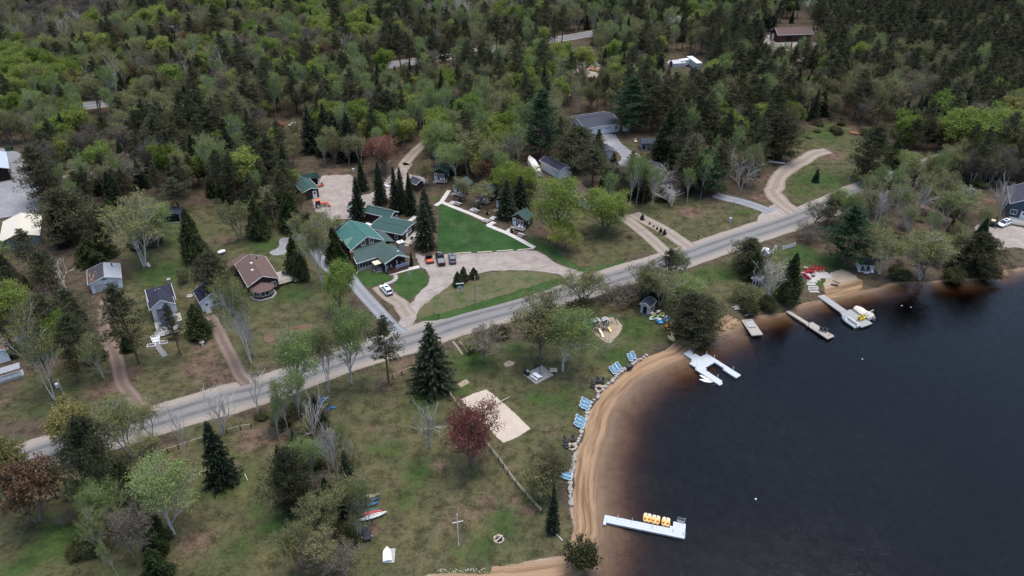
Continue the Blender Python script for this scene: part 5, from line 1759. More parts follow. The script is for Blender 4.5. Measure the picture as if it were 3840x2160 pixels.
T('shrub','e',1200,1115,'e',1200,1025,40,'olive bush on the road bank above the horseshoe pits',cat='bush')
T('budding_shrub','e',1020,1190,'e',960,1110,60,'low brown bush beside the wheel ruts',cat='bush')
T('budding_shrub','e',1640,1010,'e',1640,900,70,'yellowish bush under the big brownish budding tree',cat='bush')
T('shrub','e',1780,960,'e',1780,860,80,'olive bush at the foot of the round yellow green tree',cat='bush')
T('grey_shrub','e',2060,850,'e',2050,735,90,'tangled brown bush above the play set',cat='bush')
T('grey_shrub','e',2150,830,'e',2160,730,80,'tangled brown bush behind the yellow canoe',cat='bush')
T('bare_tree','e',1975,1265,'e',1980,1080,40,'small bare tree below the play set slides',cat='bare tree',var=1)
T('bushy_pine','r',2060,820,'r',1990,20,118,'spreading dark pine leaning over the kayaks at the water edge',cat='pine tree',var=0)
T('bushy_pine','r',2330,780,'r',2370,90,110,'spreading dark pine right above the small bay',cat='pine tree',var=1)
T('bushy_pine','r',2200,900,'r',2180,480,110,'low dark pine bough clump over the bay',cat='pine tree',var=1)
T('budding_tree','e',2290,860,'e',2230,540,92,'pale budding tree on the road bank above the shed',cat='budding tree')
T('birch_tree','e',2380,880,'e',2480,560,100,'light green birch on the road bank above the kayaks',cat='birch tree')
T('cedar_tree','e',2310,850,'e',2310,620,60,'dark cedar hidden between the two trees on the road bank',cat='cedar tree')
T('pale_broad_tree','e',2520,900,'e',2520,660,90,'green tree on the road bank right of the light birch',cat='broadleaf tree')
T('bushy_pine','f',510,640,'f',490,400,92,'flat topped dark pine left of the white fence',cat='pine tree',var=0)
T('cedar_tree','f',560,690,'f',560,480,60,'dark cedar between the flat topped pine and the grey shed',cat='cedar tree')
T('bare_tree','f',668,855,'f',715,480,86,'large dead white tree leaning beside the blue grey shed',cat='bare tree',var=2)
T('cedar_tree','f',810,850,'f',790,500,68,'dense dark cedar right behind the large dead tree',cat='cedar tree')
T('shrub','l',820,920,'l',830,770,42,'small dark green bush on the shore by the dead tree',cat='bush')
T('shrub','l',570,990,'l',560,850,40,'low bush on the shore above the old wooden raft',cat='bush')
T('budding_shrub','l',490,830,'l',500,570,62,'faint twiggy bush in front of the blue grey shed',cat='bush')
T('white_pine','f',1245,575,'f',1240,160,128,'full blue green pine behind the red chairs',cat='pine tree')
T('pine_tree','f',1090,330,'f',1080,95,56,'small tufted pine above the white fence corner',cat='pine tree',var=2)
T('grey_tree','f',1010,320,'f',1000,130,80,'dark leafless tree on the road edge left of the tufted pine',cat='bare tree')
T('grey_shrub','f',980,400,'f',980,280,70,'grey brown bush at the road edge by the white fence',cat='bush')
T('pale_broad_tree','f',1150,250,'f',1150,10,80,'pale green tree across the road from the tufted pine',cat='broadleaf tree')
for bx,by,tx,ty,wp,nm in ((1470,310,1530,-10,60,'leaning white birch nearest the road in the birch row'),(1560,260,1580,0,44,'second white birch from the road in the birch row'),
                               (1600,240,1690,-70,60,'tall white birch over the gravel track'),(1635,300,1700,-20,56,'white birch standing in front of the gravel track'),
                               (1740,250,1850,-60,70,'widely leaning white birch right of the gravel track'),(1830,215,1880,-90,50,'thin white birch behind the gravel track'),
                               (1990,270,2060,20,70,'white birch with a broken top right of the track'),(2090,230,2200,20,80,'rightmost leaning birch of the birch row'),
                               (2040,180,2080,-40,60,'white birch in front of the hidden green roof')):
 T('bare_tree' if tx % 20 else 'birch_tree','f',bx,by,'f',tx,ty,wp,nm,cat='birch tree',name='birch_tree')
T('birch_tree','f',1500,650,'f',1590,330,96,'leaning light green birch beside the playhouse with two dark chairs',cat='birch tree',var=1)
T('birch_tree','f',1800,690,'f',1870,330,110,'big grey green willowy tree hanging over the water',cat='birch tree',var=3)
T('grey_tree','f',1830,700,'f',1820,470,80,'drooping grey twiggy tree on the bank above the dark reflection',cat='bare tree')
T('cedar_tree','f',2170,600,'f',2170,240,64,'dark upright cedar left of the blue house yard',cat='cedar tree')
T('bushy_pine','f',2200,640,'f',2230,360,110,'dark spreading evergreen on the bank below the golf cart',cat='pine tree',var=1)
T('shrub','f',2050,690,'f',2050,610,50,'dark bush on the bank right of the willowy tree',cat='bush')
T('shrub','f',2300,670,'f',2310,600,56,'olive bush on the bank under the gravel yard',cat='bush')
T('shrub','f',1660,680,'f',1680,625,46,'green bush beside the sandy corner of the shore',cat='bush')
T('bare_tree','f',2385,230,'f',2390,-60,70,'tall forked white tree at the corner of the blue house',cat='bare tree',var=1)
T('bare_tree','s',1310,850,'s',1500,130,90,'leaning white tree touching the blue house roof',cat='bare tree',var=0)
# along the right hand woods edge
T('broad_tree','c',2320,1180,'c',2300,815,158,'large lime green maple at the right edge of the woods',cat='broadleaf tree',var=1)
T('yellow_tree','c',2440,980,'c',2430,715,80,'yellow green tree behind the large lime green maple',cat='yellow tree')
T('bushy_pine','c',1390,1335,'c',1410,950,92,'big dark evergreen beside the power pole in the clearing',cat='pine tree',var=0)
T('cedar_tree','c',1590,1240,'c',1610,1040,50,'small dark cedar right of the big clearing evergreen',cat='cedar tree')
T('pale_broad_tree','c',1660,1280,'c',1670,1120,60,'light green young tree right of the clearing evergreen',cat='broadleaf tree')
T('blue_spruce','c',1025,1352,'c',1025,1255,18,'tiny lone spruce on the clearing grass',cat='spruce tree')
T('white_pine','c',200,1430,'c',200,1120,110,'bright green layered pine left of the clearing track',cat='pine tree')
T('bare_tree','c',470,1420,'c',540,1140,76,'white leafless birch left of the clearing track',cat='birch tree',name='birch_tree',var=1)
T('bare_tree','c',360,1330,'c',400,1110,60,'grey white birch behind the layered pine',cat='birch tree',name='birch_tree',var=2)
T('bushy_pine','c',770,1190,'c',780,880,84,'dark clump of pine at the left of the clearing',cat='pine tree',var=1)
T('spruce_tree','c',700,1170,'c',690,920,40,'dark spruce at the left edge of the clearing',cat='spruce tree')
T('birch_tree','c',945,870,'c',960,600,50,'slim birch pair at the far rim of the clearing',cat='birch tree',var=0)
T('yellow_tree','c',1430,1380,'c',1430,1310,50,'yellow green bush under the power pole',cat='bush')
# around the resort
SPL = (('j',1060,960,1030,255,48,'pointed spruce at the corner of the cabins by the gravel yard'),('j',1110,480,1110,-10,36,'dark spruce beside the yard transformer pole'),
       ('j',1400,705,1340,0,42,'dark spruce in the middle of the gravel yard'),('j',1650,850,1655,105,40,'leftmost spruce of the row behind the long cabins'),
       ('j',1740,800,1710,90,36,'middle spruce of the row behind the long cabins'),('j',1880,860,1880,190,40,'rightmost spruce of the row behind the long cabins'),
       ('j',2130,1100,2140,430,60,'brown tipped spruce behind the great spruce at the lawn'),('j',2120,1410,2100,640,62,'great dark spruce at the left corner of the green lawn'))
for q in SPL: T('spruce_tree',q[0],q[1],q[2],q[0],q[3],q[4],q[5],q[6],cat='spruce tree')
T('red_maple','b',345,1285,'b',310,955,80,'rust red maple behind the gravel yard',cat='maple tree',var=1)
T('budding_tree','b',650,1375,'b',640,1190,44,'brown budding tree beside the far cabin',cat='budding tree')
T('budding_tree','k',620,640,'k',600,280,54,'brown budding tree in front of the second cabin',cat='budding tree')
T('budding_tree','k',850,720,'k',860,365,60,'brown budding tree in front of the third cabin',cat='budding tree')
T('rust_tree','b',1120,1380,'b',1110,1170,50,'rusty budding tree behind the cabins',cat='rust tree')
T('pale_broad_tree','b',1190,1400,'b',1185,1115,44,'narrow vivid green aspen behind the cabins',cat='aspen tree')
T('broad_tree','k',1480,640,'k',1430,20,92,'vivid green maple behind the front cabin',cat='broadleaf tree',var=3)
T('spruce_tree','k',1500,800,'k',1500,240,58,'dark spruce between the fourth cabin and the front cabin',cat='spruce tree')
T('spruce_tree','k',1280,920,'k',1290,300,60,'grey dead topped spruce in front of the fourth cabin',cat='spruce tree')
T('broad_tree','o',1405,612,'o',1408,448,126,'large vivid green maple right of the front cabin',cat='broadleaf tree',var=0)
T('broad_tree','k',2220,1390,'k',2240,920,90,'bright green bushy tree above the yellow chairs',cat='broadleaf tree',var=2)
T('broad_tree','o',1524,583,'o',1524,470,100,'yellow green maple beside the white gabled house',cat='broadleaf tree',var=1)
T('pale_broad_tree','b',740,1260,'b',730,860,80,'pale green tree above the far cabin',cat='broadleaf tree')
T('pale_broad_tree','b',870,1330,'b',850,1040,84,'vivid green tree right of the far cabin',cat='broadleaf tree')
T('budding_tree','b',960,1300,'b',940,960,90,'olive tree between the far cabin and the dark garage',cat='budding tree')
T('white_pine','b',1500,1170,'b',1510,680,108,'towering blue green pine left of the white triple garage',cat='pine tree',var=0)
T('white_pine','v',1600,450,'v',1620,-330,100,'towering grey green pine right of the white triple garage',cat='pine tree',var=1)
T('cedar_tree','b',1745,1010,'b',1745,915,24,'small dark cedar at the garage corner',cat='cedar tree')
T('bushy_pine','v',860,960,'v',850,380,120,'dark broad evergreen in front of the white triple garage',cat='pine tree')
T('spruce_tree','v',1140,900,'v',1160,390,50,'thin topped spruce in front of the garage doors',cat='spruce tree')
T('pine_tree','v',1080,1220,'v',1300,690,110,'leaning layered pine over the brown roof',cat='pine tree')
T('cedar_tree','v',1280,1200,'v',1280,990,56,'light tipped bush behind the yellow green maple',cat='cedar tree')
T('spruce_tree','v',1760,1380,'v',1810,860,70,'olive brown spruce right of the yellow green maple',cat='spruce tree')
T('spruce_tree','v',1640,1260,'v',1640,900,50,'blue green spruce behind the yellow green maple',cat='spruce tree')
T('grey_tree','v',1480,1250,'v',1480,920,70,'grey twiggy tree over the small navy roof',cat='bare tree')
T('bare_tree','v',1930,1400,'v',1920,880,60,'white birch left of the little pavilion',cat='birch tree',name='birch_tree',var=0)
T('bare_tree','v',2000,1300,'v',2120,850,80,'forked white birch above the little pavilion',cat='birch tree',name='birch_tree',var=1)
T('bare_tree','v',2200,1500,'v',2300,1220,70,'leaning bare birch right of the little pavilion',cat='birch tree',name='birch_tree',var=2)
T('cedar_tree','v',2070,1420,'v',2060,1240,60,'dark green bush below the little pavilion',cat='cedar tree')
T('cedar_tree','v',2150,800,'v',2170,70,84,'tall olive cedar right of the screened shelter',cat='cedar tree')
T('spruce_tree','v',2050,830,'v',2090,250,60,'dark conifer beside the screened shelter',cat='spruce tree')
for i,(x,y,h_) in enumerate(((935,668,70),(905,700,85),(1015,640,60))):
 T('cedar_tree','e',(885,930,1005)[i],(735,700,680)[i],'e',(885,925,1005)[i],(630,595,600)[i],27,('left clipped cedar behind the resort sign','taller middle cedar behind the resort sign','right clipped cedar apart from the sign')[i],cat='cedar tree')
T('cedar_tree','m',1300,860,'m',1300,650,10,'thin column cedar at the lodge porch corner',cat='cedar tree')
T('bare_tree','m',1255,1105,'m',1240,880,16,'bare sapling on the grass below the lodge walk',cat='bare tree')
# west side yards
T('broad_tree','e',20,960,'e',10,560,92,'yellow green maple at the grey lane below the lodge',cat='broadleaf tree',var=0)
T('birch_tree','m',60,560,'m',-60,-40,80,'light green birch left of the lodge roof',cat='birch tree')
T('birch_tree','d',2395,715,'d',2390,190,66,'twin stemmed birch on the grey lane',cat='birch tree')
T('cedar_tree','m',130,800,'m',90,270,56,'tall cedar hugging the lodge wall',cat='cedar tree')
T('cedar_tree','m',210,940,'m',190,500,50,'cedar beside the lodge chimney',cat='cedar tree')
T('cedar_tree','d',2210,645,'d',2180,375,60,'rounded cedar on the lawn beside the brown house deck',cat='cedar tree')
T('cedar_tree','d',2245,690,'d',2235,440,44,'second cedar by the brown house deck',cat='cedar tree')
T('birch_tree','d',2192,380,'d',2180,200,38,'small birch by the concrete pad',cat='birch tree')
T('cedar_tree','d',2170,310,'d',2150,40,72,'dark cedar left of the gravel yard garage',cat='cedar tree')
T('cedar_tree','d',2310,340,'d',2310,190,50,'low cedar between the lodge and the garage',cat='cedar tree')
T('birch_tree','d',2025,210,'d',1990,-10,74,'yellow green birch behind the west yard',cat='birch tree')
T('cedar_tree','d',1935,375,'d',1920,80,62,'dark cedar in the west yard',cat='cedar tree')
T('budding_tree','d',1790,405,'d',1745,80,72,'olive budding tree in the west yard',cat='budding tree')
T('pine_tree','d',1340,190,'d',1330,-60,90,'crooked pine over the open shed',cat='pine tree')
T('cedar_tree','d',1460,545,'d',1420,170,70,'tall dark cedar right of the open shed',cat='cedar tree')
T('cedar_tree','d',1530,665,'d',1515,410,54,'cedar behind the navy roofed cottage',cat='cedar tree')
T('bushy_pine','d',1630,850,'d',1640,500,96,'broad pine over the navy roofed cottage',cat='pine tree',var=0)
T('birch_tree','d',1870,1310,'d',1730,590,92,'very tall birch in the yard below the brown house',cat='birch tree',var=0)
T('bare_tree','d',1890,1250,'d',1850,860,50,'white dead birch beside the very tall birch',cat='birch tree',name='birch_tree',var=2)
T('birch_tree','d',1075,595,'d',1020,90,148,'wide many stemmed birch behind the cottages',cat='birch tree',var=1)
T('pale_broad_tree','d',1170,440,'d',1160,120,80,'light green tree behind the wide birch',cat='broadleaf tree')
T('bare_tree','d',500,795,'d',420,560,96,'white leaning dead tree by the rusty roofed garage',cat='bare tree',var=0)
T('spruce_tree','d',80,700,'d',40,495,54,'small spruce on the left edge below the barn',cat='spruce tree')
T('broad_tree','d',150,1060,'d',125,735,120,'yellow green tree at the left edge',cat='broadleaf tree',var=2)
T('pine_tree','d',420,1150,'d',400,800,110,'dark pine left of the pine by the cottage',cat='pine tree')
T('pine_tree','d',600,1080,'d',560,760,110,'dark pine below the rusty roofed garage',cat='pine tree')
T('pine_tree','d',640,1330,'d',480,950,116,'brownish pine in the left yard',cat='pine tree')
T('birch_tree','w',880,855,'w',420,-560,110,'big white limbed birch leaning at the left power pole',cat='birch tree',var=2)
T('birch_tree','w',1665,510,'w',1500,-250,62,'single stemmed white birch beside the brown drive',cat='birch tree',var=3)
T('cedar_tree','d',720,1280,'d',700,1100,50,'dark cedar under the single stemmed birch',cat='cedar tree')
T('pine_tree','d',1035,1315,'d',930,740,128,'tall red trunked pine in front of the grey cottage',cat='pine tree',var=3)
T('pine_tree','d',1345,1260,'d',1250,870,70,'slim pine right of the cottage path',cat='pine tree',var=0)
T('cedar_tree','d',1490,1110,'d',1470,875,70,'rounded black green cedar right of the grey cottage',cat='cedar tree')
T('grey_shrub','d',1470,1120,'d',1470,1045,34,'grey bush at the foot of the rounded cedar',cat='bush')
T('budding_shrub','d',1380,710,'d',1360,585,30,'small yellow sapling on the west lawn',cat='bush')
T('yellow_tree','p',1575,1220,'p',1575,1150,14,'little yellow flowering bush by the rounded cedar',cat='bush')
T('cedar_tree','p',730,1350,'p',740,1150,36,'small dark cedar below the cottage deck',cat='cedar tree')
T('bushy_pine','n',530,860,'n',580,275,92,'big dark pine at the rim of the grey yard',cat='pine tree',var=0)
T('bushy_pine','n',830,1300,'n',720,740,140,'huge spreading pine over the cream roofed barn',cat='pine tree',var=1)
T('pine_tree','n',905,670,'n',850,270,86,'crooked open pine beside the dirt heap',cat='pine tree',var=2)
T('spruce_tree','n',1240,850,'n',1225,520,52,'pointed spruce below the grey bare trees',cat='spruce tree')
T('cedar_tree','n',1230,1120,'n',1240,835,66,'dark cedar behind the many stemmed birch',cat='cedar tree')
T('cedar_tree','n',1110,1150,'n',1110,885,40,'dark cedar left of its twin behind the birch',cat='cedar tree')
T('cedar_tree','n',1160,1440,'n',1170,1075,60,'tall cedar left of the many stemmed birch',cat='cedar tree')
T('spruce_tree','n',980,1090,'n',890,690,60,'black spruce right of the huge spreading pine',cat='spruce tree')
T('cedar_tree','d',680,560,'d',640,380,74,'dark cedar above the rusty roofed garage',cat='cedar tree')
T('grey_tree','n',1120,720,'n',1050,450,64,'pale grey leafless tree beside the dirt heap',cat='bare tree')
for i,(x,y) in enumerate(((1230,330),(1330,340),(1400,430))):
 T('grey_tree','n',x + 60,y + 320,'n',x,y,80,('leftmost','middle','rightmost')[i] + ' pale leafless tree behind the pointed spruce',cat='bare tree')
# ------------------------------------------------------------------ the woods
O2 = lambda spec: [(q.x,q.y) for q in path(spec)]
FOREST = O2('o -260 -170 2800 -170 2900 560 2700 500 2420 470 2280 430 2230 330 2080 300 1980 330 1940 420 1880 500 1760 510 1700 520 1620 540 1560 560 1500 530 1440 520 1330 470 1240 460 1160 430 1090 400 1030 400 1000 430 930 420 800 430 790 520 720 560 640 560 540 500 420 460 330 470 250 520 180 560 110 500 110 370 -60 360 -300 420')
CLEAR = [O2(q) for q in (
 'o 790 430 800 520 920 560 1040 500 1080 420 1060 360 1010 380 960 420',
 'v 620 230 820 210 1380 150 1460 260 1500 330 1600 440 2030 520 2010 700 2000 900 1700 1000 1400 900 1300 620 980 520 700 480',
 'v 100 760 500 740 780 900 800 1080 620 1180 100 1160','v 760 1080 1300 1160 1300 1500 800 1500',
 'v 2060 1090 2280 1090 2280 1330 2060 1330','y 930 350 1300 350 1330 500 930 480','y 1900 90 2230 80 2230 170 1900 210',
 'c 620 290 690 250 1080 300 1080 400 980 440 690 440','s 500 350 960 380 960 620 480 660',
 'a 1250 190 1400 190 1400 260 1250 260','b 1720 480 1980 470 1980 560 1740 570',
 'a 1990 900 2260 900 2260 1040 1990 1040','s 1400 400 1800 360 1800 1000 1200 1000','d 1210 140 1370 140 1370 300 1210 300','j 20 180 480 160 480 760 120 700')]
ALLSH = SHEETS + CLEAR + OPEN
BLOCK_BB = [(min(p[0] for p in s_),max(p[0] for p in s_),min(p[1] for p in s_),max(p[1] for p in s_),s_) for s_ in [[(q[0],q[1]) for q in pl] for pl in SHEETS + CLEAR]]
# sights the woods leave open, seen over the tree tops: (overview x, y, half width, chance that a tree in the way is left out)
SIGHT = [(1010,158,40,.9),(1130,143,30,.8),(1225,125,28,.8),(1420,98,50,.95),(1470,88,30,.8),(220,265,16,.8),(245,268,14,.8),(40,290,22,.4),(1480,175,36,.7),
         (1720,163,55,1.0),(1500,315,70,1.0),(1570,360,60,1.0),(1640,360,34,1.0),(1400,415,60,1.0),(1975,85,55,.85),(1960,115,40,.6),(1720,45,26,.6),(2020,15,30,.5),(450,75,12,1.0),(735,325,34,.8),
         (120,275,10,0),(60,420,50,1.0),(60,570,60,1.0),(80,490,40,.8),(440,545,24,1.0),(870,470,60,1.0),(960,560,70,1.0),(780,460,34,1.0),(2030,176,40,.6),(200,420,44,.6),(1500,395,34,.7),(1690,460,20,.8),
         (1105,440,20,1.0),(1150,480,22,1.0),(1225,490,26,.8),(1050,465,16,.7),(1025,400,22,.9),(2030,350,60,.95),(2100,400,70,.95),(1970,450,40,1),(2440,500,30,.5),(2540,540,50,1),(1480,500,28,.9),(2500,160,30,.5)]
def blocked(x,y,pad=1.5):
 for x0,x1,y0,y1,s_ in BLOCK_BB:
  if x0 - pad < x < x1 + pad and y0 - pad < y < y1 + pad:
   for ox,oy in ((0,0),(pad,0),(-pad,0),(0,pad),(0,-pad)):
    if inside(s_,x + ox,y + oy): return True
 return False
def hides_sight(x,y,h,rad):
 bu,bv = proj_o((x,y,h * .25))
 tu,tv = proj_o((x,y,h))
 pr = rad * (proj_o((x + 1,y,h * .7))[0] - proj_o((x,y,h * .7))[0])
 for u,v,hw,ch in SIGHT:
  if tv - 4 < v < bv and abs(u - (tu + (bu - tu) * (v - tv) / max(1,bv - tv))) < hw * .75 + pr * .8:
   if rng.random() < ch: return True
 return False
ZONES = [  # (polygon, mix of kinds, where)
 (O2('o -300 -200 420 -200 380 40 240 110 120 150 -100 130'),dict(grey_tree=10,budding_tree=2.5,bare_tree=1,pine_tree=.8,maple_tree=.3,birch_tree=.5,spruce_tree=.4),'in the grey brown hillside wood at the top left'),
 (O2('o -300 380 -300 290 95 275 217 262 490 226 800 186 960 160 960 -200 -300 -200'),dict(budding_tree=4.2,maple_tree=2.8,grey_tree=1.4,pine_tree=1.6,aspen_tree=1.1,birch_tree=.8,bare_tree=.5,spruce_tree=1.2,rust_tree=.3),'in the wood beyond the highway on the left'),
 (O2('o 950 -200 2010 -200 2010 8 1704 45 1411 96 1258 117 1123 141 950 165'),dict(pine_tree=3.4,spruce_tree=1.7,budding_tree=2.6,aspen_tree=1.0,birch_tree=1.2,grey_tree=1.2,bare_tree=1.3,maple_tree=.3),'in the wood beyond the highway at the top centre'),
 (O2('o 2000 -200 3000 -200 3000 260 2400 260 2000 150'),dict(pine_tree=8,spruce_tree=1.2,budding_tree=1.6,grey_tree=1,aspen_tree=.6),'in the tall pine wood at the top right'),
 (O2('o -300 420 -300 280 95 275 490 226 806 186 960 160 930 420 800 430 560 520 330 470 110 500'),dict(pine_tree=3.4,spruce_tree=1.4,aspen_tree=1.9,maple_tree=1.8,budding_tree=2.6,birch_tree=1.4,grey_tree=1.1),'in the wood between the highway and the west yards'),
 (O2('o 950 160 1123 143 1411 98 1600 60 1560 320 1440 300 1330 440 1040 400 930 420'),dict(pine_tree=4.5,spruce_tree=1.2,aspen_tree=2.2,maple_tree=1.4,budding_tree=2,birch_tree=1.2,grey_tree=.5),'in the wood between the highway and the cabins'),
 (O2('o 1590 60 2010 0 2010 330 1940 480 1560 480 1330 430 1440 300'),dict(pine_tree=6,spruce_tree=1.6,budding_tree=2,maple_tree=.7,aspen_tree=1.3,birch_tree=.8,grey_tree=.9),'in the wood around the sheds and the work yard'),
 (O2('o 2000 100 2900 200 2900 600 2240 430 2000 330'),dict(pine_tree=5.5,budding_tree=2.4,spruce_tree=.9,birch_tree=.9,grey_tree=1.0,maple_tree=.4),'in the wood right of the clearing'),
]
LOOKS = dict(bare_tree='white limbed leafless tree',pine_tree='dark green pine',spruce_tree='dark pointed spruce',budding_tree='olive brown budding tree',maple_tree='lime green leafing tree',aspen_tree='fresh green aspen',birch_tree='pale birch',grey_tree='grey leafless tree',rust_tree='rust tinted budding tree')
CATS = dict(bare_tree='bare tree',pine_tree='pine tree',spruce_tree='spruce tree',budding_tree='budding tree',maple_tree='broadleaf tree',aspen_tree='aspen tree',birch_tree='birch tree',grey_tree='bare tree',rust_tree='rust tree')
HGT = dict(bare_tree=(11,16),pine_tree=(9,19),spruce_tree=(7,16),budding_tree=(8,15),maple_tree=(9,16),aspen_tree=(10,18),birch_tree=(10,16),grey_tree=(8,14),rust_tree=(9,12))
EXTRA = [(O2('o -60 640 120 690 200 740 240 860 250 960 130 985 -60 900'),dict(pine_tree=5,birch_tree=1.5,cedar_tree=2,maple_tree=1,budding_tree=1),'in the shady left yards above the road',6.5),
 (O2('o 700 1070 800 1040 860 1090 905 1200 925 1330 840 1370 745 1290 690 1180'),dict(birch_tree=2,budding_tree=1,grey_tree=.3,spruce_tree=1,cedar_tree=1,aspen_tree=2),'in the thicket left of the lower meadow',3.5),
 (O2('o 205 1230 330 1250 430 1330 440 1460 240 1460'),dict(birch_tree=2,aspen_tree=2,budding_tree=.7,grey_tree=.3,cedar_tree=2),'in the lower left thicket',3.8),
 (O2('o 745 1380 905 1370 930 1470 740 1470'),dict(budding_tree=3,grey_tree=1,cedar_tree=1),'in the brush at the bottom edge',4.5),
 (O2('f 1350 -10 2330 -10 2330 640 2150 680 1800 680 1500 660 1400 500 1330 300'),dict(birch_tree=4,budding_tree=2.5,grey_tree=.7,cedar_tree=1,aspen_tree=1),'in the bank woods left of the blue house',8.5),
 (O2('c 1640 1040 2600 1000 2600 1460 1500 1460 1450 1400'),dict(budding_tree=3,birch_tree=4,grey_tree=.8,aspen_tree=2,pine_tree=.6),'in the thin wood across the road at the right',9.0),
 (O2('o 2045 560 2120 522 2260 474 2420 424 2600 378 2600 440 2300 520 2130 585'),dict(birch_tree=3,budding_tree=3,aspen_tree=2,pine_tree=.5),'between the right end of the road and the birch row',4.0),
 (O2('e 2200 760 2560 620 2576 880 2400 980 2290 880'),dict(birch_tree=2,budding_tree=2,pine_tree=2,cedar_tree=1),'on the road bank above the kayaks',5.0),
 (O2('d 560 0 1650 0 1800 120 1640 130 1400 120 1250 100 1050 60 800 250 720 520 560 520 420 480 330 300'),dict(pine_tree=3,cedar_tree=3,spruce_tree=2,budding_tree=1,birch_tree=1),'in the evergreens behind the west yards',5.5),
 (O2('d 1880 80 2130 20 2280 150 2330 300 2200 330 1980 300 1840 330'),dict(cedar_tree=3,pine_tree=2,birch_tree=1,budding_tree=1),'between the west yard and the gravel yard',5.5),
 (O2('k 260 250 900 200 1300 350 1700 500 1850 700 1650 900 1400 760 1150 560 900 420 560 330'),dict(spruce_tree=3,budding_tree=2,aspen_tree=2,pine_tree=2,maple_tree=1),'close behind the guest cabins',5.5)]
HGT['cedar_tree'] = (5,9)
LOOKS['cedar_tree'] = 'dark rounded cedar'
CATS['cedar_tree'] = 'cedar tree'
cand = []
MAN = np.array([(a,b) for a,b,c in MANUAL])
yy = 190.0
row = 0
while yy < 640:
 sp = 4.5 + 0.0036 * (yy - 190)
 xm = yy * 0.86 + 40
 xx = -xm + (row % 2) * sp / 2
 while xx < xm:
  x,y = xx + rng.uniform(-.38,.38) * sp,yy + rng.uniform(-.38,.38) * sp
  xx += sp
  if not inside(FOREST,x,y): continue
  if blocked(x,y,1.6): continue
  if np.min(np.hypot(MAN[:,0] - x,MAN[:,1] - y)) < 3.0: continue
  zone = None
  for zp,mix,wh in ZONES:
   if inside(zp,x,y):
    zone = (mix,wh)
    break
  if zone is None: zone = (ZONES[5][1],'in the wood behind the resort')
  # stands of one kind drift through the wood
  ks = list(zone[0])
  wt = [zone[0][k] * math.exp(1.5 * math.sin(x * .045 + 3.1 * i + 1.7 * math.sin(y * .04 + i)) * math.cos(y * .05 - 1.9 * i)) for i,k in enumerate(ks)]
  k = rng.choices(ks,wt)[0]
  h = rng.uniform(*HGT[k])
  if hides_sight(x,y,h,TREES[k][0][3] * h / TREES[k][0][2]): continue
  u,v = proj_o((x,y,h * .6))
  if u < -60 or u > 2640 or v < -90: continue
  cand.append((y,x,k,h,zone[1]))
 yy += sp * .88
 row += 1
for pl,mix,wh,sp in EXTRA:
 x0,x1,y0,y1 = min(p[0] for p in pl),max(p[0] for p in pl),min(p[1] for p in pl),max(p[1] for p in pl)
 for yy in np.arange(y0,y1,sp * .88):
  for xx in np.arange(x0,x1,sp):
   x,y = xx + rng.uniform(-.45,.45) * sp,yy + rng.uniform(-.45,.45) * sp
   if not inside(pl,x,y) or blocked(x,y,1.5) or inside(LAKE,x,y): continue
   if np.min(np.hypot(MAN[:,0] - x,MAN[:,1] - y)) < 2.2: continue
   k = rng.choices(list(mix),list(mix.values()))[0]
   h = rng.uniform(*HGT[k]) * (.78 if k != 'pine_tree' else .85)
   if hides_sight(x,y,h,TREES[k][0][3] * h / TREES[k][0][2]): continue
   cand.append((y,x,k,h,wh))
cand.sort()
LIMIT = dict(bare_tree=200,pine_tree=262,spruce_tree=240,budding_tree=275,maple_tree=265,aspen_tree=270,birch_tree=240,grey_tree=280,rust_tree=200,cedar_tree=230)
used = {}
far = {}
for y,x,k,h,wh in cand:
 used[k] = used.get(k,0) + 1
 if used[k] <= LIMIT[k]:
  tree(k,x,y,h,LOOKS[k] + ' ' + wh,CATS[k],wide=rng.uniform(.8,1.2),group=LOOKS[k] + 's ' + wh)
 else:
  far.setdefault(k,[]).append((x,y,h))
def scatter_group(pool):
 """geometry-nodes tree that sets the tree meshes on points"""
 ng = bpy.data.node_groups.new('far_trees','GeometryNodeTree')
 ng.interface.new_socket('Geometry',in_out='INPUT',socket_type='NodeSocketGeometry')
 ng.interface.new_socket('Geometry',in_out='OUTPUT',socket_type='NodeSocketGeometry')
 nd,lk = ng.nodes,ng.links
 gi,go = nd.new('NodeGroupInput'),nd.new('NodeGroupOutput')
 jn = nd.new('GeometryNodeGeometryToInstance')
 for o in reversed(pool):
  oi = nd.new('GeometryNodeObjectInfo')
  oi.inputs['Object'].default_value = o
  oi.inputs['As Instance'].default_value = False
  lk.new(oi.outputs['Geometry'],jn.inputs[0])
 iop = nd.new('GeometryNodeInstanceOnPoints')
 lk.new(gi.outputs[0],iop.inputs['Points'])
 lk.new(jn.outputs[0],iop.inputs['Instance'])
 iop.inputs['Pick Instance'].default_value = True
 def named(n,dt):
  q = nd.new('GeometryNodeInputNamedAttribute')
  q.data_type = dt
  q.inputs['Name'].default_value = n
  return q.outputs['Attribute']
 lk.new(named('pick','INT'),iop.inputs['Instance Index'])
 lk.new(named('turn','FLOAT_VECTOR'),iop.inputs['Rotation'])
 lk.new(named('size','FLOAT'),iop.inputs['Scale'])
 lk.new(iop.outputs[0],go.inputs[0])
 return ng
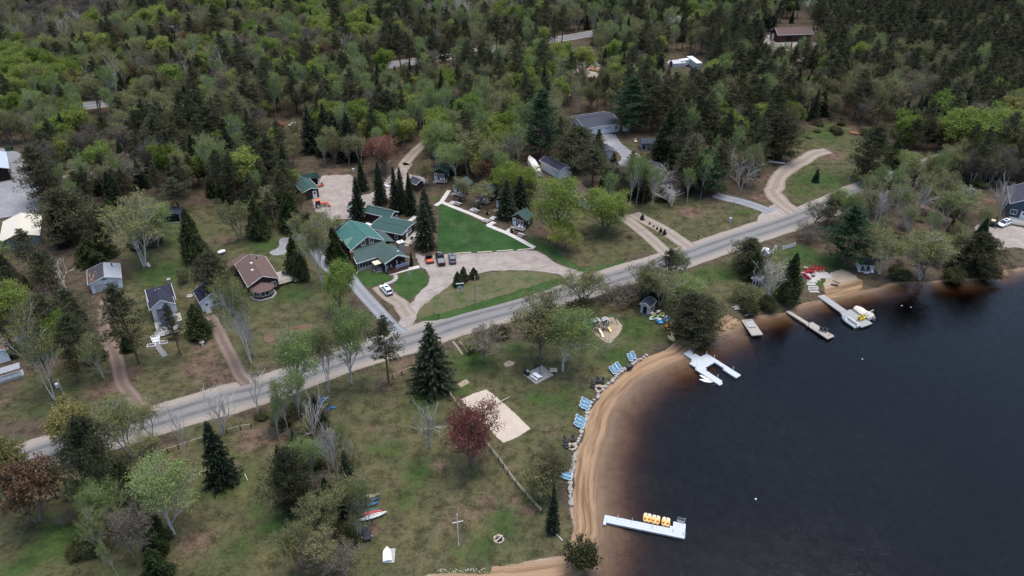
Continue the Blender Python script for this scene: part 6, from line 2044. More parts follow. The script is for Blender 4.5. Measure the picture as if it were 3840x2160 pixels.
def joined_tree(k,i):
 tm,cm,h0,r0 = TREES[k][i]
 vs,fs,ms,tone,mats = [],[],[],[],[]
 for j,me in enumerate((tm,cm)):
  if me is None: continue
  b = len(vs)
  vs += [tuple(v.co) for v in me.vertices]
  fs += [tuple(b + q for q in p.vertices) for p in me.polygons]
  ms += [len(mats)] * len(me.polygons)
  mats.append(me.materials[0])
  tone += [0.5] * len(me.polygons) if 'tone' not in me.attributes else [d.value for d in me.attributes['tone'].data]
 me = bpy.data.meshes.new(k + '_far')
 me.from_pydata(vs,[],fs)
 for q in mats: me.materials.append(q)
 me.polygons.foreach_set('material_index',ms)
 me.attributes.new('tone','FLOAT','FACE').data.foreach_set('value',tone)
 return bpy.data.objects.new(k + '_far',me)
WOODN = dict(bare_tree='far_white_limbed_wood',pine_tree='far_pine_wood',spruce_tree='far_spruce_wood',budding_tree='far_budding_wood',maple_tree='far_leafy_wood',aspen_tree='far_aspen_wood',birch_tree='far_birch_wood',grey_tree='far_leafless_wood',rust_tree='far_rust_wood')
for k,pts in far.items():
 if not pts: continue
 pool = [joined_tree(k,i) for i in range(len(TREES[k]))]
 h0 = TREES[k][0][2]
 me = bpy.data.meshes.new(WOODN[k])
 me.from_pydata([(x,y,0) for x,y,h in pts],[],[])
 n = len(pts)
 me.attributes.new('pick','INT','POINT').data.foreach_set('value',[rng.randrange(len(pool)) for _ in pts])
 me.attributes.new('size','FLOAT','POINT').data.foreach_set('value',[h / h0 for x,y,h in pts])
 me.attributes.new('turn','FLOAT_VECTOR','POINT').data.foreach_set('vector',[q for _ in pts for q in (0,0,rng.uniform(0,6.28))])
 o = link(bpy.data.objects.new(WOODN[k],me))
 md = o.modifiers.new('trees','NODES')
 md.node_group = scatter_group(pool)
 tag(o,None,None,None,'stuff')
print('FOREST',len(cand),{k: (used[k],len(far.get(k,()))) for k in used})
# brush along the wood edge and on rough ground
BR = [('c',1000,900,1500,1000,12),('s',0,700,700,900,16),('d',950,300,1250,480,7),('j',300,170,950,240,12),('f',1900,560,2500,690,16),('f',1380,300,1800,640,14),('c',1650,1000,2500,1400,40),
      ('b',500,1000,1300,1300,26),('v',900,950,1700,1400,16),('d',100,900,600,1400,12),('g',1900,100,2500,480,16),('h',-400,250,60,700,10),('g',500,800,700,1400,8)]
for c,x0,y0,x1,y1,n in BR:
 for _ in range(n):
  p = G(c,rng.uniform(x0,x1),rng.uniform(y0,y1))
  if blocked(p.x,p.y,.8) or inside(LAKE,p.x,p.y): continue
  k = rng.choice(('shrub','budding_shrub','grey_shrub','shrub'))
  hh = rng.uniform(1.0,2.4)
  tree(k,p.x,p.y,hh,{'shrub': 'low olive green bush','budding_shrub': 'low budding bush','grey_shrub': 'low grey twiggy bush'}[k] + ' in the undergrowth at a wood edge','bush',wide=rng.uniform(.8,1.3),
             group={'shrub': 'olive bushes','budding_shrub': 'budding bushes','grey_shrub': 'grey bushes'}[k] + ' at the wood edges')
# ------------------------------------------------------------------ poles and wires
def pole(label,c,bx,by,tx,ty,h=None,drum=False,arm=True):
 b = G(c,bx,by)
 vt = full(c,tx,ty)[1] * 2576 / 3840
 h = h or height_at(b,vt)
 t = thing('utility_pole',label,'utility pole',b,rng.uniform(-.2,.2),'roadside power poles')
 m = MB()
 m.tube([(0,0,-.2),(0,0,h)],[.17,.11],8)
 m.each('post',M_POLE,t)
 if arm:
  m = MB()
  m.box((0,0,h * .62),(.12,1.0,.1))
  m.build('bracket',M_BLACK,t)
 if drum:
  m = MB()
  m.lathe([(.3,0),(.34,.05),(.34,.8),(.28,.9),(.08,.95)],10,(-.5,0,h * .74))
  m.build('transformer',M_PALEGREY,t)
 t['h'] = h
 return Vector((b.x,b.y,h))
p0 = pole('timber power pole with a white drum above the yellow flowering tree','w',1100,960,965,530,drum=True)
p1 = pole('slim timber power pole on the grassy island by the resort sign','e',1017,850,1015,668)
p2 = pole('timber power pole on the clearing beside the big dark evergreen','c',1265,1362,1320,1190)
p3 = pole('power pole with a white drum at the back of the gravel yard','j',1000,320,975,130,drum=True)
p4 = pole('power pole with a drum beyond the highway in the left wood','a',1125,600,1112,498,drum=True)
p5 = pole('power pole on the verge behind the pale bush above the kayaks','f',20,790,25,675)
p6 = pole('short post with wires on the needle strewn slope across the road','f',400,250,430,105,arm=False)
def wire(label,a,b,sag=1.0,r=.022):
 pts = [a.lerp(b,t) - Vector((0,0,sag * 4 * t * (1 - t))) for t in np.linspace(0,1,13)]
 m = MB()
 m.tube(pts,r,4,cap=False)
 o = m.build('overhead_wire',M_WIRE)
 tag(o,label,'wire')
wl = G('g',-250,190,6)
for k,hgt in (('upper',0.05),('lower',2.6)):
 dz = Vector((0,0,hgt))
 wire(k + ' overhead wire running off the left edge from the pole with the white drum',p0 - dz,wl - dz,.6)
 wire(k + ' overhead wire from the left pole along the road to the island pole',p0 - dz,p1 - dz,1.2)
 wire(k + ' overhead wire from the island pole to the clearing pole',p1 - dz,p2 - dz,1.4)
wire('overhead wire from the clearing pole off to the right woods',p2,p2 + Vector((60,16,1)),1.0)
wire('overhead wire from the yard pole to the wood on the left',p3,p3 + Vector((-26,34,0)),.6)
# ------------------------------------------------------------------ rocks
def rock_mesh(seed,mat,flat=.7):
 r = np.random.default_rng(seed)
 import bmesh
 bm = bmesh.new()
 bmesh.ops.create_icosphere(bm,subdivisions=1,radius=.5)
 for v in bm.verts:
  k = 1 + r.uniform(-.22,.16)
  v.co = Vector((v.co.x * k,v.co.y * k,max(-.3,min(.34,v.co.z * k)) * flat))
 me = bpy.data.meshes.new('stone')
 bm.to_mesh(me)
 bm.free()
 me.materials.append(mat)
 return me
ROCKS = [rock_mesh(i,M_STONE,1.0) for i in range(5)]
TROCKS = [rock_mesh(20 + i,M_TANSTONE,1.1) for i in range(3)]
def stones(par,pts,size,meshes=None,name='stone',z=0.0):
 for p in pts:
  o = link(bpy.data.objects.new(name,rng.choice(meshes or ROCKS)),par)
  o.location = (p[0],p[1],z + (p[2] if len(p) > 2 else 0))
  s = size * rng.uniform(.75,1.25)
  o.scale = (s * rng.uniform(.9,1.4),s * rng.uniform(.75,1.0),s * rng.uniform(.8,1.1))
  o.rotation_euler = (0,0,rng.uniform(0,3.14) if len(p) < 4 else p[3] + rng.uniform(-.25,.25))
def stone_line(label,spec,size,step,name='stone_retaining_wall'):
 pts = resample(path(spec),step)
 t = thing(name,label,'stone wall',pts[0])
 q = []
 for i,p in enumerate(pts):
  dn = pts[min(i + 1,len(pts) - 1)] - pts[max(i - 1,0)]
  q.append((p.x - pts[0].x + rng.uniform(-.1,.1),p.y - pts[0].y + rng.uniform(-.1,.1),-.12,math.atan2(dn.y,dn.x)))
 stones(t,q,size)
 return t
stone_line('upper stretch of pale boulders edging the beach from the top loungers to the beach fire pit','z 2335 130 2250 190 2160 245 2090 300 1990 360 1930 395 1880 440 1820 500 1790 545 1730 590 1680 640',.95,.82)
stone_line('middle stretch of pale boulders edging the beach between the two fire pits','z 1555 755 1560 800 1500 850 1450 900 1420 960 1400 1010 1380 1060 1365 1120 1355 1200 | h 1810 350 1798 400 1780 445 1760 470',1.0,.84)
stone_line('lower stretch of pale boulders edging the beach down to its sandy foot','h 1755 540 1748 580 1740 625 1732 665 1728 710 1722 750 1718 800 1720 850 1728 900',1.05,.86)
def ring(label,c,x,y,rad,size,n,name='fire_pit',meshes=None,z=0):
 b = G(c,x,y,z)
 t = thing(name,label,'fire pit',b)
 stones(t,[(rad * math.cos(6.283 * i / n),rad * math.sin(6.283 * i / n),.05) for i in range(n)],size,meshes)
 m = MB()
 m.lathe([(rad * .8,.0),(rad * .8,.03)],10)
 m.build('ash',M_DARK,t)
 m = MB()
 for i in range(4):
  a = i * 1.7
  m.tube([(-.4 * math.cos(a),-.4 * math.sin(a),.1 + .04 * i),(.4 * math.cos(a),.4 * math.sin(a),.14 + .04 * i)],.05,5)
 m.build('log',M_BROWNRES,t)
 return t
ring('stone ringed fire pit between the loungers and the boulder wall with dark chairs above','z',1575,680,.75,.75,9,meshes=TROCKS)
ring('lower beach fire pit with four dark chairs left of the boulders','h',1735,490,.7,.7,8,meshes=TROCKS)
rg = ring('round stone fire ring with a pale log in the lower meadow','h',1190,1175,.72,.42,14,meshes=TROCKS)
m = MB()
m.tube([(-.5,-.6,.3),(.6,.5,.34)],.09,6)
m.build('log',M_DRIFT,rg)
# boulders by the chairs patio, loose stones at the foot of the meadow
for c,x,y,s,lb in (('l',1215,435,1.35,'pale boulder on the grass left of the red chairs'),('l',1340,395,1.3,'tan slab stone standing behind the red chairs'),
                       ('z',1530,655,.7,'pale round rock beside the upper beach fire pit'),('d',235,520,1.0,'pale rock in the grass below the cream barn'),
                       ('z',1555,745,.9,'pale round boulder below the upper beach fire pit')):
 o = link(bpy.data.objects.new('boulder',rng.choice(TROCKS)))
 o.location = G(c,x,y) + Vector((0,0,.2))
 o.scale = (s,s * .8,s)
 tag(o,lb,'boulder')
t = thing('stone_row','row of small pale stones at the foot of the lower meadow','stones',G('h',730,1395))
b0 = G('h',730,1395)
stones(t,[tuple((G('h',730 + rng.random() * 380,1390 + rng.random() * 35)) - b0) for _ in range(60)],.2,TROCKS)
t = thing('rubble_pile','pile of pale broken concrete slabs in the far work yard','rubble',G('b',1850,490))
b0 = G('b',1850,490)
stones(t,[tuple((G('b',1780 + rng.random() * 150,465 + rng.random() * 45)) - b0 + Vector((0,0,rng.random() * .8))) for _ in range(46)],1.3)
t = thing('rubble_pile','scatter of pale slash and rubble among the pines below the work yard','rubble',G('b',1550,640))
b0 = G('b',1550,640)
stones(t,[tuple((G('b',1330 + rng.random() * 400,590 + rng.random() * 150)) - b0) for _ in range(70)],1.2,TROCKS)
t = thing('brush_pile','heap of brown cut branches on the grass right of the yellow chairs','brush pile',G('e',2165,385))
m = MB()
for i in range(60):
 a = rng.uniform(0,6.28)
 r_ = rng.uniform(0,1.4)
 p = Vector((r_ * math.cos(a),r_ * math.sin(a),rng.uniform(.05,.6)))
 q = p + Vector((rng.uniform(-1,1),rng.uniform(-1,1),rng.uniform(-.2,.3)))
 m.tube([p,q],.025,3)
o = m.build('branches',M_LOG,t)
o['kind'] = 'stuff'
for c,x,y,s,lb in (('n',810,590,4.2,'tan heap of excavated earth beside the crooked open pine'),('c',160,570,3.2,'small tan earth heap below the white trailers')):
 m = MB()
 m.sm = True
 rr = []
 for k in range(6):
  f = k / 5
  rr.append([(s * (1 - f) * math.cos(6.283 * i / 16) * (1 + .25 * math.sin(3 * i + s)),s * .7 * (1 - f) * math.sin(6.283 * i / 16) * (1 + .2 * math.cos(2 * i)),s * .32 * (f ** .8)) for i in range(16)])
 m.loft(rr)
 o = m.build('earth_heap',PLAYSAND if False else plain('excavated_earth',(.36,.27,.18),.95,.25,.8,bump=.5))
 o.location = G(c,x,y)
 tag(o,lb,'earth heap')
def log_thing(label,c,x0,y0,x1,y1,r=.16,mat=None,n=1,name='log'):
 a,b = G(c,x0,y0,r),G(c,x1,y1,r)
 if n == 1:
  m = MB()
  m.tube([a,a.lerp(b,.5) + Vector((0,0,.03)),b],[r,r * .95,r * .8],7)
  tag(m.build(name,mat or M_DRIFT),label,'log')
 else:
  t = thing(name + '_pile',label,'log pile',a)
  for i in range(n):
   m = MB()
   sh = Vector((rng.uniform(-.6,.6),rng.uniform(-.8,.8),rng.uniform(0,.5)))
   m.tube([sh,(b - a) * rng.uniform(.7,1.1) + sh * .7],r * rng.uniform(.7,1.2),6)
   m.build('log',mat or M_DRIFT,t)
log_thing('stack of cut logs at the rim of the grey yard','n',960,350,1040,340,.3,plain('cut_timber',(.38,.29,.20),.9,.3,2),12)
log_thing('row of pale logs left of the clearing track','c',680,1205,785,1218,.2,None,4)
log_thing('long dark log on the clearing grass','c',955,1022,1000,1028,.25,M_LOG)
log_thing('orange tinted fallen trunks at the far side of the clearing','c',1290,985,1340,1000,.3,plain('fresh_cut_wood',(.42,.17,.08),.9,.3,2),3)
log_thing('pale split trunk at the far side of the clearing','c',1350,995,1415,980,.35,M_NEWWOOD)
log_thing('pile of orange logs in the far work yard','b',1870,515,1980,535,.4,plain('orange_timber',(.40,.20,.11),.9,.3,2),7)
log_thing('grey driftwood log on the grass left of the large dead tree','l',490,765,600,830,.13)
log_thing('white driftwood snag on the sand by the old wooden raft','l',520,1025,650,990,.13)
log_thing('driftwood stick pile on the bank above the old wooden raft','l',375,920,470,925,.1,None,8)
log_thing('grey log on the sand by the chairs patio','l',1690,590,1785,615,.16,M_LOG,3)
log_thing('grey fallen pole at the foot of the thin spruce','h',1590,1110,1665,1185,.12)
log_thing('pale fallen log under the trees right of the playhouse','l',2090,95,2260,165,.14)
log_thing('pale bent branch lying on the lower left grass','g',1820,690,1840,735,.07)
# timber curbs along the gravel parking
for i,(x0,y0,x1,y1) in enumerate(((868,500,985,492),(1028,492,1140,485),(1175,483,1295,474),(1330,474,1452,464))):
 a,b = G('e',x0,y0),G('e',x1,y1)
 m = MB()
 m.bar(a + Vector((0,0,.12)),b + Vector((0,0,.12)),.26,.24)
 tag(m.build('timber_curb',M_NEWWOOD),('timber curb nearest the parked cars at the lawn edge','second timber curb from the parked cars','third timber curb from the parked cars','timber curb touching the end of the boardwalk')[i],'curb','timber curbs along the gravel parking')
# ------------------------------------------------------------------ concrete walks: slabs laid end to end
def slab_walk(name,label,spec,width,mat,step=1.6,z=.07):
 pts = resample(path(spec),step)
 t = thing(name,label,'walkway',(pts[0].x,pts[0].y,0))
 for a,b in zip(pts[:-1],pts[1:]):
  d = b - a
  m = MB()
  m.box((0,0,0),(d.length - .03,width,.1))
  o = m.build('slab',mat,t)
  o.location = ((a + b) / 2 - pts[0]) + Vector((0,0,z + rng.uniform(-.008,.008)))
  o.rotation_euler = (0,0,math.atan2(d.y,d.x))
 SHEETS.append(None) if False else None
 return t
slab_walk('boardwalk','pale concrete walk running past the cabins along the top of the lawn','k 250 680 400 745 690 855 880 940 1010 985',1.35,M_CONC)
slab_walk('boardwalk','lower half of the pale concrete walk from the kink down to the parking','k 970 1045 1130 1110 1290 1175 1430 1245 1600 1340 1720 1405',1.35,M_CONC)
slab_walk('boardwalk','short kinked cross piece of concrete walk at the picnic table','k 1085 995 1030 1020 975 1050',1.5,M_CONC,1.2,.075)
slab_walk('boardwalk','pale walk climbing from the lawn corner towards the far cabin','k 140 735 230 680 300 580 360 490',1.3,M_CONC,1.6,.082)
slab_walk('walkway','pale concrete walk in front of the lodge porch steps','m 945 990 1050 965 1180 930 1300 900 1420 872',1.3,M_CONC)
slab_walk('walkway','curved paved path from the lodge walk down to the white car','m 1035 1000 1060 1030 1050 1070 1000 1105 930 1130 880 1145',1.0,plain('path_pavers',(.30,.27,.235),.9,.2,3),.8,.06)
slab_walk('walkway','pale concrete walk beside the long cabin porch','m 1190 245 1260 170 1370 85',1.3,M_CONC)
slab_walk('walkway','short walk slab from the long cabin porch to the great spruce','m 1250 285 1365 305',1.2,M_CONC,1.4,.075)
slab_walk('walkway','grey slab path below the grey cottage steps','p 1110 1240 1130 1310 1180 1370 1230 1440',1.1,plain('grey_path_slabs',(.17,.17,.165),.9,.2,3),.9,.06)
for i,(c,x,y) in enumerate((('k',400,690),('k',730,800),('k',1050,940),('k',1310,1140))):
 b = G(c,x,y)
 t = thing('walk_spur',('short concrete spur to the second cabin steps','short concrete spur under the picnic table by the third cabin','short concrete spur to the fourth cabin steps','short concrete spur to the front cabin steps')[i],'walkway',b,-.5)
 for s_ in range(2):
  m = MB()
  m.box((0,.5 + s_ * 1.0 - .6,.055),(1.5,.96,.1))
  m.build('slab',M_CONC,t)
# flagstone patio with the red chairs
PAT = path('l 1250 470 1310 440 1400 445 1480 415 1590 420 1640 460 1690 500 1640 525 1520 540 1450 565 1390 560 1330 520')
b0 = G('l',1460,490)
pat = thing('flagstone_patio','pale flagstone patio holding the circle of red chairs','patio',b0)
FLAG = plain('pale_flagstone',(.36,.335,.315),.9,.16,1.2)
me_cache = []
sx = 1.15
k = 0
ys = np.arange(min(p.y for p in PAT),max(p.y for p in PAT),.95)
for iy,y in enumerate(ys):
 for x in np.arange(min(p.x for p in PAT) + (iy % 2) * .5,max(p.x for p in PAT),sx):
  if inside(PAT,x,y):
   m = MB()
   jx = [rng.uniform(-.09,.09) for _ in range(8)]
   m.prism([(-.58 + jx[0] * .5,-.49 + jx[1] * .5),(.58 + jx[2] * .5,-.49 + jx[3] * .5),(.58 + jx[4] * .5,.49 + jx[5] * .5),(-.58 + jx[6] * .5,.49 + jx[7] * .5)],0,.07)
   o = m.build('paving_stone',FLAG,pat)
   o.location = (x - b0.x,y - b0.y,rng.uniform(0,.012))
wk = resample(path('l 1435 565 1420 600 1450 640 1440 680 1455 700'),.95)
st = thing('stepping_path','white flagstone path from the patio down to the long dock','path',wk[0])
for i,p in enumerate(wk):
 m = MB()
 m.prism([(-1.15 + rng.uniform(-.15,.15),-.46),(1.1 + rng.uniform(-.15,.15),-.46),(1.15 + rng.uniform(-.15,.15),.46),(-1.1 + rng.uniform(-.15,.15),.46)],0,.08)
 o = m.build('paving_stone',FLAG,st)
 o.location = p - wk[0] + Vector((0,0,max(-.3,-.08 * max(0,i - 5))))
# ------------------------------------------------------------------ seats
DIR = lambda c,x0,y0,x1,y1: math.atan2((G(c,x1,y1) - G(c,x0,y0)).y,(G(c,x1,y1) - G(c,x0,y0)).x)
def adirondack(label,loc,rz,mat,group,first={}):
 """front faces -y"""
 if mat.name in first: return dup(first[mat.name],loc,rz,label,group)
 t = thing('garden_chair',label,'chair',loc,rz,group)
 m = MB()
 for i in range(4): m.box((0,-.32 + .15 * i,.38 - .045 * i),(.56,.13,.035),rx=-.28)
 m.build('seat',mat,t)
 m = MB()
 for i in range(5):
  x = -.24 + .12 * i
  hh = .92 - .12 * abs(i - 2) * .8
  m.box((x,.28 + .17 * hh,.22 + hh / 2),(.105,.035,hh),rx=-.36)
 m.build('backrest',mat,t)
 for s_ in (-1,1):
  m = MB()
  m.box((s_ * .34,-.02,.58),(.13,.72,.035))
  m.build('armrest',mat,t)
  m = MB()
  m.box((s_ * .34,-.34,.29),(.05,.1,.58))
  m.bar((s_ * .3,-.38,.32),(s_ * .3,.5,.05),.04,.12)
  m.each('leg',mat,t)
 first[mat.name] = t
 return t
RC = [(1365,440,'first red chair left of the back row on the flagstone patio'),(1412,445,'second red chair in the back row on the flagstone patio'),(1440,455,'red footstool like chair nearest the fire bowl'),(1465,400,'red chair at the peak of the patio circle'),
      (1515,425,'red chair right of the patio circle peak'),(1562,420,'rightmost red chair of the patio circle'),(1318,470,'red chair at the upper left corner of the patio'),(1330,498,'second red chair down the left side of the patio'),
      (1352,512,'third red chair down the left side of the patio'),(1385,535,'red chair nearest the white path on the patio')]
cen = G('l',1460,490)
for x,y,lb in RC:
 p = G('l',x,y,.08)
 dv = cen - p
 adirondack(lb,p,math.atan2(dv.y,dv.x) + math.pi / 2,M_RED,'red chairs on the flagstone patio').scale = (1.1,1.1,1.1)
m = MB()
m.lathe([(.2,0),(.3,.15),(.52,.35),(.5,.38),(.3,.25)],12)
fb_ = thing('fire_bowl','small grey fire bowl among the red chairs','fire bowl',G('l',1447,490,.08))
m.build('bowl',M_STEEL,fb_)
m = MB()
m.lathe([(.28,.26),(.28,.3)],10)
m.build('ash',M_DARK,fb_)
for x,y,lb in ((1958,1275,'left yellow garden chair under the bushy green tree'),(2016,1275,'right yellow garden chair under the bushy green tree')):
 adirondack(lb,G('k',x,y),.1,M_YELLOW,'yellow chairs by the green tree').scale = (1.25,1.25,1.25)
for c,x,y,lb,a in (('h',1690,445,'dark chair at the upper left of the lower fire pit',.9),('h',1740,440,'dark chair above the lower fire pit',.1),('h',1690,475,'dark chair left of the lower fire pit',1.4),('h',1695,495,'dark chair at the lower left of the lower fire pit',1.7),
                       ('z',1560,575,'dark chair above the upper fire pit',.2),('z',1632,580,'dark chair above and right of the upper fire pit',-.3),('z',1487,605,'dark chair left of the upper fire pit',1.0),('z',1478,655,'grey chair nearest the left of the upper fire pit',1.5)):
 adirondack(lb,G(c,x,y),a,M_SLATEDARK,'dark chairs at the beach fire pits')
for x,lb in ((2120,'left dark chair on the playhouse step'),(2198,'right dark chair on the playhouse step')):
 adirondack(lb,G('l',x,428,.2) + Vector((0,.1,0)),-.1,M_BROWNRES,'dark chairs on the playhouse step').scale = (1.15,1.15,1.15)
def lounger(label,loc,rz,first=[]):
 """head towards +y"""
 if first: return dup(first[0],loc,rz,label,'blue sun loungers above the beach')
 t = thing('sun_lounger',label,'sun lounger',loc,rz,'blue sun loungers above the beach')
 m = MB()
 for s_ in (-1,1):
  m.tube([(s_ * .33,-.98,.34),(s_ * .33,.3,.34)],.045,6)
  m.tube([(s_ * .33,.3,.34),(s_ * .33,.98,.78)],.045,6)
  m.tube([(s_ * .34,.2,.36),(s_ * .36,.3,.55),(s_ * .36,-.1,.55),(s_ * .35,-.2,.36)],.03,5)
 m.tube([(-.33,-.98,.34),(.33,-.98,.34)],.045,6)
 m.tube([(-.33,.98,.78),(.33,.98,.78)],.045,6)
 m.build('frame',M_WHITE,t)
 m = MB()
 P = [(-.29,-.94,.35),(.29,-.94,.35),(.29,.3,.35),(-.29,.3,.35)]
 m.loft([[(p[0],p[1],p[2]) for p in P],[(p[0],p[1],p[2] + .03) for p in P]])
 m.build('seat_sling',M_SKYBLUE,t)
 m = MB()
 P = [(-.29,.31,.36),(.29,.31,.36),(.29,.95,.78),(-.29,.95,.78)]
 m.loft([P,[(p[0],p[1] - .02,p[2] + .03) for p in P]])
 m.build('back_sling',M_SKYBLUE,t)
 for s_ in (-1,1):
  for y in (-.72,.42):
   m = MB()
   m.bar((s_ * .3,y,.34),(s_ * .34,y + .06,0),.05)
   m.each('leg',M_WHITE,t)
 first.append(t)
 return t
LG = [('z',[(2068,205),(2125,170)],(2040,140,2100,245),'top pair of loungers'),('z',[(1790,410),(1845,375),(1890,340)],(1750,370,1820,450),'second group of loungers'),
      ('h',[(1825,205),(1832,180),(1840,155)],(1800,175,1860,195),'third group of loungers'),('h',[(1785,340),(1792,312),(1800,285)],(1760,310,1820,332),'fourth group of loungers'),('h',[(1690,725),(1690,695)],(1660,700,1720,712),'bottom pair of loungers')]
for c,ps,dr,gn in LG:
 a = DIR(c,*dr)
 names = ('lower','upper') if len(ps) == 2 else ('lowest','middle','topmost')
 for (x,y),nm in zip(ps,names):
  lounger('blue and white sun lounger, ' + nm + ' of the ' + gn + ' along the beach',G(c,x,y),a + math.pi / 2)
def picnic(label,loc,rz,mat,first={}):
 if mat.name in first: return dup(first[mat.name],loc,rz,label)
 t = thing('picnic_table',label,'picnic table',loc,rz,'picnic tables')
 for i in range(5):
  m = MB()
  m.box((0,-.32 + .16 * i,.76),(1.85,.15,.04))
  m.build('tabletop_board',mat,t)
 for s_ in (-1,1):
  m = MB()
  m.box((0,s_ * .68,.45),(1.85,.27,.05))
  m.build('bench',mat,t)
 for x in (-.65,.65):
  m = MB()
  m.bar((x,-.7,0),(x,-.28,.74),.07).bar((x,.7,0),(x,.28,.74),.07)
  m.box((x,0,.41),(.06,1.5,.09))
  m.each('leg',mat,t)
 first[mat.name] = t
 return t
a = DIR('k',455,690,560,725)
for c,x,y,lb in (('k',505,720,'grey picnic table below the second cabin'),('k',790,835,'grey picnic table by the third cabin on a concrete spur'),('k',960,995,'grey picnic table at the kink of the concrete walk'),
     ('k',1510,1220,'grey picnic table right of the front cabin'),('m',1280,225,'grey picnic table beside the walk behind the great spruce')):
 picnic(lb,G(c,x,y),a,M_GREYWOOD)
# grills
def grill(label,loc,rz=0,first=[]):
 if first: return dup(first[0],loc,rz,label)
 t = thing('barbecue_grill',label,'barbecue',loc,rz,'black barbecues')
 m = MB()
 m.box((0,0,.45),(.75,.5,.6))
 m.build('cabinet',M_BLACK,t)
 m = MB()
 m.loft([[(-.36,-.25,.76),(.36,-.25,.76),(.36,.25,.76),(-.36,.25,.76)],[(-.34,-.15,1.1),(.34,-.15,1.1),(.34,.15,1.1),(-.34,.15,1.1)]])
 m.build('lid',M_BLACK,t)
 m = MB()
 m.box((.58,0,.8),(.4,.45,.04)).box((-.58,0,.8),(.4,.45,.04))
 m.each('side_shelf',M_STEEL,t)
 first.append(t)
 return t
for c,x,y,lb in (('k',540,660,'black barbecue by the second cabin rail'),('k',970,875,'black barbecue left of the fourth cabin steps'),('k',1360,1155,'black barbecue beside the front cabin steps'),('m',1310,465,'black barbecue at the long cabin porch steps'),('k',835,775,'black barbecue at the third cabin steps')):
 grill(lb,G(c,x,y),a)
# ------------------------------------------------------------------ picnic deck
dk = [G('z',*q) for q in ((355,455),(550,610),(855,470),(640,325))]
rz = math.atan2((dk[1] - dk[0]).y,(dk[1] - dk[0]).x)
ctr = sum(dk,Vector()) / 4
LX,LY = (dk[1] - dk[0]).length,(dk[2] - dk[1]).length
deck = thing('picnic_deck','square pale plank deck on the grass with table and parasol pole','deck',ctr,rz)
planks(deck,-LX / 2,LX / 2,-LY / 2,LY / 2,.28,M_DECKWOOD,26,'y')
m = MB()
for s_ in (-1,1):
 m.box((0,s_ * (LY / 2 - .02),.13),(LX,.05,.24))
 m.box((s_ * (LX / 2 - .02),0,.13),(.05,LY - .1,.24))
m.each('rim_joist',M_DECKWOOD,deck)
pt = picnic('white picnic table with its benches on the square plank deck',G('z',565,505,.3),DIR('z',520,460,620,530),M_WHITE)
t = thing('parasol','closed dark parasol on a grey base on the plank deck','parasol',G('z',620,450,.3))
m = MB()
m.box((0,0,.06),(.95,.95,.12))
m.build('base',M_GREYPLASTIC,t)
m = MB()
m.tube([(0,0,.1),(0,0,3.0)],.055,8)
m.build('pole',M_SLATEDARK,t)
m = MB()
m.tube([(0,0,2.8),(.5,.3,2.9),(1.1,.7,2.6)],[.05,.1,.14],7)
m.build('folded_canopy',M_SLATEDARK,t)
t = thing('barbecue_grill','big black barbecue with a pale side shelf on the plank deck corner','barbecue',G('z',405,445,.3),rz)
m = MB()
m.box((0,0,.5),(1.3,.6,.9))
m.build('cabinet',M_BLACK,t)
m = MB()
m.box((.35,0,1.12),(.6,.55,.32),taper=.7)
m.build('lid',M_STEEL,t)
t = thing('garden_bench','pale timber bench on the right edge of the plank deck','bench',G('z',838,425,.3),rz + .9)
for i in range(3):
 m = MB()
 m.box((0,-.1 + .17 * i,.45),(1.5,.15,.04))
 m.build('seat_slat',M_NEWWOOD,t)
m = MB()
m.box((0,.36,.75),(1.5,.06,.5),rx=-.2)
m.build('backrest',M_NEWWOOD,t)
for s_ in (-1,1):
 m = MB()
 m.box((s_ * .65,.1,.22),(.08,.5,.44))
 m.each('leg',M_NEWWOOD,t)
t = thing('bicycle','dark bicycle leaning at the back corner of the plank deck','bicycle',G('z',575,345,.3),.5)
for x in (-.5,.5):
 m = MB()
 m.tube([(x + .33 * math.cos(q),0,.34 + .33 * math.sin(q)) for q in np.linspace(0,6.283,15)],.03,5)
 m.build('wheel',M_RUBBER,t)
m = MB()
m.tube([(-.5,0,.34),(-.15,0,.8),(.4,0,.82),(.5,0,.34)],.03,5).tube([(-.15,0,.8),(0,0,.34),(.4,0,.82)],.03,5).tube([(.4,-.25,1.0),(.4,.25,1.0)],.02,5).tube([(.4,0,.8),(.4,0,1.0)],.02,5)
m.build('frame',M_BLACK,t)
# ------------------------------------------------------------------ volleyball net, horseshoe stakes, play set
n0,n1 = G('u',905,815),G('u',545,985)
net = thing('volleyball_net','volleyball net with a pale top tape across the sand court','net',n0)
dn = n1 - n0
for q in (Vector(),dn):
 m = MB()
 m.tube([q,q + Vector((0,0,2.45))],.05,6)
 m.each('post',M_GREYPLASTIC,net)
m = MB()
m.bar(Vector((0,0,2.4)),dn + Vector((0,0,2.4)),.05,.12)
m.build('tape',plain('pale_net_tape',(.62,.64,.5),.7,.1,2),net)
m = MB()
for i in range(8): m.bar(Vector((0,0,1.45 + .12 * i)),dn + Vector((0,0,1.45 + .12 * i)),.008)
for i in range(60): m.bar(dn * (i / 59) + Vector((0,0,1.45)),dn * (i / 59) + Vector((0,0,2.35)),.008)
m.build('netting',M_SLATEDARK,net)
for x,y,lb in ((892,230,'orange horseshoe stake in the upper sand patch'),(297,495,'steel horseshoe stake in the lower sand patch')):
 m = MB()
 m.tube([(0,0,0),(.05,0,.45)],.06,6)
 o = m.build('horseshoe_stake',M_ORANGE if y < 300 else M_PALEYEL)
 o.location = G('u',x,y)
 tag(o,lb,'stake')
ps = thing('play_set','wooden twin tower play set with two yellow slides and a swing beam','play set',G('r',390,620),DIR('r',310,600,480,580))
PI = lambda x,y,z: (Matrix.Translation(ps.location) @ Matrix.Rotation(ps.rotation_euler[2],4,'Z')).inverted() @ G('r',x,y,z)
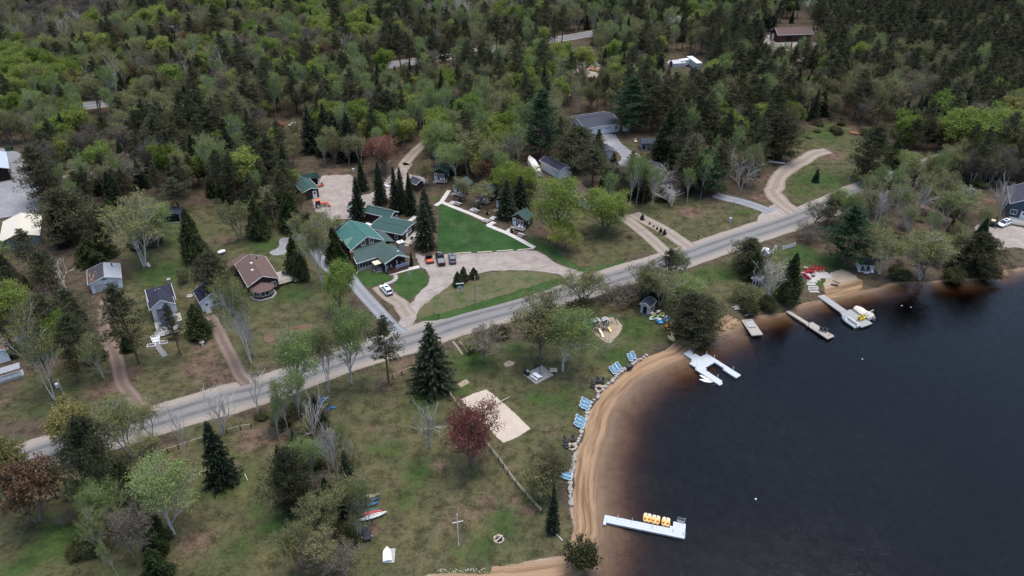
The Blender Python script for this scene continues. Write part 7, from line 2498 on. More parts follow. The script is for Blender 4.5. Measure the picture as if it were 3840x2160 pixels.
for x,y in ((305,500),(468,480)):
 q = PI(x,y,2.9)
 m = MB()
 m.box((q.x - .36,q.y,2.75),(.9,1.35,.06),ry=-.5).box((q.x + .36,q.y,2.75),(.9,1.35,.06),ry=.5)
 m.build('tower_roof',M_GREYWOOD,ps)
 m = MB()
 for a in (-.58,.58):
  for b in (-.58,.58): m.box((q.x + a,q.y + b,1.3),(.12,.12,2.6))
 m.each('tower_post',M_LOG,ps)
 m = MB()
 m.box((q.x,q.y,1.3),(1.2,1.2,.1))
 for b in (-.6,.6): m.box((q.x,q.y + b,1.65),(1.2,.05,.6))
 m.build('platform',M_GREYWOOD,ps)
def slide(pts,mat):
 P = [PI(*q) for q in pts]
 dd = (P[-1] - P[0])
 sd = Vector((-dd.y,dd.x,0)).normalized() * .27
 m = MB()
 rings = [[p - sd + Vector((0,0,.16)),p - sd,p + sd,p + sd + Vector((0,0,.16)),p + sd * .82 + Vector((0,0,.05)),p - sd * .82 + Vector((0,0,.05))] for p in P]
 m.loft(rings)
 m.build('slide',mat,ps)
slide([(285,590,1.35),(330,660,.9),(380,750,.5),(425,850,.15)],M_CREAMPL)
slide([(480,570,1.35),(520,640,.9),(555,710,.4),(575,745,.15)],M_PALEYEL)
q = [PI(*v) for v in ((520,460,2.3),(640,405,2.3))]
m = MB()
m.bar(q[0],q[1],.12)
for e in (.97,):
 p = q[0].lerp(q[1],e)
 m.bar(p,Vector((p.x + .6,p.y + .9,0)),.1).bar(p,Vector((p.x + .6,p.y - .9,0)),.1)
m.build('swing_beam',M_GREENPL,ps)
for e in (.35,.65):
 p = q[0].lerp(q[1],e)
 m = MB()
 m.tube([p + Vector((-.2,0,0)),Vector((p.x - .2,p.y,.5))],.015,4).tube([p + Vector((.2,0,0)),Vector((p.x + .2,p.y,.5))],.015,4)
 m.box((p.x,p.y,.5),(.5,.2,.04))
 m.build('swing',M_BLACK,ps)
q = [PI(*v) for v in ((225,530,1.5),(170,600,1.0),(140,640,.5),(170,700,.15))]
m = MB()
m.tube(q,.36,9)
m.build('tube_slide',M_GREENPL,ps)
# ------------------------------------------------------------------ hulls
def hull_mesh(name,Ln,W,H,mats,bow=.9,stern=.9,n=11,deck=True,rocker=.18,cock=None,flat=False):
 """kayak / canoe / board body along x; material 0 hull, 1 cockpit"""
 m = MB()
 m.sm = False
 rings = []
 for i in range(n):
  t = i / (n - 1) * 2 - 1
  e = stern if t < 0 else bow
  w = W / 2 * max(.03,(1 - abs(t) ** (2.2 / e)))
  zk = H * rocker * abs(t) ** 2.5
  top = H + H * (.0 if flat else .25) * abs(t) ** 3
  x = t * Ln / 2
  if deck: rings.append([(x,-w * .5,zk),(x,-w,zk + (top - zk) * .55),(x,-w * .75,top),(x,0,top + (0 if flat else .05)),(x,w * .75,top),(x,w,zk + (top - zk) * .55),(x,w * .5,zk)])
  else: rings.append([(x,-w * .4,zk),(x,-w,zk + (top - zk) * .6),(x,-w,top),(x,-w * .9,top),(x,-w * .8,zk + .1),(x,0,zk + .06),(x,w * .8,zk + .1),(x,w * .9,top),(x,w,top),(x,w,zk + (top - zk) * .6),(x,w * .4,zk)])
 m.loft(rings)
 return m
def kayak(label,c,x,y,x1,y1,mat,Ln=None,W=.74,z=.15,flip=False,tilt=.0,name='kayak',cat='kayak',cock=True,H=.34,group='kayaks beside the lake shed',deckmat=None):
 a,b = G(c,x,y,z),G(c,x1,y1,z)
 d = b - a
 t = thing(name,label,cat,(a + b) / 2,math.atan2(d.y,d.x),group)
 L_ = Ln or d.length
 m = hull_mesh('hull',L_,W,H,mat)
 if flip: m.xf(Matrix.Translation((0,0,H)) @ Matrix.Rotation(math.pi,4,'X'))
 if tilt: m.xf(Matrix.Translation((0,0,W * .35 * abs(math.sin(tilt)))) @ Matrix.Rotation(tilt,4,'X'))
 o = m.build('hull',mat,t)
 if cock:
  m = MB()
  m.lathe([(.24,0),(.27,.05),(.23,.05),(.2,.02)],12)
  m.xf(Matrix.Translation((-.1,0,H + .03)) @ Matrix.Diagonal((1.9,1,1,1)))
  if tilt: m.xf(Matrix.Translation((0,0,W * .35 * abs(math.sin(tilt)))) @ Matrix.Rotation(tilt,4,'X'))
  m.build('cockpit_rim',M_BLACK,t)
  m = MB()
  m.box((-.32,0,H + .12),(.08,.36,.26),ry=-.2)
  if tilt: m.xf(Matrix.Translation((0,0,W * .35 * abs(math.sin(tilt)))) @ Matrix.Rotation(tilt,4,'X'))
  m.each('seat_back',M_BLACK,t)
 elif name == 'paddle_board':
  m = MB()
  m.box((-.3,0,H + .012),(L_ * .55,W * .7,.012))
  m.build('deck_pad',M_GREYPLASTIC,t)
 else:
  m = MB()
  m.box((0,0,H * (1.02 if not flip else .9) + .03),(L_ * .7,.06,.05))
  m.build('keel_strip',M_GREYPLASTIC if deckmat is None else deckmat,t)
 return t
kayak('white and black kayak at the top of the row beside the lake shed','r',1345,400,1500,360,M_GELCOAT,3.2,tilt=.3)
kayak('mustard kayak second in the row beside the lake shed','r',1375,435,1570,405,plain('mustard_plastic',(.45,.36,.06),.5,.1,2),3.5,tilt=.3)
kayak('small white board under the lime kayak beside the lake shed','r',1340,480,1440,455,M_GELCOAT,2.2,.6,.1,cock=False)
kayak('lime green and white kayak in the row beside the lake shed','r',1370,490,1510,450,M_LIME,3.0,.75,.2)
kayak('white nosed kayak below the lime one beside the lake shed','r',1345,512,1450,490,M_GELCOAT,2.4,.7,.1)
kayak('grey white kayak leaning behind the blue kayak','r',1470,520,1590,440,plain('dusty_white_plastic',(.50,.49,.44),.6,.12,2),3.0,.75,.2)
kayak('pale blue and white kayak on top of the blue ones','r',1490,530,1660,465,plain('ice_blue_plastic',(.50,.64,.68),.5,.08,2),3.4,.76,.28,tilt=.2)
kayak('bright blue kayak with a pointed nose in the shed row','r',1435,575,1700,470,M_BLUE,4.4,.78,.15,tilt=.2)
kayak('blue kayak with a pale edge lowest of the blue ones','r',1495,595,1690,515,plain('azure_plastic',(.08,.36,.60),.5,.1,2),3.7,.74,.1,tilt=.25)
kayak('orange kayak leaning over its rack by the pine','r',1610,665,1760,575,M_ORANGE,3.2,.8,.4,tilt=.35)
kayak('orange kayak crossing behind the first on the rack','r',1735,600,1850,635,plain('deep_orange_plastic',(.52,.20,.05),.5,.1,2),2.6,.75,.45,tilt=.4)
kayak('short salmon orange kayak under the orange rack','r',1650,705,1740,655,plain('salmon_plastic',(.66,.32,.16),.5,.1,2),2.0,.75,.2)
kayak('cream board with a green tail near the water','r',1730,775,1830,800,plain('tan_plastic',(.56,.40,.2),.5,.1,2),1.8,.7,.1,cock=False)
kayak('left pale yellow kids kayak on the grass near the water','r',1685,850,1780,930,M_PALEYEL,2.1,.68,.02,cock=False)
kayak('right pale yellow kids kayak on the grass near the water','r',1735,820,1810,915,M_PALEYEL,2.1,.68,.02,cock=False)
kayak('yellow canoe lying by the bushes above the lake shed','r',950,155,1140,112,M_YELLOW,3.6,.8,.1,cock=False,name='canoe',cat='canoe')
kayak('khaki upturned canoe at the top of the meadow canoe rack','x',180,550,385,500,M_OLIVE,4.8,.85,.35,True,name='canoe',cat='canoe',cock=False,group='canoes on the meadow rack')
kayak('dark blue kayak second on the meadow canoe rack','x',230,585,400,545,plain('navy_plastic',(.03,.07,.16),.5,.1,2),4.0,.75,.3,True,name='canoe',cat='canoe',cock=False,group='canoes on the meadow rack')
kayak('mid blue canoe third on the meadow canoe rack','x',230,620,370,600,M_BLUE,3.8,.8,.3,True,name='canoe',cat='canoe',cock=False,group='canoes on the meadow rack')
kayak('green canoe just behind the coral red one','x',200,705,420,670,M_GREENPL,4.9,.8,.3,True,name='canoe',cat='canoe',cock=False,group='canoes on the meadow rack')
kayak('coral red canoe on the meadow rack','x',255,725,435,690,M_PINKRED,4.2,.8,.35,True,name='canoe',cat='canoe',cock=False,group='canoes on the meadow rack')
kayak('white upturned canoe lowest on the meadow rack','x',265,780,475,715,plain('weathered_white_hull',(.55,.57,.53),.6,.15,2),4.9,.9,.35,True,name='canoe',cat='canoe',cock=False,group='canoes on the meadow rack')
ckr = thing('canoe_rack','low timber rails carrying the meadow canoes','rack',G('x',300,650))
m = MB()
for x in (255,390):
 a_,b_ = G('x',x - 20,800,.3) - ckr.location,G('x',x - 20,520,.3) - ckr.location
 m.bar(a_,b_,.1,.12)
 for f in (0,.5,1):
  p = a_.lerp(b_,f)
  m.bar(p,(p.x,p.y,0),.1)
m.build('rail',M_LOG,ckr)
for x,y,x1,y1,lb in ((1360,670,1510,735,'upper white paddle board moored at the grey U dock'),(1358,722,1528,752,'lower white paddle board moored at the grey U dock')):
 kayak(lb,'i',x,y,x1,y1,M_GELCOAT,None,.82,WL + .02,cock=False,name='paddle_board',cat='paddle board',H=.12,group='paddle boards at the U dock')
# upturned boats and bits in the lower meadow
b0,b1 = G('x',545,1290),G('x',538,1115)
t = thing('upturned_boat','white upturned rowing boat on a pale board in the lower meadow','boat',(b0 + b1) / 2 + Vector((0,0,.12)),math.atan2((b1 - b0).y,(b1 - b0).x))
Lb = (b1 - b0).length
m = MB()
rings = []
for i in range(9):
 f = i / 8
 w = .72 * (1 if f < .5 else max(.03,1 - ((f - .5) * 2) ** 2.2))
 hh = .5 * (1 if f < .6 else 1 - .4 * (f - .6) / .4)
 x = (f - .5) * Lb
 rings.append([(x,-w,0),(x,-w * .85,hh * .7),(x,0,hh),(x,w * .85,hh * .7),(x,w,0)])
m.loft(rings)
m.build('hull',M_GELCOAT,t)
m = MB()
m.bar((-Lb / 2,0,.52),(Lb * .3,0,.5),.05)
m.build('keel',M_WHITE,t)
m = MB()
m.box((-.2,-.35,-.08),(Lb * .95,1.7,.06),rz=-.12)
tag(m.build('wooden_pallet',M_GREYWOOD),'pale wooden board under the white upturned boat','pallet')
bpy.data.objects['wooden_pallet'].matrix_world = Matrix.Translation(t.location) @ Matrix.Rotation(t.rotation_euler[2],4,'Z')
b0,b1 = G('x',310,1050),G('x',295,900)
t = thing('upturned_boat','dark grey covered boat on a trailer below the canoe rack','boat',(b0 + b1) / 2 + Vector((0,0,.3)),math.atan2((b1 - b0).y,(b1 - b0).x))
m = MB()
rings = []
Lb = (b1 - b0).length
for i in range(7):
 f = i / 6
 w = .62 * (1 if f < .5 else max(.1,1 - ((f - .5) * 2) ** 2.2 * .7))
 rings.append([((f - .5) * Lb,-w,0),((f - .5) * Lb,-w * .8,.4),((f - .5) * Lb,w * .8,.4),((f - .5) * Lb,w,0)])
m.loft(rings)
m.build('cover',M_SLATEDARK,t)
m = MB()
m.bar((-Lb / 2,0,-.1),(Lb * .7,0,-.1),.1)
for s_ in (-1,1): m.tube([(-.4,s_ * .7,-.1),(-.4,s_ * .85,-.1)],.22,10)
m.build('trailer',M_STEEL,t)
# cross shaped rope pole, poles, fence rails, tarpaulin
b = G('h',893,1222)
t = thing('pole_with_crossbar','tall white pole with a crossbar standing in the lower meadow','pole',b)
hh = height_at(b,full('h',897,985)[1] * 2576 / 3840)
m = MB()
m.tube([(0,0,0),(0,0,hh)],.06,6)
m.tube([(0,0,0),(0,0,.6)],.09,6)
m.each('post',M_WHITE,t)
m = MB()
m.bar((-.85,0,hh * .72),(.85,.3,hh * .74),.07)
m.build('crossbar',M_WHITE,t)
b = G('g',2252,1390)
t = thing('flagpole','slim pale pole with a red base in the lower left grass','pole',b)
hh = height_at(b,full('g',2210,1140)[1] * 2576 / 3840)
m = MB()
m.tube([(0,0,0),(0,0,hh)],.045,6)
m.each('post',M_DRIFT,t)
m = MB()
m.lathe([(.22,0),(.16,.3),(.1,.5)],8)
m.build('red_base',M_RED,t)
def rail_fence(label,spec,h=1.0,step=2.3,rails=2,mat=None):
 pts = resample(path(spec),step)
 t = thing('rail_fence',label,'fence',pts[0],0,None)
 o0 = pts[0]
 pm = MB()
 pm.tube([(0,0,-.1),(0,0,h + .12)],[.11,.085],6)
 me = pm.mesh('post',M_LOG)
 for p in pts:
  o = link(bpy.data.objects.new('post',me),t)
  o.location = p - o0
  o.rotation_euler = (rng.uniform(-.05,.05),rng.uniform(-.05,.05),rng.uniform(0,3))
 for a_,b_ in zip(pts[:-1],pts[1:]):
  for k in range(rails):
   z = h * (1 - .45 * k)
   m = MB()
   m.tube([a_ - o0 + Vector((0,0,z + rng.uniform(-.06,.06))),b_ - o0 + Vector((0,0,z + rng.uniform(-.06,.06)))],.07,5)
   m.build('rail',mat or M_POLE,t)
 return t
rail_fence('grey rail fence running from the red maple down towards the beach','h 1080 450 1190 590 1260 690 1320 770 1390 850 1450 920 1510 985')
rail_fence('upper end of the rail fence between the bleached tree and the red maple','h 825 105 880 180 960 290 1010 345')
rail_fence('rail fence under the rust coloured tree in the lower left','g 80 950 200 920 320 890 420 865 525 835 620 810')
rail_fence('broken rail fence below the road on the left','g 1170 555 1330 505 1390 480 1520 440',rails=1)
rail_fence('single rail fence beside the broad dark fir','g 1690 385 1790 360 1870 345',rails=1)
rail_fence('low single rail left of the great lone spruce','e 400 1425 470 1395 550 1365',rails=1)
m = MB()
rings = []
for i in range(8):
 f = i / 7
 rings.append([(-1.5 + 3 * f,-.9 + .3 * math.sin(7 * f),.05),(-1.5 + 3 * f,-.3,.3 + .2 * math.sin(9 * f)),(-1.5 + 3 * f,.4,.35 + .2 * math.cos(8 * f)),(-1.5 + 3 * f,1.0,.05)])
m.loft(rings)
o = m.build('tarpaulin',M_TARP)
o.location = G('g',2435,170)
o.rotation_euler = (0,0,2.2)
o.scale = (1.3,1.0,1.2)
tag(o,'blue tarpaulin heap below the road behind the forked dead tree','tarpaulin')
# white picket fences by the road
def picket(label,c,x0,y0,x1,y1,h=1.1):
 a_,b_ = G(c,x0,y0),G(c,x1,y1)
 d = b_ - a_
 t = thing('picket_fence',label,'fence',a_,math.atan2(d.y,d.x),'white picket fences by the road')
 n = int(d.length / .24)
 pm = MB()
 pm.box((0,0,h / 2),(.15,.03,h))
 me = pm.mesh('picket',M_WHITE)
 for i in range(n):
  o = link(bpy.data.objects.new('picket',me),t)
  o.location = ((i + .5) * d.length / n,0,.06)
 for z in (.3,.85):
  m = MB()
  m.box((d.length / 2,.04,z),(d.length,.04,.1))
  m.build('rail',M_WHITE,t)
 for x in (0,d.length):
  m = MB()
  m.box((x,.05,h / 2 + .05),(.14,.14,h + .2))
  m.each('post',M_WHITE,t)
picket('white picket fence joined to the little white gatehouse','l',742,235,905,180)
picket('white picket fence right of the dark bush by the road','l',1030,135,1195,90)
gh_ = thing('gatehouse','tiny white roofed box shelter at the end of the picket fence','shelter',G('l',785,205),.35)
m = MB()
m.lathe([(1.2,1.6),(.75,1.95),(.05,2.2)],4)
m.build('roof',M_WHITE,gh_)
m = MB()
for x in (-.9,.9):
 for y in (-.9,.9): m.box((x,y,.9),(.12,.12,1.8))
m.box((0,0,.5),(1.7,1.7,.9))
m.build('body',M_WHITE,gh_)
t = thing('sign_board','white upright sign board between the two picket fences','sign',G('l',925,150),.3)
m = MB()
m.box((-.35,0,.8),(.1,.1,1.6)).box((.35,0,.8),(.1,.1,1.6))
m.each('post',M_WHITE,t)
m = MB()
m.box((0,0,1.25),(.9,.06,.7))
m.build('board',M_WHITE,t)
# resort sign, mailboxes, small garden bits
t = thing('resort_sign','black resort sign board with a blue panel on white legs before the clipped cedars','sign',G('e',903,785),.15)
m = MB()
for x in (-.55,.55): m.box((x,0,.6),(.14,.14,1.9))
m.each('post',M_WHITE,t)
m = MB()
m.box((0,0,1.75),(1.5,.12,1.2))
m.build('board',M_BLACK,t)
m = MB()
m.box((0,-.08,1.6),(.9,.03,.55))
m.build('panel',M_PALEBLU,t)
m = MB()
m.bar((-.95,0,2.45),(.95,0,2.45),.12,.16)
m.build('top_board',M_WHITE,t)
for c,x,y,lb in (('f',152,395,'black mailbox on a post at the drive mouth across the road'),('e',745,985,'dark mailbox post on the road verge by the island'),):
 t = thing('mailbox',lb,'mailbox',G(c,x,y),.3)
 m = MB()
 m.box((0,0,.55),(.1,.1,1.1))
 m.each('post',M_LOG,t)
 m = MB()
 m.box((0,0,1.2),(.5,.3,.28))
 m.build('box',M_BLACK,t)
t = thing('utility_box','pale green service box on the grass across the road','service box',G('f',392,260),.2)
m = MB()
m.box((0,0,.55),(.6,.55,1.1))
m.build('cabinet',M_GREYSIDE,t)
m = MB()
m.box((0,0,1.13),(.68,.62,.06))
m.build('lid',M_PALEGREY,t)
for x,y,lb in ((1130,1310,'left white edged planter beside the cottage path'),(1258,1290,'right white edged planter beside the cottage path')):
 t = thing('raised_planter',lb,'planter',G('p',x - 85,y - 15) if x < 1200 else G('p',x - 45,y - 35),.25)
 m = MB()
 for s_ in (-1,1):
  m.box((0,s_ * .45,.15),(1.6,.1,.3))
  m.box((s_ * .8,0,.15),(.1,1.0,.3))
 m.each('edging',M_WHITE,t)
 m = MB()
 m.box((0,0,.12),(1.5,.8,.2))
 m.build('soil',M_SOIL,t)
t = thing('garden_bench','white slatted garden bench on the grass above the cottage path','bench',G('p',1105,1215),.2)
for i in range(4):
 m = MB()
 m.box((0,-.2 + .13 * i,.45),(1.5,.1,.04))
 m.build('seat_slat',M_WHITE,t)
m = MB()
for i in range(7): m.box((-.66 + .22 * i,.3,.7),(.06,.04,.5))
m.box((0,.3,.95),(1.5,.05,.08))
m.build('backrest',M_WHITE,t)
for s_ in (-1,1):
 m = MB()
 m.box((s_ * .7,.05,.22),(.07,.5,.44))
 m.each('leg',M_WHITE,t)
t = thing('bird_bath','white bird bath on the brown ground below the rounded cedar','bird bath',G('p',1738,1280))
m = MB()
m.lathe([(.3,0),(.12,.1),(.1,.6),(.12,.65)],10)
m.build('pedestal',M_WHITE,t)
m = MB()
m.lathe([(.1,.62),(.45,.75),(.48,.8),(.4,.78),(.1,.7)],12)
m.build('bowl',M_WHITE,t)
t = thing('well_cover','round pale concrete well cover on the grass between the cottages','well cover',G('p',1568,630))
m = MB()
m.lathe([(.75,0),(.75,.35),(.7,.4),(0.01,.42)],14)
m.build('ring',M_STONE,t)
m = MB()
m.lathe([(.12,.42),(.12,.5)],8)
m.build('cap',M_GREYPLASTIC,t)
def tank(label,c,x,y,rz):
 t = thing('propane_tank',label,'gas tank',G(c,x,y),rz,'white propane tanks')
 m = MB()
 m.sm = True
 m.tube([(-1.0,0,.62),(-.92,0,.62),(-.75,0,.62),(.75,0,.62),(.92,0,.62),(1.0,0,.62)],[.12,.32,.45,.45,.32,.12],12)
 m.build('vessel',M_WHITE,t)
 m = MB()
 m.lathe([(.16,1.0),(.18,1.2),(.1,1.26)],8)
 m.build('valve_hood',M_WHITE,t)
 for s_ in (-1,1):
  m = MB()
  m.box((s_ * .6,0,.1),(.12,.6,.25))
  m.each('leg',M_GREYPLASTIC,t)
tank('white propane tank lying behind the navy roofed cottage','p',1735,395,DIR('p',1715,360,1760,415))
tank('white propane tank at the far end of the brown house','d',1650,500,DIR('d',1630,505,1670,492))
tank('white propane tank between the lodge and the long cabin','m',635,250,DIR('m',580,225,670,250))
t = thing('garden_bench','grey plank bench leaning at the foot of the wide many stemmed birch','bench',G('d',1105,590),DIR('d',1090,560,1120,605))
for i in range(2):
 m = MB()
 m.box((0,-.2 + .35 * i,.42),(2.4,.3,.06))
 m.build('plank',M_GREYWOOD,t)
for s_ in (-1,1):
 m = MB()
 m.box((s_ * .9,0,.2),(.1,.6,.4))
 m.each('leg',M_GREYWOOD,t)
t = thing('satellite_mast','rooftop style television aerial above the left edge tree','aerial',G('d',215,1030))
m = MB()
m.tube([(0,0,0),(0,0,6.5)],.04,6)
m.build('mast',M_STEEL,t)
m = MB()
m.bar((-1.2,0,6.4),(1.4,.6,6.4),.04)
for i in range(7): m.bar((-1.1 + .38 * i,-.45 + .1 * i,6.4),(-1.1 + .38 * i,.75 + .06 * i,6.4),.03)
m.build('aerial',M_STEEL,t)
for i,(x,y) in enumerate(((300,660),(300,640))): pass
# ------------------------------------------------------------------ docks and boats
def cube_mesh():
 m = MB()
 s_,h = .2495,.36
 P = lambda k,z: [(-k,-k * .86,z),(-k * .86,-k,z),(k * .86,-k,z),(k,-k * .86,z),(k,k * .86,z),(k * .86,k,z),(-k * .86,k,z),(-k,k * .86,z)]
 m.loft([P(s_ * .96,-.18),P(s_,-.1),P(s_,.17),P(s_ * .96,.19)])
 return m.mesh('float_cube',M_DOCKCUBE)
FLOATC = cube_mesh()
def cube_dock(label,polys,c,dirpx,posts):
 """floating dock of snapped-together plastic cubes filling the traced outline"""
 z = WL + .22
 P = [[G(c,*q,z) for q in pl] for pl in polys]
 o0 = P[0][0].copy()
 o0.z = 0
 rz = DIR(c,*dirpx)
 t = thing('floating_dock',label,'dock',(o0.x,o0.y,0),rz)
 M = Matrix.Rotation(-rz,3,'Z')
 Q = [[M @ (p - o0) for p in pl] for pl in P]
 xs = [p.x for pl in Q for p in pl]
 ys = [p.y for pl in Q for p in pl]
 n = 0
 for x in np.arange(min(xs) + .2,max(xs),.5):
  for y in np.arange(min(ys) + .2,max(ys),.5):
   if any(inside([(p.x,p.y) for p in pl],x,y) for pl in Q):
    o = link(bpy.data.objects.new('float_cube',FLOATC),t)
    o.location = (x,y,WL + .2 + .012 * math.sin(x * 2 + y))
    n += 1
 for x,y in posts:
  q = M @ (G(c,x,y,WL + .3) - o0)
  m = MB()
  m.tube([(q.x,q.y,WL - .5),(q.x,q.y,WL + 1.2)],.055,6)
  m.build('mooring_post',M_WHITE,t)
 return t,n
ud,n1_ = cube_dock('pale grey floating dock shaped like a U in the bay',[[(1168,412),(1250,368),(1282,408),(1370,450),(1455,412),(1855,665),(1800,695),(1535,520),(1420,585),(1660,775),(1615,800),(1225,530),(1275,490),(1215,432)]],
     'i',(1455,412,1855,665),[(1445,420),(1538,465),(1765,605),(1580,700),(1262,510),(1322,560)])
ld,n2_ = cube_dock('long pale grey floating dock at the foot of the beach',[[(262,540),(303,300),(378,318),(430,372),(1500,590),(1780,625),(1840,590),(1850,468),(2150,520),(2130,855),(400,510),(345,545)]],
     't',(430,372,1500,590),[(920,470),(1380,620),(1865,700),(2130,480),(590,400)])
print('CUBES',n1_,n2_)
q = G('t',2035,465,WL + .4)
m = MB()
m.box((0,0,0),(1.2,.5,.08)).box((0,.22,.3),(1.2,.06,.5))
o = m.build('dock_bench',M_GREYPLASTIC)
o.location = q + Vector((0,0,.1))
o.rotation_euler = (0,0,DIR('t',1960,445,2110,490))
tag(o,'small grey seat at the far corner of the long floating dock','bench')
m = MB()
m.tube([(0,-.2,-.6),(0,-.2,.5),(0,.1,.6)],.03,5).tube([(0,.25,-.6),(0,.25,.5),(0,.5,.6)],.03,5)
for z in (-.3,0,.25): m.box((0,0.02,z),(.05,.45,.04))
o = m.build('dock_ladder',M_STEEL)
o.location = G('t',2120,770,WL + .35)
o.rotation_euler = (0,0,DIR('t',2130,700,2130,800))
tag(o,'steel swim ladder at the end of the long floating dock','ladder')
def pedal_boat(label,x,y,first=[]):
 loc = G('t',x,y,WL + .1)
 rz = DIR('t',1270,500,1300,270) - math.pi / 2
 if first: return dup(first[0],loc,rz + rng.uniform(-.06,.06),label,'orange pedal boats at the long dock')
 t = thing('pedal_boat',label,'pedal boat',loc,rz,'orange pedal boats at the long dock')
 m = MB()
 w,l = .68,.98
 ol = []
 for k in range(28):
  a_ = 6.283 * k / 28
  X,Y = math.cos(a_),math.sin(a_)
  X = math.copysign(abs(X) ** .55,X) * w
  Y = math.copysign(abs(Y) ** .5,Y) * l
  dent = .16 * math.exp(-(X / .2) ** 2)
  Y -= math.copysign(dent,Y)
  ol.append((X,Y))
 m.loft([[(p[0] * .85,p[1] * .85,-.12) for p in ol],[(*p,.1) for p in ol],[(p[0] * .98,p[1] * .98,.26) for p in ol],[(p[0] * .84,p[1] * .86,.32) for p in ol]])
 m.build('hull',M_PALEORANGE,t)
 for s_ in (-1,1):
  m = MB()
  m.box((s_ * .34,-.28,.36),(.4,.42,.12))
  m.box((s_ * .34,-.52,.52),(.4,.1,.36))
  m.build('seat',M_ORANGE,t)
  m = MB()
  m.box((s_ * .34,.5,.33),(.36,.46,.05))
  m.build('foot_well',M_PALEBLU,t)
 m = MB()
 m.lathe([(.09,.3),(.09,.42),(.04,.44)],8,(0,.5,0))
 m.tube([(0,.3,.3),(0,.2,.55)],.03,5)
 m.build('steering_lever',M_BROWNRES,t)
 m = MB()
 m.tube([(-.55,-.8,.34),(0,-.86,.44),(.55,-.8,.34)],.03,5)
 m.build('grab_rail',M_PALEYEL,t)
 first.append(t)
 return t
pedal_boat('left orange pedal boat touching the long floating dock',1270,395)
pedal_boat('middle orange pedal boat at the long floating dock',1465,440)
pedal_boat('right orange pedal boat apart from the other two',1695,490)
def plank_dock(label,c,a,b,width,n,mat,z=None,name='wooden_dock',posts=True,rim=True):
 z = WL + .45 if z is None else z
 p,q = G(c,*a,z),G(c,*b,z)
 d = q - p
 t = thing(name,label,'dock',(p.x,p.y,0),math.atan2(d.y,d.x),None)
 planks(t,0,d.length,-width / 2,width / 2,z,mat,n,'y')
 if rim:
  m = MB()
  for s_ in (-1,1): m.box((d.length / 2,s_ * (width / 2 - .04),z - .16),(d.length,.08,.22))
  m.box((d.length - .04,0,z - .16),(.08,width - .17,.22))
  m.build('side_beam',mat,t)
 m = MB()
 for x in np.linspace(.4,d.length - .4,max(2,int(d.length / 3))):
  for s_ in (-1,1): m.tube([(x,s_ * (width / 2 - .12),-3.0),(x,s_ * (width / 2 - .12),z - .06)],.06,6)
 m.build('pile',M_STEEL,t)
 return t
plank_dock('long grey plank gangway from the white path out over the water','l',(1475,700),(1860,970),1.9,44,M_GREYWOOD)
plank_dock('wide grey plank platform with yellow chairs at the end of the gangway','l',(1885,965),(2180,1160),3.4,34,M_GREYWOOD,WL + .47)
plank_dock('narrow plank walkway of the middle wooden dock','l',(1095,965),(1370,1135),1.0,24,M_DECKWOOD)
md_ = plank_dock('wide end of the middle wooden dock with two dark chairs','l',(1390,1130),(1690,1325),2.1,32,M_DECKWOOD,WL + .48)
rf = plank_dock('old pale wooden raft beached left of the middle dock','l',(545,1080),(690,1290),2.6,26,M_DECKWOOD,WL + .5,'swim_raft')
m = MB()
m.box((1.9,-.1,WL + .58),(2.6,1.6,.05)).box((.65,-.1,WL + .66),(.08,1.7,.12)).box((3.2,-.1,WL + .66),(.08,1.7,.12))
m.build('folded_ramp',M_GREYWOOD,rf)
for x,y,lb in ((1560,1225,'left dark chair on the middle wooden dock'),(1615,1240,'right dark chair on the middle wooden dock')):
 adirondack(lb,G('l',x,y,WL + .5),2.3,M_SLATEDARK,'dark chairs on the middle wooden dock').scale = (1.1,1.1,1.1)
for x,y,lb in ((2080,1085,'left yellow chair on the grey plank platform'),(2120,1070,'right yellow chair on the grey plank platform')):
 adirondack(lb,G('l',x,y,WL + .5),2.2,M_YELLOW,'yellow chairs on the plank platform').scale = (1.2,1.2,1.2)
m = MB()
m.tube([(0,0,-.8),(0,0,1.3)],.06,6)
o = m.build('mooring_pole',M_LOG)
o.location = G('l',1375,1200,WL)
tag(o,'dark upright pole at the joint of the middle wooden dock','pole')
m = MB()
m.tube([(0,-.22,-.8),(0,-.22,.9),(.3,-.22,.9)],.03,5).tube([(0,.22,-.8),(0,.22,.9),(.3,.22,.9)],.03,5)
for z in (-.4,-.1,.2): m.box((0,0,z),(.06,.44,.04))
o = m.build('dock_ladder',M_SLATEDARK)
o.location = G('l',1660,1310,WL + .3)
o.rotation_euler = (0,0,2.4)
tag(o,'dark swim ladder at the tip of the middle wooden dock','ladder')
# runabout
a_,b_ = G('l',2040,1175,WL + .3),G('l',1832,1040,WL + .3)
d = b_ - a_
Lb = d.length
t = thing('motor_boat','white open motor boat with a grey floor moored at the plank platform','boat',(a_ + b_) / 2,math.atan2(d.y,d.x))
t.location.z = WL
m = MB()
rings,inner = [],[]
for i in range(11):
 f = i / 10
 w = .95 * (1 if f < .45 else max(.04,1 - ((f - .45) / .55) ** 2.1))
 x = (f - .5) * Lb
 top = .62 + .25 * f ** 2
 rings.append([(x,-w * .7,-.1 + .3 * max(0,f - .7)),(x,-w,.25),(x,-w,top),(x,-w * .86,top),(x,-w * .82,.22),(x,w * .82,.22),(x,w * .86,top),(x,w,top),(x,w,.25),(x,w * .7,-.1 + .3 * max(0,f - .7))])
m.loft(rings)
m.build('hull',M_GELCOAT,t)
m = MB()
fl = [((f - .5) * Lb,s_ * .80 * .95 * (1 if f < .45 else max(.04,1 - ((f - .45) / .55) ** 2.1))) for s_,fs in ((-1,np.linspace(.02,.9,9)),(1,np.linspace(.9,.02,9))) for f in fs]
m.prism(fl,.225,.27)
m.build('floor',M_GREYPLASTIC,t)
m = MB()
m.box((Lb * .12,.45,.55),(.5,.4,.6))
m.box((Lb * .16,.45,.98),(.05,.5,.35),ry=-.4)
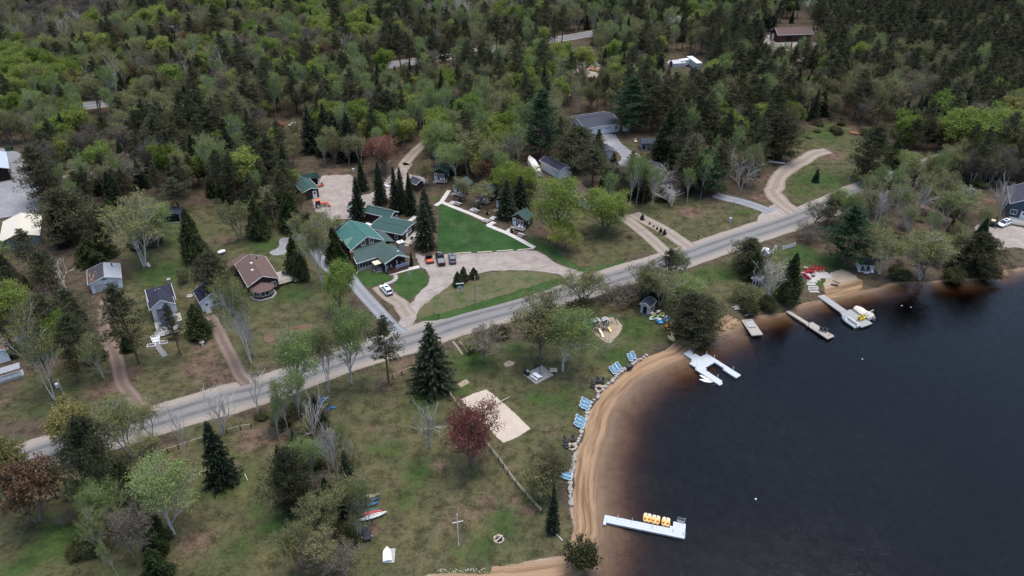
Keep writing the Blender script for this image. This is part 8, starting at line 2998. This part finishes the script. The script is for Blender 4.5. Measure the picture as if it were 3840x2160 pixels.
m.build('console',M_WHITE,t)
m = MB()
m.tube([(Lb * .07,.3,.85),(Lb * .07,.6,.85)],.03,5)
m.tube([(Lb * .07 + 0,.45 + .18 * math.cos(q),.88 + .18 * math.sin(q)) for q in np.linspace(0,6.28,11)],.018,4)
m.build('steering_wheel',M_BLACK,t)
m = MB()
m.box((-Lb / 2 - .15,0,.5),(.35,.4,.55),taper=.8)
m.box((-Lb / 2 - .15,0,.05),(.16,.14,.6))
m.build('outboard',M_WHITE,t)
# pontoon
a_,b_ = G('l',2250,1075,WL + .5),G('l',2010,930,WL + .5)
d = b_ - a_
Lb = d.length
t = thing('pontoon_boat','beige covered pontoon boat with an outboard beside the plank platform','boat',(a_ + b_) / 2,math.atan2(d.y,d.x))
t.location.z = WL
for s_ in (-1,1):
 m = MB()
 m.sm = True
 m.tube([(-Lb / 2,s_ * .85,.15),(-Lb / 2 + .3,s_ * .85,.15),(Lb / 2 - .9,s_ * .85,.15),(Lb / 2 - .1,s_ * .85,.3)],[.2,.32,.32,.06],10)
 m.build('pontoon',M_ALU,t)
m = MB()
m.box((0,0,.52),(Lb,2.3,.1))
m.build('deck',M_GREYPLASTIC,t)
m = MB()
rings = []
for i in range(8):
 f = i / 7
 x = (f - .5) * Lb * .92 + .1
 w = 1.12 * (1 if f < .75 else 1 - .35 * ((f - .75) / .25) ** 2)
 hh = (1.25 + .2 * math.sin(f * 9)) * (1 if f < .8 else .85)
 if f == 0: hh = .9
 rings.append([(x,-w,.58),(x,-w,hh * .85),(x,-w * .5,hh + .1),(x,w * .5,hh + .1),(x,w,hh * .85),(x,w,.58)])
m.loft(rings)
m.build('cover',M_BEIGE,t)
m = MB()
m.tube([(-Lb * .18,-1.12,1.0),(-Lb * .30,-1.1,2.1),(-Lb * .30,1.1,2.1),(-Lb * .18,1.12,1.0)],.07,6)
m.build('folded_bimini',M_BEIGE,t)
m = MB()
m.tube([(-Lb * .5 - .2,.9,1.2),(-Lb * .5 + .5,1.1,1.9),(-Lb * .5 + .9,.5,1.9)],.08,6)
m.build('ski_arch',M_GELCOAT,t)
m = MB()
m.box((-Lb / 2 - .35,0,.75),(.5,.45,.65),taper=.75)
m.box((-Lb / 2 - .35,0,.1),(.2,.16,.8))
m.build('outboard',M_GREYPLASTIC,t)
m = MB()
m.lathe([(.03,-.15),(.16,-.05),(.18,.08),(.1,.2),(.03,.24)],10)
o = m.build('mooring_buoy',M_WHITE)
o.location = G('o',1901,1256,WL)
tag(o,'single white buoy alone in the open water','buoy')
for x,y,lb in ((1668,885,'small white float in the dark reflection near the bank'),(1735,897,'second small white float right of the first'),(1375,1283,'tiny white float below the docks')):
 m = MB()
 m.lathe([(.03,-.12),(.14,-.03),(.14,.08),(.03,.16)],8)
 o = m.build('net_float',M_WHITE)
 o.location = G('f',x,y,WL)
 tag(o,lb,'buoy')
b = G('z',2062,345)
t = thing('storage_box','black resin storage box standing in the boulder wall by the beach','storage box',b,.6)
m = MB()
m.box((0,0,.3),(1.25,.75,.7))
m.build('bin',M_BLACK,t)
m = MB()
m.box((0,0,.69),(1.32,.82,.09))
m.build('lid',M_SLATEDARK,t)
a_,b_ = G('r',1905,870),G('r',2090,1100,WL)
m = MB()
m.tube([(0,0,.06)] + [((b_ - a_).x * f + .9 * math.sin(3.1 * f),(b_ - a_).y * f,(b_ - a_).z * f + .08) for f in np.linspace(.1,1,9)],.045,5)
o = m.build('shore_cable',M_OLIVE)
o.location = a_
tag(o,'yellow rope running from the bank to the grey U dock','rope')
# ------------------------------------------------------------------ vehicles
def wheel(par,x,y,r=.34,w=.23,alloy=True):
 m = MB()
 m.tube([(x - w / 2,y,r),(x - w * .3,y,r),(x + w * .3,y,r),(x + w / 2,y,r)],[r * .9,r,r,r * .9],14)
 o = m.build('wheel',M_RUBBER,par)
 if alloy:
  m = MB()
  s_ = 1 if x > 0 else -1
  m.tube([(x + s_ * w * .42,y,r),(x + s_ * w * .54,y,r)],r * .6,10)
  m.build('rim',M_ALU,o)
def car(name,label,cat,loc,rz,paint,Ln=4.6,W=1.85,H=1.66,kind_='suv',group=None):
 """nose towards +y"""
 t = thing(name,label,cat,loc,rz,group)
 l,w = Ln / 2,W / 2
 belt = .95 if kind_ != 'pickup' else 1.05
 m = MB()
 sec = [(-l,.5,.88,.80),(-l + .1,.34,.94,belt),(-l * .6,.28,1,belt),(0,.27,1,belt),(l * .45,.27,1,belt),(l * .7,.28,.98,belt - .06),(l - .18,.32,.92,belt - .16),(l,.45,.82,.68)]
 rings = []
 for y,zb,kw,zt in sec:
  x = w * kw
  rings.append([(-x * .92,y,zb),(-x,y,zb + .2),(-x,y,zt - .14),(-x * .9,y,zt),(x * .9,y,zt),(x,y,zt - .14),(x,y,zb + .2),(x * .92,y,zb)])
 m.loft(rings)
 body = m.build('body',paint,t)
 # greenhouse
 if kind_ == 'pickup': g = [(-l * .12,belt - .02,.90),(-l * .06,H - .06,.76),(l * .2,H,.74),(l * .30,H - .03,.74),(l * .52,belt - .04,.88)]
 else: g = [(-l * .93,belt - .02,.88),(-l * .80,H - .12,.72),(-l * .3,H,.72),(l * .12,H - .03,.72),(l * .47,belt - .04,.88)]
 m = MB()
 rings = []
 zb = belt - .05
 prof = [(y,z,k) for y,z,k in g]
 m.loft([[(-w * k,y,zb),(-w * (k * .985),y,max(zb + .01,z - .03)),(-w * k * .8,y,max(zb + .02,z)),(w * k * .8,y,max(zb + .02,z)),(w * (k * .985),y,max(zb + .01,z - .03)),(w * k,y,zb)] for y,z,k in prof])
 m.build('glasshouse',M_GLASS,t)
 m = MB()
 y0,y1,kk = g[1][0] - .05,g[3][0] + .05,g[2][2]
 m.loft([[(-w * kk * 1.03,y0,H - .16),(-w * kk * .9,y0,H - .05),(w * kk * .9,y0,H - .05),(w * kk * 1.03,y0,H - .16)],
   [(-w * kk * 1.05,(y0 + y1) / 2,H - .07),(-w * kk * .9,(y0 + y1) / 2,H + .035),(w * kk * .9,(y0 + y1) / 2,H + .035),(w * kk * 1.05,(y0 + y1) / 2,H - .07)],
   [(-w * kk * 1.03,y1,H - .12),(-w * kk * .9,y1,H - .01),(w * kk * .9,y1,H - .01),(w * kk * 1.03,y1,H - .12)]])
 rf_ = m.build('roof_panel',paint,t)
 if kind_ == 'suv':
  m = MB()
  m.box((0,(y0 + y1) / 2 + .35,H + .045),(w * .9,.7,.02))
  m.build('sunroof',M_GLASS,rf_)
  m = MB()
  for s_ in (-1,1): m.box((s_ * w * .68,(y0 + y1) / 2,H + .06),(.04,(y1 - y0) * .85,.05))
  m.build('roof_rail',M_BLACK,rf_)
 m = MB()
 for s_ in (-1,1):
  for y,z0 in ((g[1][0] + .05,1),(g[2][0] + .1,1),(g[3][0],1)):
   pass
  m.bar((s_ * w * g[0][2] * 1.0,g[0][0] + .05,zb + .05),(s_ * w * g[1][2] * 1.02,g[1][0],H - .1),.07)
  m.bar((s_ * w * g[4][2] * 1.0,g[4][0],zb + .02),(s_ * w * g[3][2] * 1.02,g[3][0],H - .06),.06)
  ym = (g[1][0] + g[3][0]) / 2
  m.bar((s_ * w * .90,ym,zb),(s_ * w * .755,ym,H - .05),.06)
 m.build('pillar',paint,t)
 for s_ in (-1,1):
  for y in (-l * .60,l * .62): wheel(t,s_ * (w - .10),y,.36 if kind_ != 'pickup' else .40)
  m = MB()
  m.box((s_ * w * .68,l - .1,.74),(.34,.14,.14))
  m.build('headlight',M_GELCOAT,t)
  m = MB()
  m.box((s_ * w * .74,-l + .03,.84),(.26,.1,.2))
  m.build('tail_lamp',M_TAILRED,t)
  m = MB()
  m.box((s_ * (w + .08),l * .36,belt + .04),(.2,.1,.14))
  m.build('mirror',paint,t)
 m = MB()
 m.box((0,l - .01,.5),(W * .7,.08,.2)).box((0,-l + .0,.46),(W * .82,.1,.18))
 m.build('bumper',M_BLACK,t)
 if kind_ == 'pickup':
  m = MB()
  m.box((0,-l * .55,belt + .012),(W * .80,l * .78,.03))
  m.build('cargo_bed',M_GREYPLASTIC,t)
 return t
car('parked_car','white sport utility car parked alone on the short drive by the lodge path','car',(G('m',830,1215) + G('m',985,1300)) / 2,DIR('m',940,1300,850,1195) - math.pi / 2,M_CARWHITE)
car('parked_car','grey estate car beside the black pickup at the lawn edge','car',G('e',846,548),DIR('e',848,565,842,515) - math.pi / 2,M_CARGREY)
pk = car('pickup_truck','black pickup truck between the grey car and the red buggy','pickup truck',G('e',757,552),DIR('e',765,575,748,515) - math.pi / 2,M_CARBLACK,5.7,2.0,1.85,'pickup')
for i in range(4):
 pass
m = MB()
m.box((-.2,1.0,1.98),(.7,.5,.2),rz=.4).box((.3,.6,1.96),(.4,.6,.16),rz=-.3)
o = m.build('roof_luggage',M_GREYPLASTIC)
o.parent = pk
car('parked_car','white car with a dark sunroof at the blue house steps','car',G('s',1375,960),DIR('s',1460,905,1320,960) - math.pi / 2,M_CARWHITE)
# buggies, tractor, mower
def buggy(name,label,cat,loc,rz,paint,roofm,Ln=3.0,W=1.5):
 t = thing(name,label,cat,loc,rz)
 m = MB()
 m.box((0,0,.55),(W,Ln * .9,.35),taper=.92)
 m.box((0,Ln * .36,.8),(W * .85,Ln * .26,.3),taper=.8)
 m.build('body',paint,t)
 m = MB()
 m.box((0,-Ln * .33,.9),(W * .9,Ln * .3,.28))
 m.build('cargo_box',M_BLACK,t)
 for s_ in (-1,1):
  for y in (-Ln * .33,Ln * .36): wheel(t,s_ * (W / 2),y,.33,.26)
  m = MB()
  m.tube([(s_ * W * .45,-Ln * .16,.7),(s_ * W * .4,-Ln * .12,1.75),(s_ * W * .4,Ln * .08,1.75),(s_ * W * .45,Ln * .24,.85)],.04,5)
  m.build('roll_bar',M_BLACK,t)
 m = MB()
 m.box((0,-Ln * .02,1.8),(W * .85,Ln * .32,.07))
 m.build('roof',roofm,t)
 m = MB()
 m.box((0,-Ln * .06,.8),(W * .8,.5,.14)).box((0,-Ln * .15,1.1),(W * .8,.12,.5))
 m.build('seat',M_BLACK,t)
 m = MB()
 m.tube([(W * .2,Ln * .12,.9),(W * .2,Ln * .08,1.1)],.03,5).lathe([(.16,0),(.16,.03)],10,(W * .2,Ln * .07,1.1))
 m.build('steering_wheel',M_BLACK,t)
 return t
bz = DIR('e',680,575,665,520) - math.pi / 2
b_ = buggy('off_road_buggy','black and red off road buggy left of the black pickup','buggy',G('e',674,553),bz + math.pi,M_ORANGERED,M_BLACK,3.3,1.75)
buggy('golf_cart','black golf cart with a tan roof beside the white car','golf cart',G('s',1180,970),DIR('s',1110,945,1250,985) + math.pi / 2,M_BLACK,M_CREAMPL,3.1,1.35)
t = thing('tractor','orange red tractor with a front bucket on the gravel yard','tractor',G('j',435,745),DIR('j',360,745,520,720) - math.pi / 2)
m = MB()
m.box((0,.9,.95),(.7,1.7,.65),taper=.85)
m.box((0,-.6,.8),(1.1,1.1,.4))
m.build('bonnet',M_ORANGERED,t)
m = MB()
m.box((0,-.6,1.55),(1.15,1.15,1.1))
m.build('cab',M_GLASS,t)
m = MB()
m.box((0,-.6,2.2),(1.35,1.35,.16))
m.build('cab_roof',M_ORANGERED,t)
m = MB()
for x in (-.57,.57):
 for y in (-1.17,-.03): m.box((x,y,1.5),(.08,.08,1.4))
m.build('cab_frame',M_BLACK,t)
for s_ in (-1,1):
 wheel(t,s_ * .75,-.7,.66,.42)
 wheel(t,s_ * .6,1.2,.42,.28)
 m = MB()
 m.bar((s_ * .5,.1,1.2),(s_ * .5,2.2,.75),.1,.16)
 m.build('loader_arm',M_ORANGERED,t)
m = MB()
m.loft([[(-.9,2.2,.2),(-.9,2.9,.2),(-.9,2.9,.3),(-.9,2.35,.4),(-.9,2.2,.95)],[(.9,2.2,.2),(.9,2.9,.2),(.9,2.9,.3),(.9,2.35,.4),(.9,2.2,.95)]])
m.build('bucket',M_ORANGERED,t)
t = thing('ride_on_mower','small red ride on mower at the garage wing','mower',G('j',440,425),2.5)
m = MB()
m.box((0,.45,.55),(.6,.9,.45),taper=.85).box((0,-.4,.45),(.9,.8,.3))
m.build('body',M_ORANGERED,t)
m = MB()
m.box((0,-.35,.75),(.5,.45,.1)).box((0,-.58,.95),(.5,.1,.4))
m.build('seat',M_BLACK,t)
for s_ in (-1,1):
 wheel(t,s_ * .45,-.5,.3,.2)
 wheel(t,s_ * .4,.7,.22,.15)
t = thing('flatbed_trailer','flat trailer with a yellowish timber bed on the grey yard','trailer',G('n',300,500),DIR('n',245,470,350,520))
for i in range(6):
 m = MB()
 m.box((0,-.9 + .36 * i,.72),(4.2,.33,.06))
 m.build('plank',M_NEWWOOD,t)
m = MB()
m.box((0,-1.1,.6),(4.3,.1,.2)).box((0,1.1,.6),(4.3,.1,.2)).bar((2.1,0,.55),(3.6,0,.5),.14).box((2.15,0,1.1),(.1,2.2,.9))
m.build('frame',M_BLACK,t)
for s_ in (-1,1):
 for x in (-.5,.4):
  m = MB()
  m.tube([(x,s_ * 1.15,.35),(x,s_ * 1.38,.35)],.34,12)
  m.build('wheel',M_RUBBER,t)
m = MB()
m.box((2.6,.3,.9),(.6,.9,.5))
m.build('winch_box',M_PALEGREY,t)
t = thing('skid_loader','black and white small machine at the back of the grey yard','machine',G('n',330,380),.3)
m = MB()
m.box((0,0,.7),(1.8,1.2,.8)).box((-.2,0,1.5),(1.0,1.1,.8))
m.build('body',M_SLATEDARK,t)
m = MB()
m.box((-1.1,.0,1.3),(.5,1.0,.6))
m.build('engine_cover',M_WHITE,t)
for s_ in (-1,1):
 for x in (-.55,.55):
  m = MB()
  m.tube([(x,s_ * .6,.4),(x,s_ * .85,.4)],.4,12)
  m.build('wheel',M_RUBBER,t)
t = thing('waste_bin','green waste skip at the far corner of the grey yard','skip',G('n',105,300),.1)
m = MB()
m.loft([[(-.9,-.6,0),(.9,-.6,0),(.9,.6,0),(-.9,.6,0)],[(-1.1,-.8,1.2),(1.1,-.8,1.2),(1.1,.8,1.3),(-1.1,.8,1.3)]])
m.build('bin',M_GREENPL,t)
m = MB()
m.box((.2,0,1.35),(2.2,1.5,.08),rx=.08)
m.build('lid',M_BLACK,t)
m = MB()
m.lathe([(.3,0),(.33,.2),(.33,.8),(.3,.9)],12)
o = m.build('plastic_drum',M_BLUE)
o.location = G('n',262,320)
tag(o,'bright blue drum at the rim of the grey yard','drum')
m = MB()
m.box((0,0,.5),(1.9,1.1,.9))
t = thing('water_tank','white square tank on a dark stand beside the log stack','tank',G('n',1105,432),.15)
m.build('vessel',M_WHITE,t)
m = MB()
m.box((0,.25,.98),(2.0,1.2,.1))
m.build('stand',M_BLACK,t)
# wrapped boat
a_,b_ = G('v',320,1100),G('v',185,890)
d = b_ - a_
Lb = d.length
t = thing('wrapped_boat','large boat in white shrink wrap beside the dark roofed garage','boat',(a_ + b_) / 2 + Vector((-.3,0,0)),math.atan2(d.y,d.x))
m = MB()
rings = []
for i in range(9):
 f = i / 8
 w = 1.35 * (1 if .15 < f < .75 else (.75 if f <= .15 else 1 - .6 * ((f - .75) / .25) ** 1.6))
 hh = 2.1 + .5 * math.sin(f * 2.6)
 x = (f - .5) * Lb
 rings.append([(x,-w * .75,.6),(x,-w,1.3),(x,-w * .8,hh),(x,-w * .15,hh + .45),(x,w * .15,hh + .45),(x,w * .8,hh),(x,w,1.3),(x,w * .75,.6)])
m.loft(rings)
m.build('wrap',M_WRAP,t)
for x in (-.25,.2):
 m = MB()
 m.box((x * Lb,0,.4),(.3,1.8,.5))
 m.build('trailer_axle',M_BLACK,t)
 for s_ in (-1,1):
  m = MB()
  m.tube([(x * Lb,s_ * .95,.34),(x * Lb,s_ * 1.2,.34)],.34,12)
  m.build('wheel',M_RUBBER,t)
for k in range(5):
 m = MB()
 m.box((-.3 * Lb + k * .14 * Lb,-1.02,2.0),(.25,.06,.12))
 m.build('vent',M_PALEGREY,t)
# trailers in the woods
def boxtrailer(label,c,x,y,rz,Ln,W,H,mat,roof):
 t = thing('box_trailer',label,'trailer',G(c,x,y),rz)
 m = MB()
 m.box((0,0,H / 2 + .5),(Ln,W,H))
 m.build('body',mat,t)
 m = MB()
 m.box((0,0,H + .54),(Ln + .08,W + .08,.08))
 m.build('roof',roof,t)
 for s_ in (-1,1):
  m = MB()
  m.tube([(-Ln * .25,s_ * W * .4,.4),(-Ln * .25,s_ * W * .5,.4)],.4,10)
  m.build('wheel',M_RUBBER,t)
 m = MB()
 for i in range(12): m.box((-Ln / 2 + Ln * (i + .5) / 12,-W / 2 - .02,H / 2 + .5),(.06,.04,H * .94))
 m.build('rib',mat,t)
boxtrailer('long grey white ribbed box trailer among the far pines','c',120,500,DIR('c',155,520,80,465),11,2.6,2.8,plain('container_grey',(.42,.46,.46),.6,.1,1),plain('container_roof',(.55,.60,.59),.6,.08,1))
boxtrailer('white van body behind the far grey tent','c',48,488,.4,4.5,2.2,2.2,M_WHITE,M_WHITE)
t = thing('tent_shelter','grey gabled tent shelter between white bags in the far yard','tent',G('b',2515,492),.25)
m = MB()
m.loft([[(-3,-2,0),(-3,-2,1.8),(-3,0,2.9),(-3,2,1.8),(-3,2,0)],[(3,-2,0),(3,-2,1.8),(3,0,2.9),(3,2,1.8),(3,2,0)]])
m.build('canopy',M_GREYSIDE,t)
m = MB()
m.box((-3.02,0,1.0),(.06,1.6,2.0))
m.build('door_flap',M_DARK,t)
for x,y,lb in ((2465,480,'white covered heap left of the far grey tent'),(2560,485,'white covered heap right of the far grey tent')):
 m = MB()
 m.lathe([(1.5,0),(1.4,.9),(.8,1.6),(.1,1.8)],9)
 o = m.build('covered_heap',M_WHITE)
 o.location = G('b',x,y)
 tag(o,lb,'covered heap')
m = MB()
m.lathe([(.9,0),(1.0,.6),(.5,1.2),(.1,1.3)],8)
o = m.build('covered_heap',M_TARP)
o.location = G('b',2290,490)
tag(o,'blue covered heap among the far pines','covered heap')
for c,x,y,mat,lb in (('c',985,305,M_RED,'red machine parked in front of the far brown barn'),('a',2078,950,M_RED,'red vehicle glimpsed through the wood above the gravel yard'),('a',2095,1000,M_GREENPL,'green machine glimpsed through the wood above the gravel yard'),('a',2180,950,M_WHITE,'white vehicle glimpsed through the wood above the gravel yard')):
 t = thing('parked_machine',lb,'machine',G(c,x,y),rng.uniform(0,3))
 m = MB()
 m.box((0,0,.8),(2.8,1.5,.8),taper=.9).box((-.3,0,1.6),(1.3,1.4,.9),taper=.85)
 m.build('body',mat,t)
 for s_ in (-1,1):
  for xx in (-.9,.9):
   m = MB()
   m.tube([(xx,s_ * .65,.42),(xx,s_ * .9,.42)],.42,10)
   m.build('wheel',M_RUBBER,t)
t = thing('rock_truck','rusty flat lorry beside the far rubble heap','truck',G('b',1985,490),.4)
m = MB()
m.box((0,0,1.0),(4.5,2.0,.5)).box((1.7,0,1.8),(1.3,2.0,1.3))
m.build('body',M_BROWNROOF,t)
for s_ in (-1,1):
 for xx in (-1.5,1.5):
  m = MB()
  m.tube([(xx,s_ * .8,.5),(xx,s_ * 1.1,.5)],.5,10)
  m.build('wheel',M_RUBBER,t)
# resort yard odds and ends
t = thing('play_car','yellow plastic ride on toy behind the spruces','toy',G('j',1597,305),.4)
m = MB()
m.lathe([(.6,0),(.75,.35),(.5,.7),(.2,.85)],10)
m.build('shell',M_YELLOW,t)
m = MB()
m.lathe([(.3,.8),(.34,1.1),(.1,1.3)],8,(.1,0,0))
m.build('roof',M_YELLOW,t)
t = thing('play_bench','low red bench seat behind the spruces','bench',G('j',1560,395),.1)
m = MB()
m.box((0,0,.4),(2.2,.5,.1))
m.build('seat',M_RED,t)
for s_ in (-1,1):
 m = MB()
 m.box((s_ * .9,0,.2),(.1,.5,.38))
 m.each('leg',M_RED,t)
t = thing('garden_chair','pair style white seat shells behind the spruces','chair',G('j',1490,430),.3)
for i,(x,y) in enumerate(((-.2,.6),(.2,-.5))):
 m = MB()
 m.box((x,y,.45),(.8,.6,.1)).box((x,y + .35,.8),(.8,.1,.6))
 m.build('seat',M_WHITE,t)
 m = MB()
 for a_ in (-.3,.3):
  for b2 in (-.22,.22): m.box((x + a_,y + b2,.2),(.06,.06,.4))
 m.each('leg',M_WHITE,t)
t = thing('outboard_motor','black and orange machine at the edge of the golf cart yard','machine',G('s',1085,835),.2)
m = MB()
m.box((0,0,.35),(1.3,.7,.4))
m.build('body',M_BLACK,t)
m = MB()
m.box((.55,.25,.65),(.4,.35,.3)).box((-.35,-.2,.6),(.7,.4,.08))
m.build('cover',M_ORANGERED,t)
for x,y in ((235,1),):
 pass
t = thing('lawn_chair','white moulded chair by the screened shelter','chair',G('v',1692,590),.5)
m = MB()
m.box((0,0,.45),(.9,.8,.1)).box((0,.4,.8),(.9,.1,.7)).box((-.45,0,.65),(.08,.7,.08)).box((.45,0,.65),(.08,.7,.08))
m.build('seat',M_CREAMPL,t)
m = MB()
for a_ in (-.38,.38):
 for b2 in (-.3,.3): m.box((a_,b2,.2),(.07,.07,.4))
m.each('leg',M_CREAMPL,t)
t = thing('timber_pallet','pale wooden pallet standing at the head of the concrete pad','pallet',G('d',2225,330),.2)
for i in range(5):
 m = MB()
 m.box((0,0,.15 + .2 * i),(1.2,.06,.14))
 m.build('slat',M_NEWWOOD,t)
m = MB()
for x in (-.55,0,.55): m.box((x,.06,.5),(.1,.08,1.0))
m.each('stringer',M_NEWWOOD,t)
for i,(x,y,h_) in enumerate(((2255,245,1.5),(2310,280,.7),(2340,300,.6),(2365,318,.8),(2392,338,1.2),(2420,355,1.4))):
 b = G('e',x,y)
 tree('cedar_tree',b.x,b.y,h_ * 1.2,('largest round bush at the head of the clipped row between the drives','smallest shrub second in the row between the drives','third little shrub in the row between the drives','fourth little shrub in the row between the drives','fifth pointed cedar in the row between the drives','last pointed cedar of the row nearest the road')[i],'bush',wide=1.5,name='clipped_shrub')
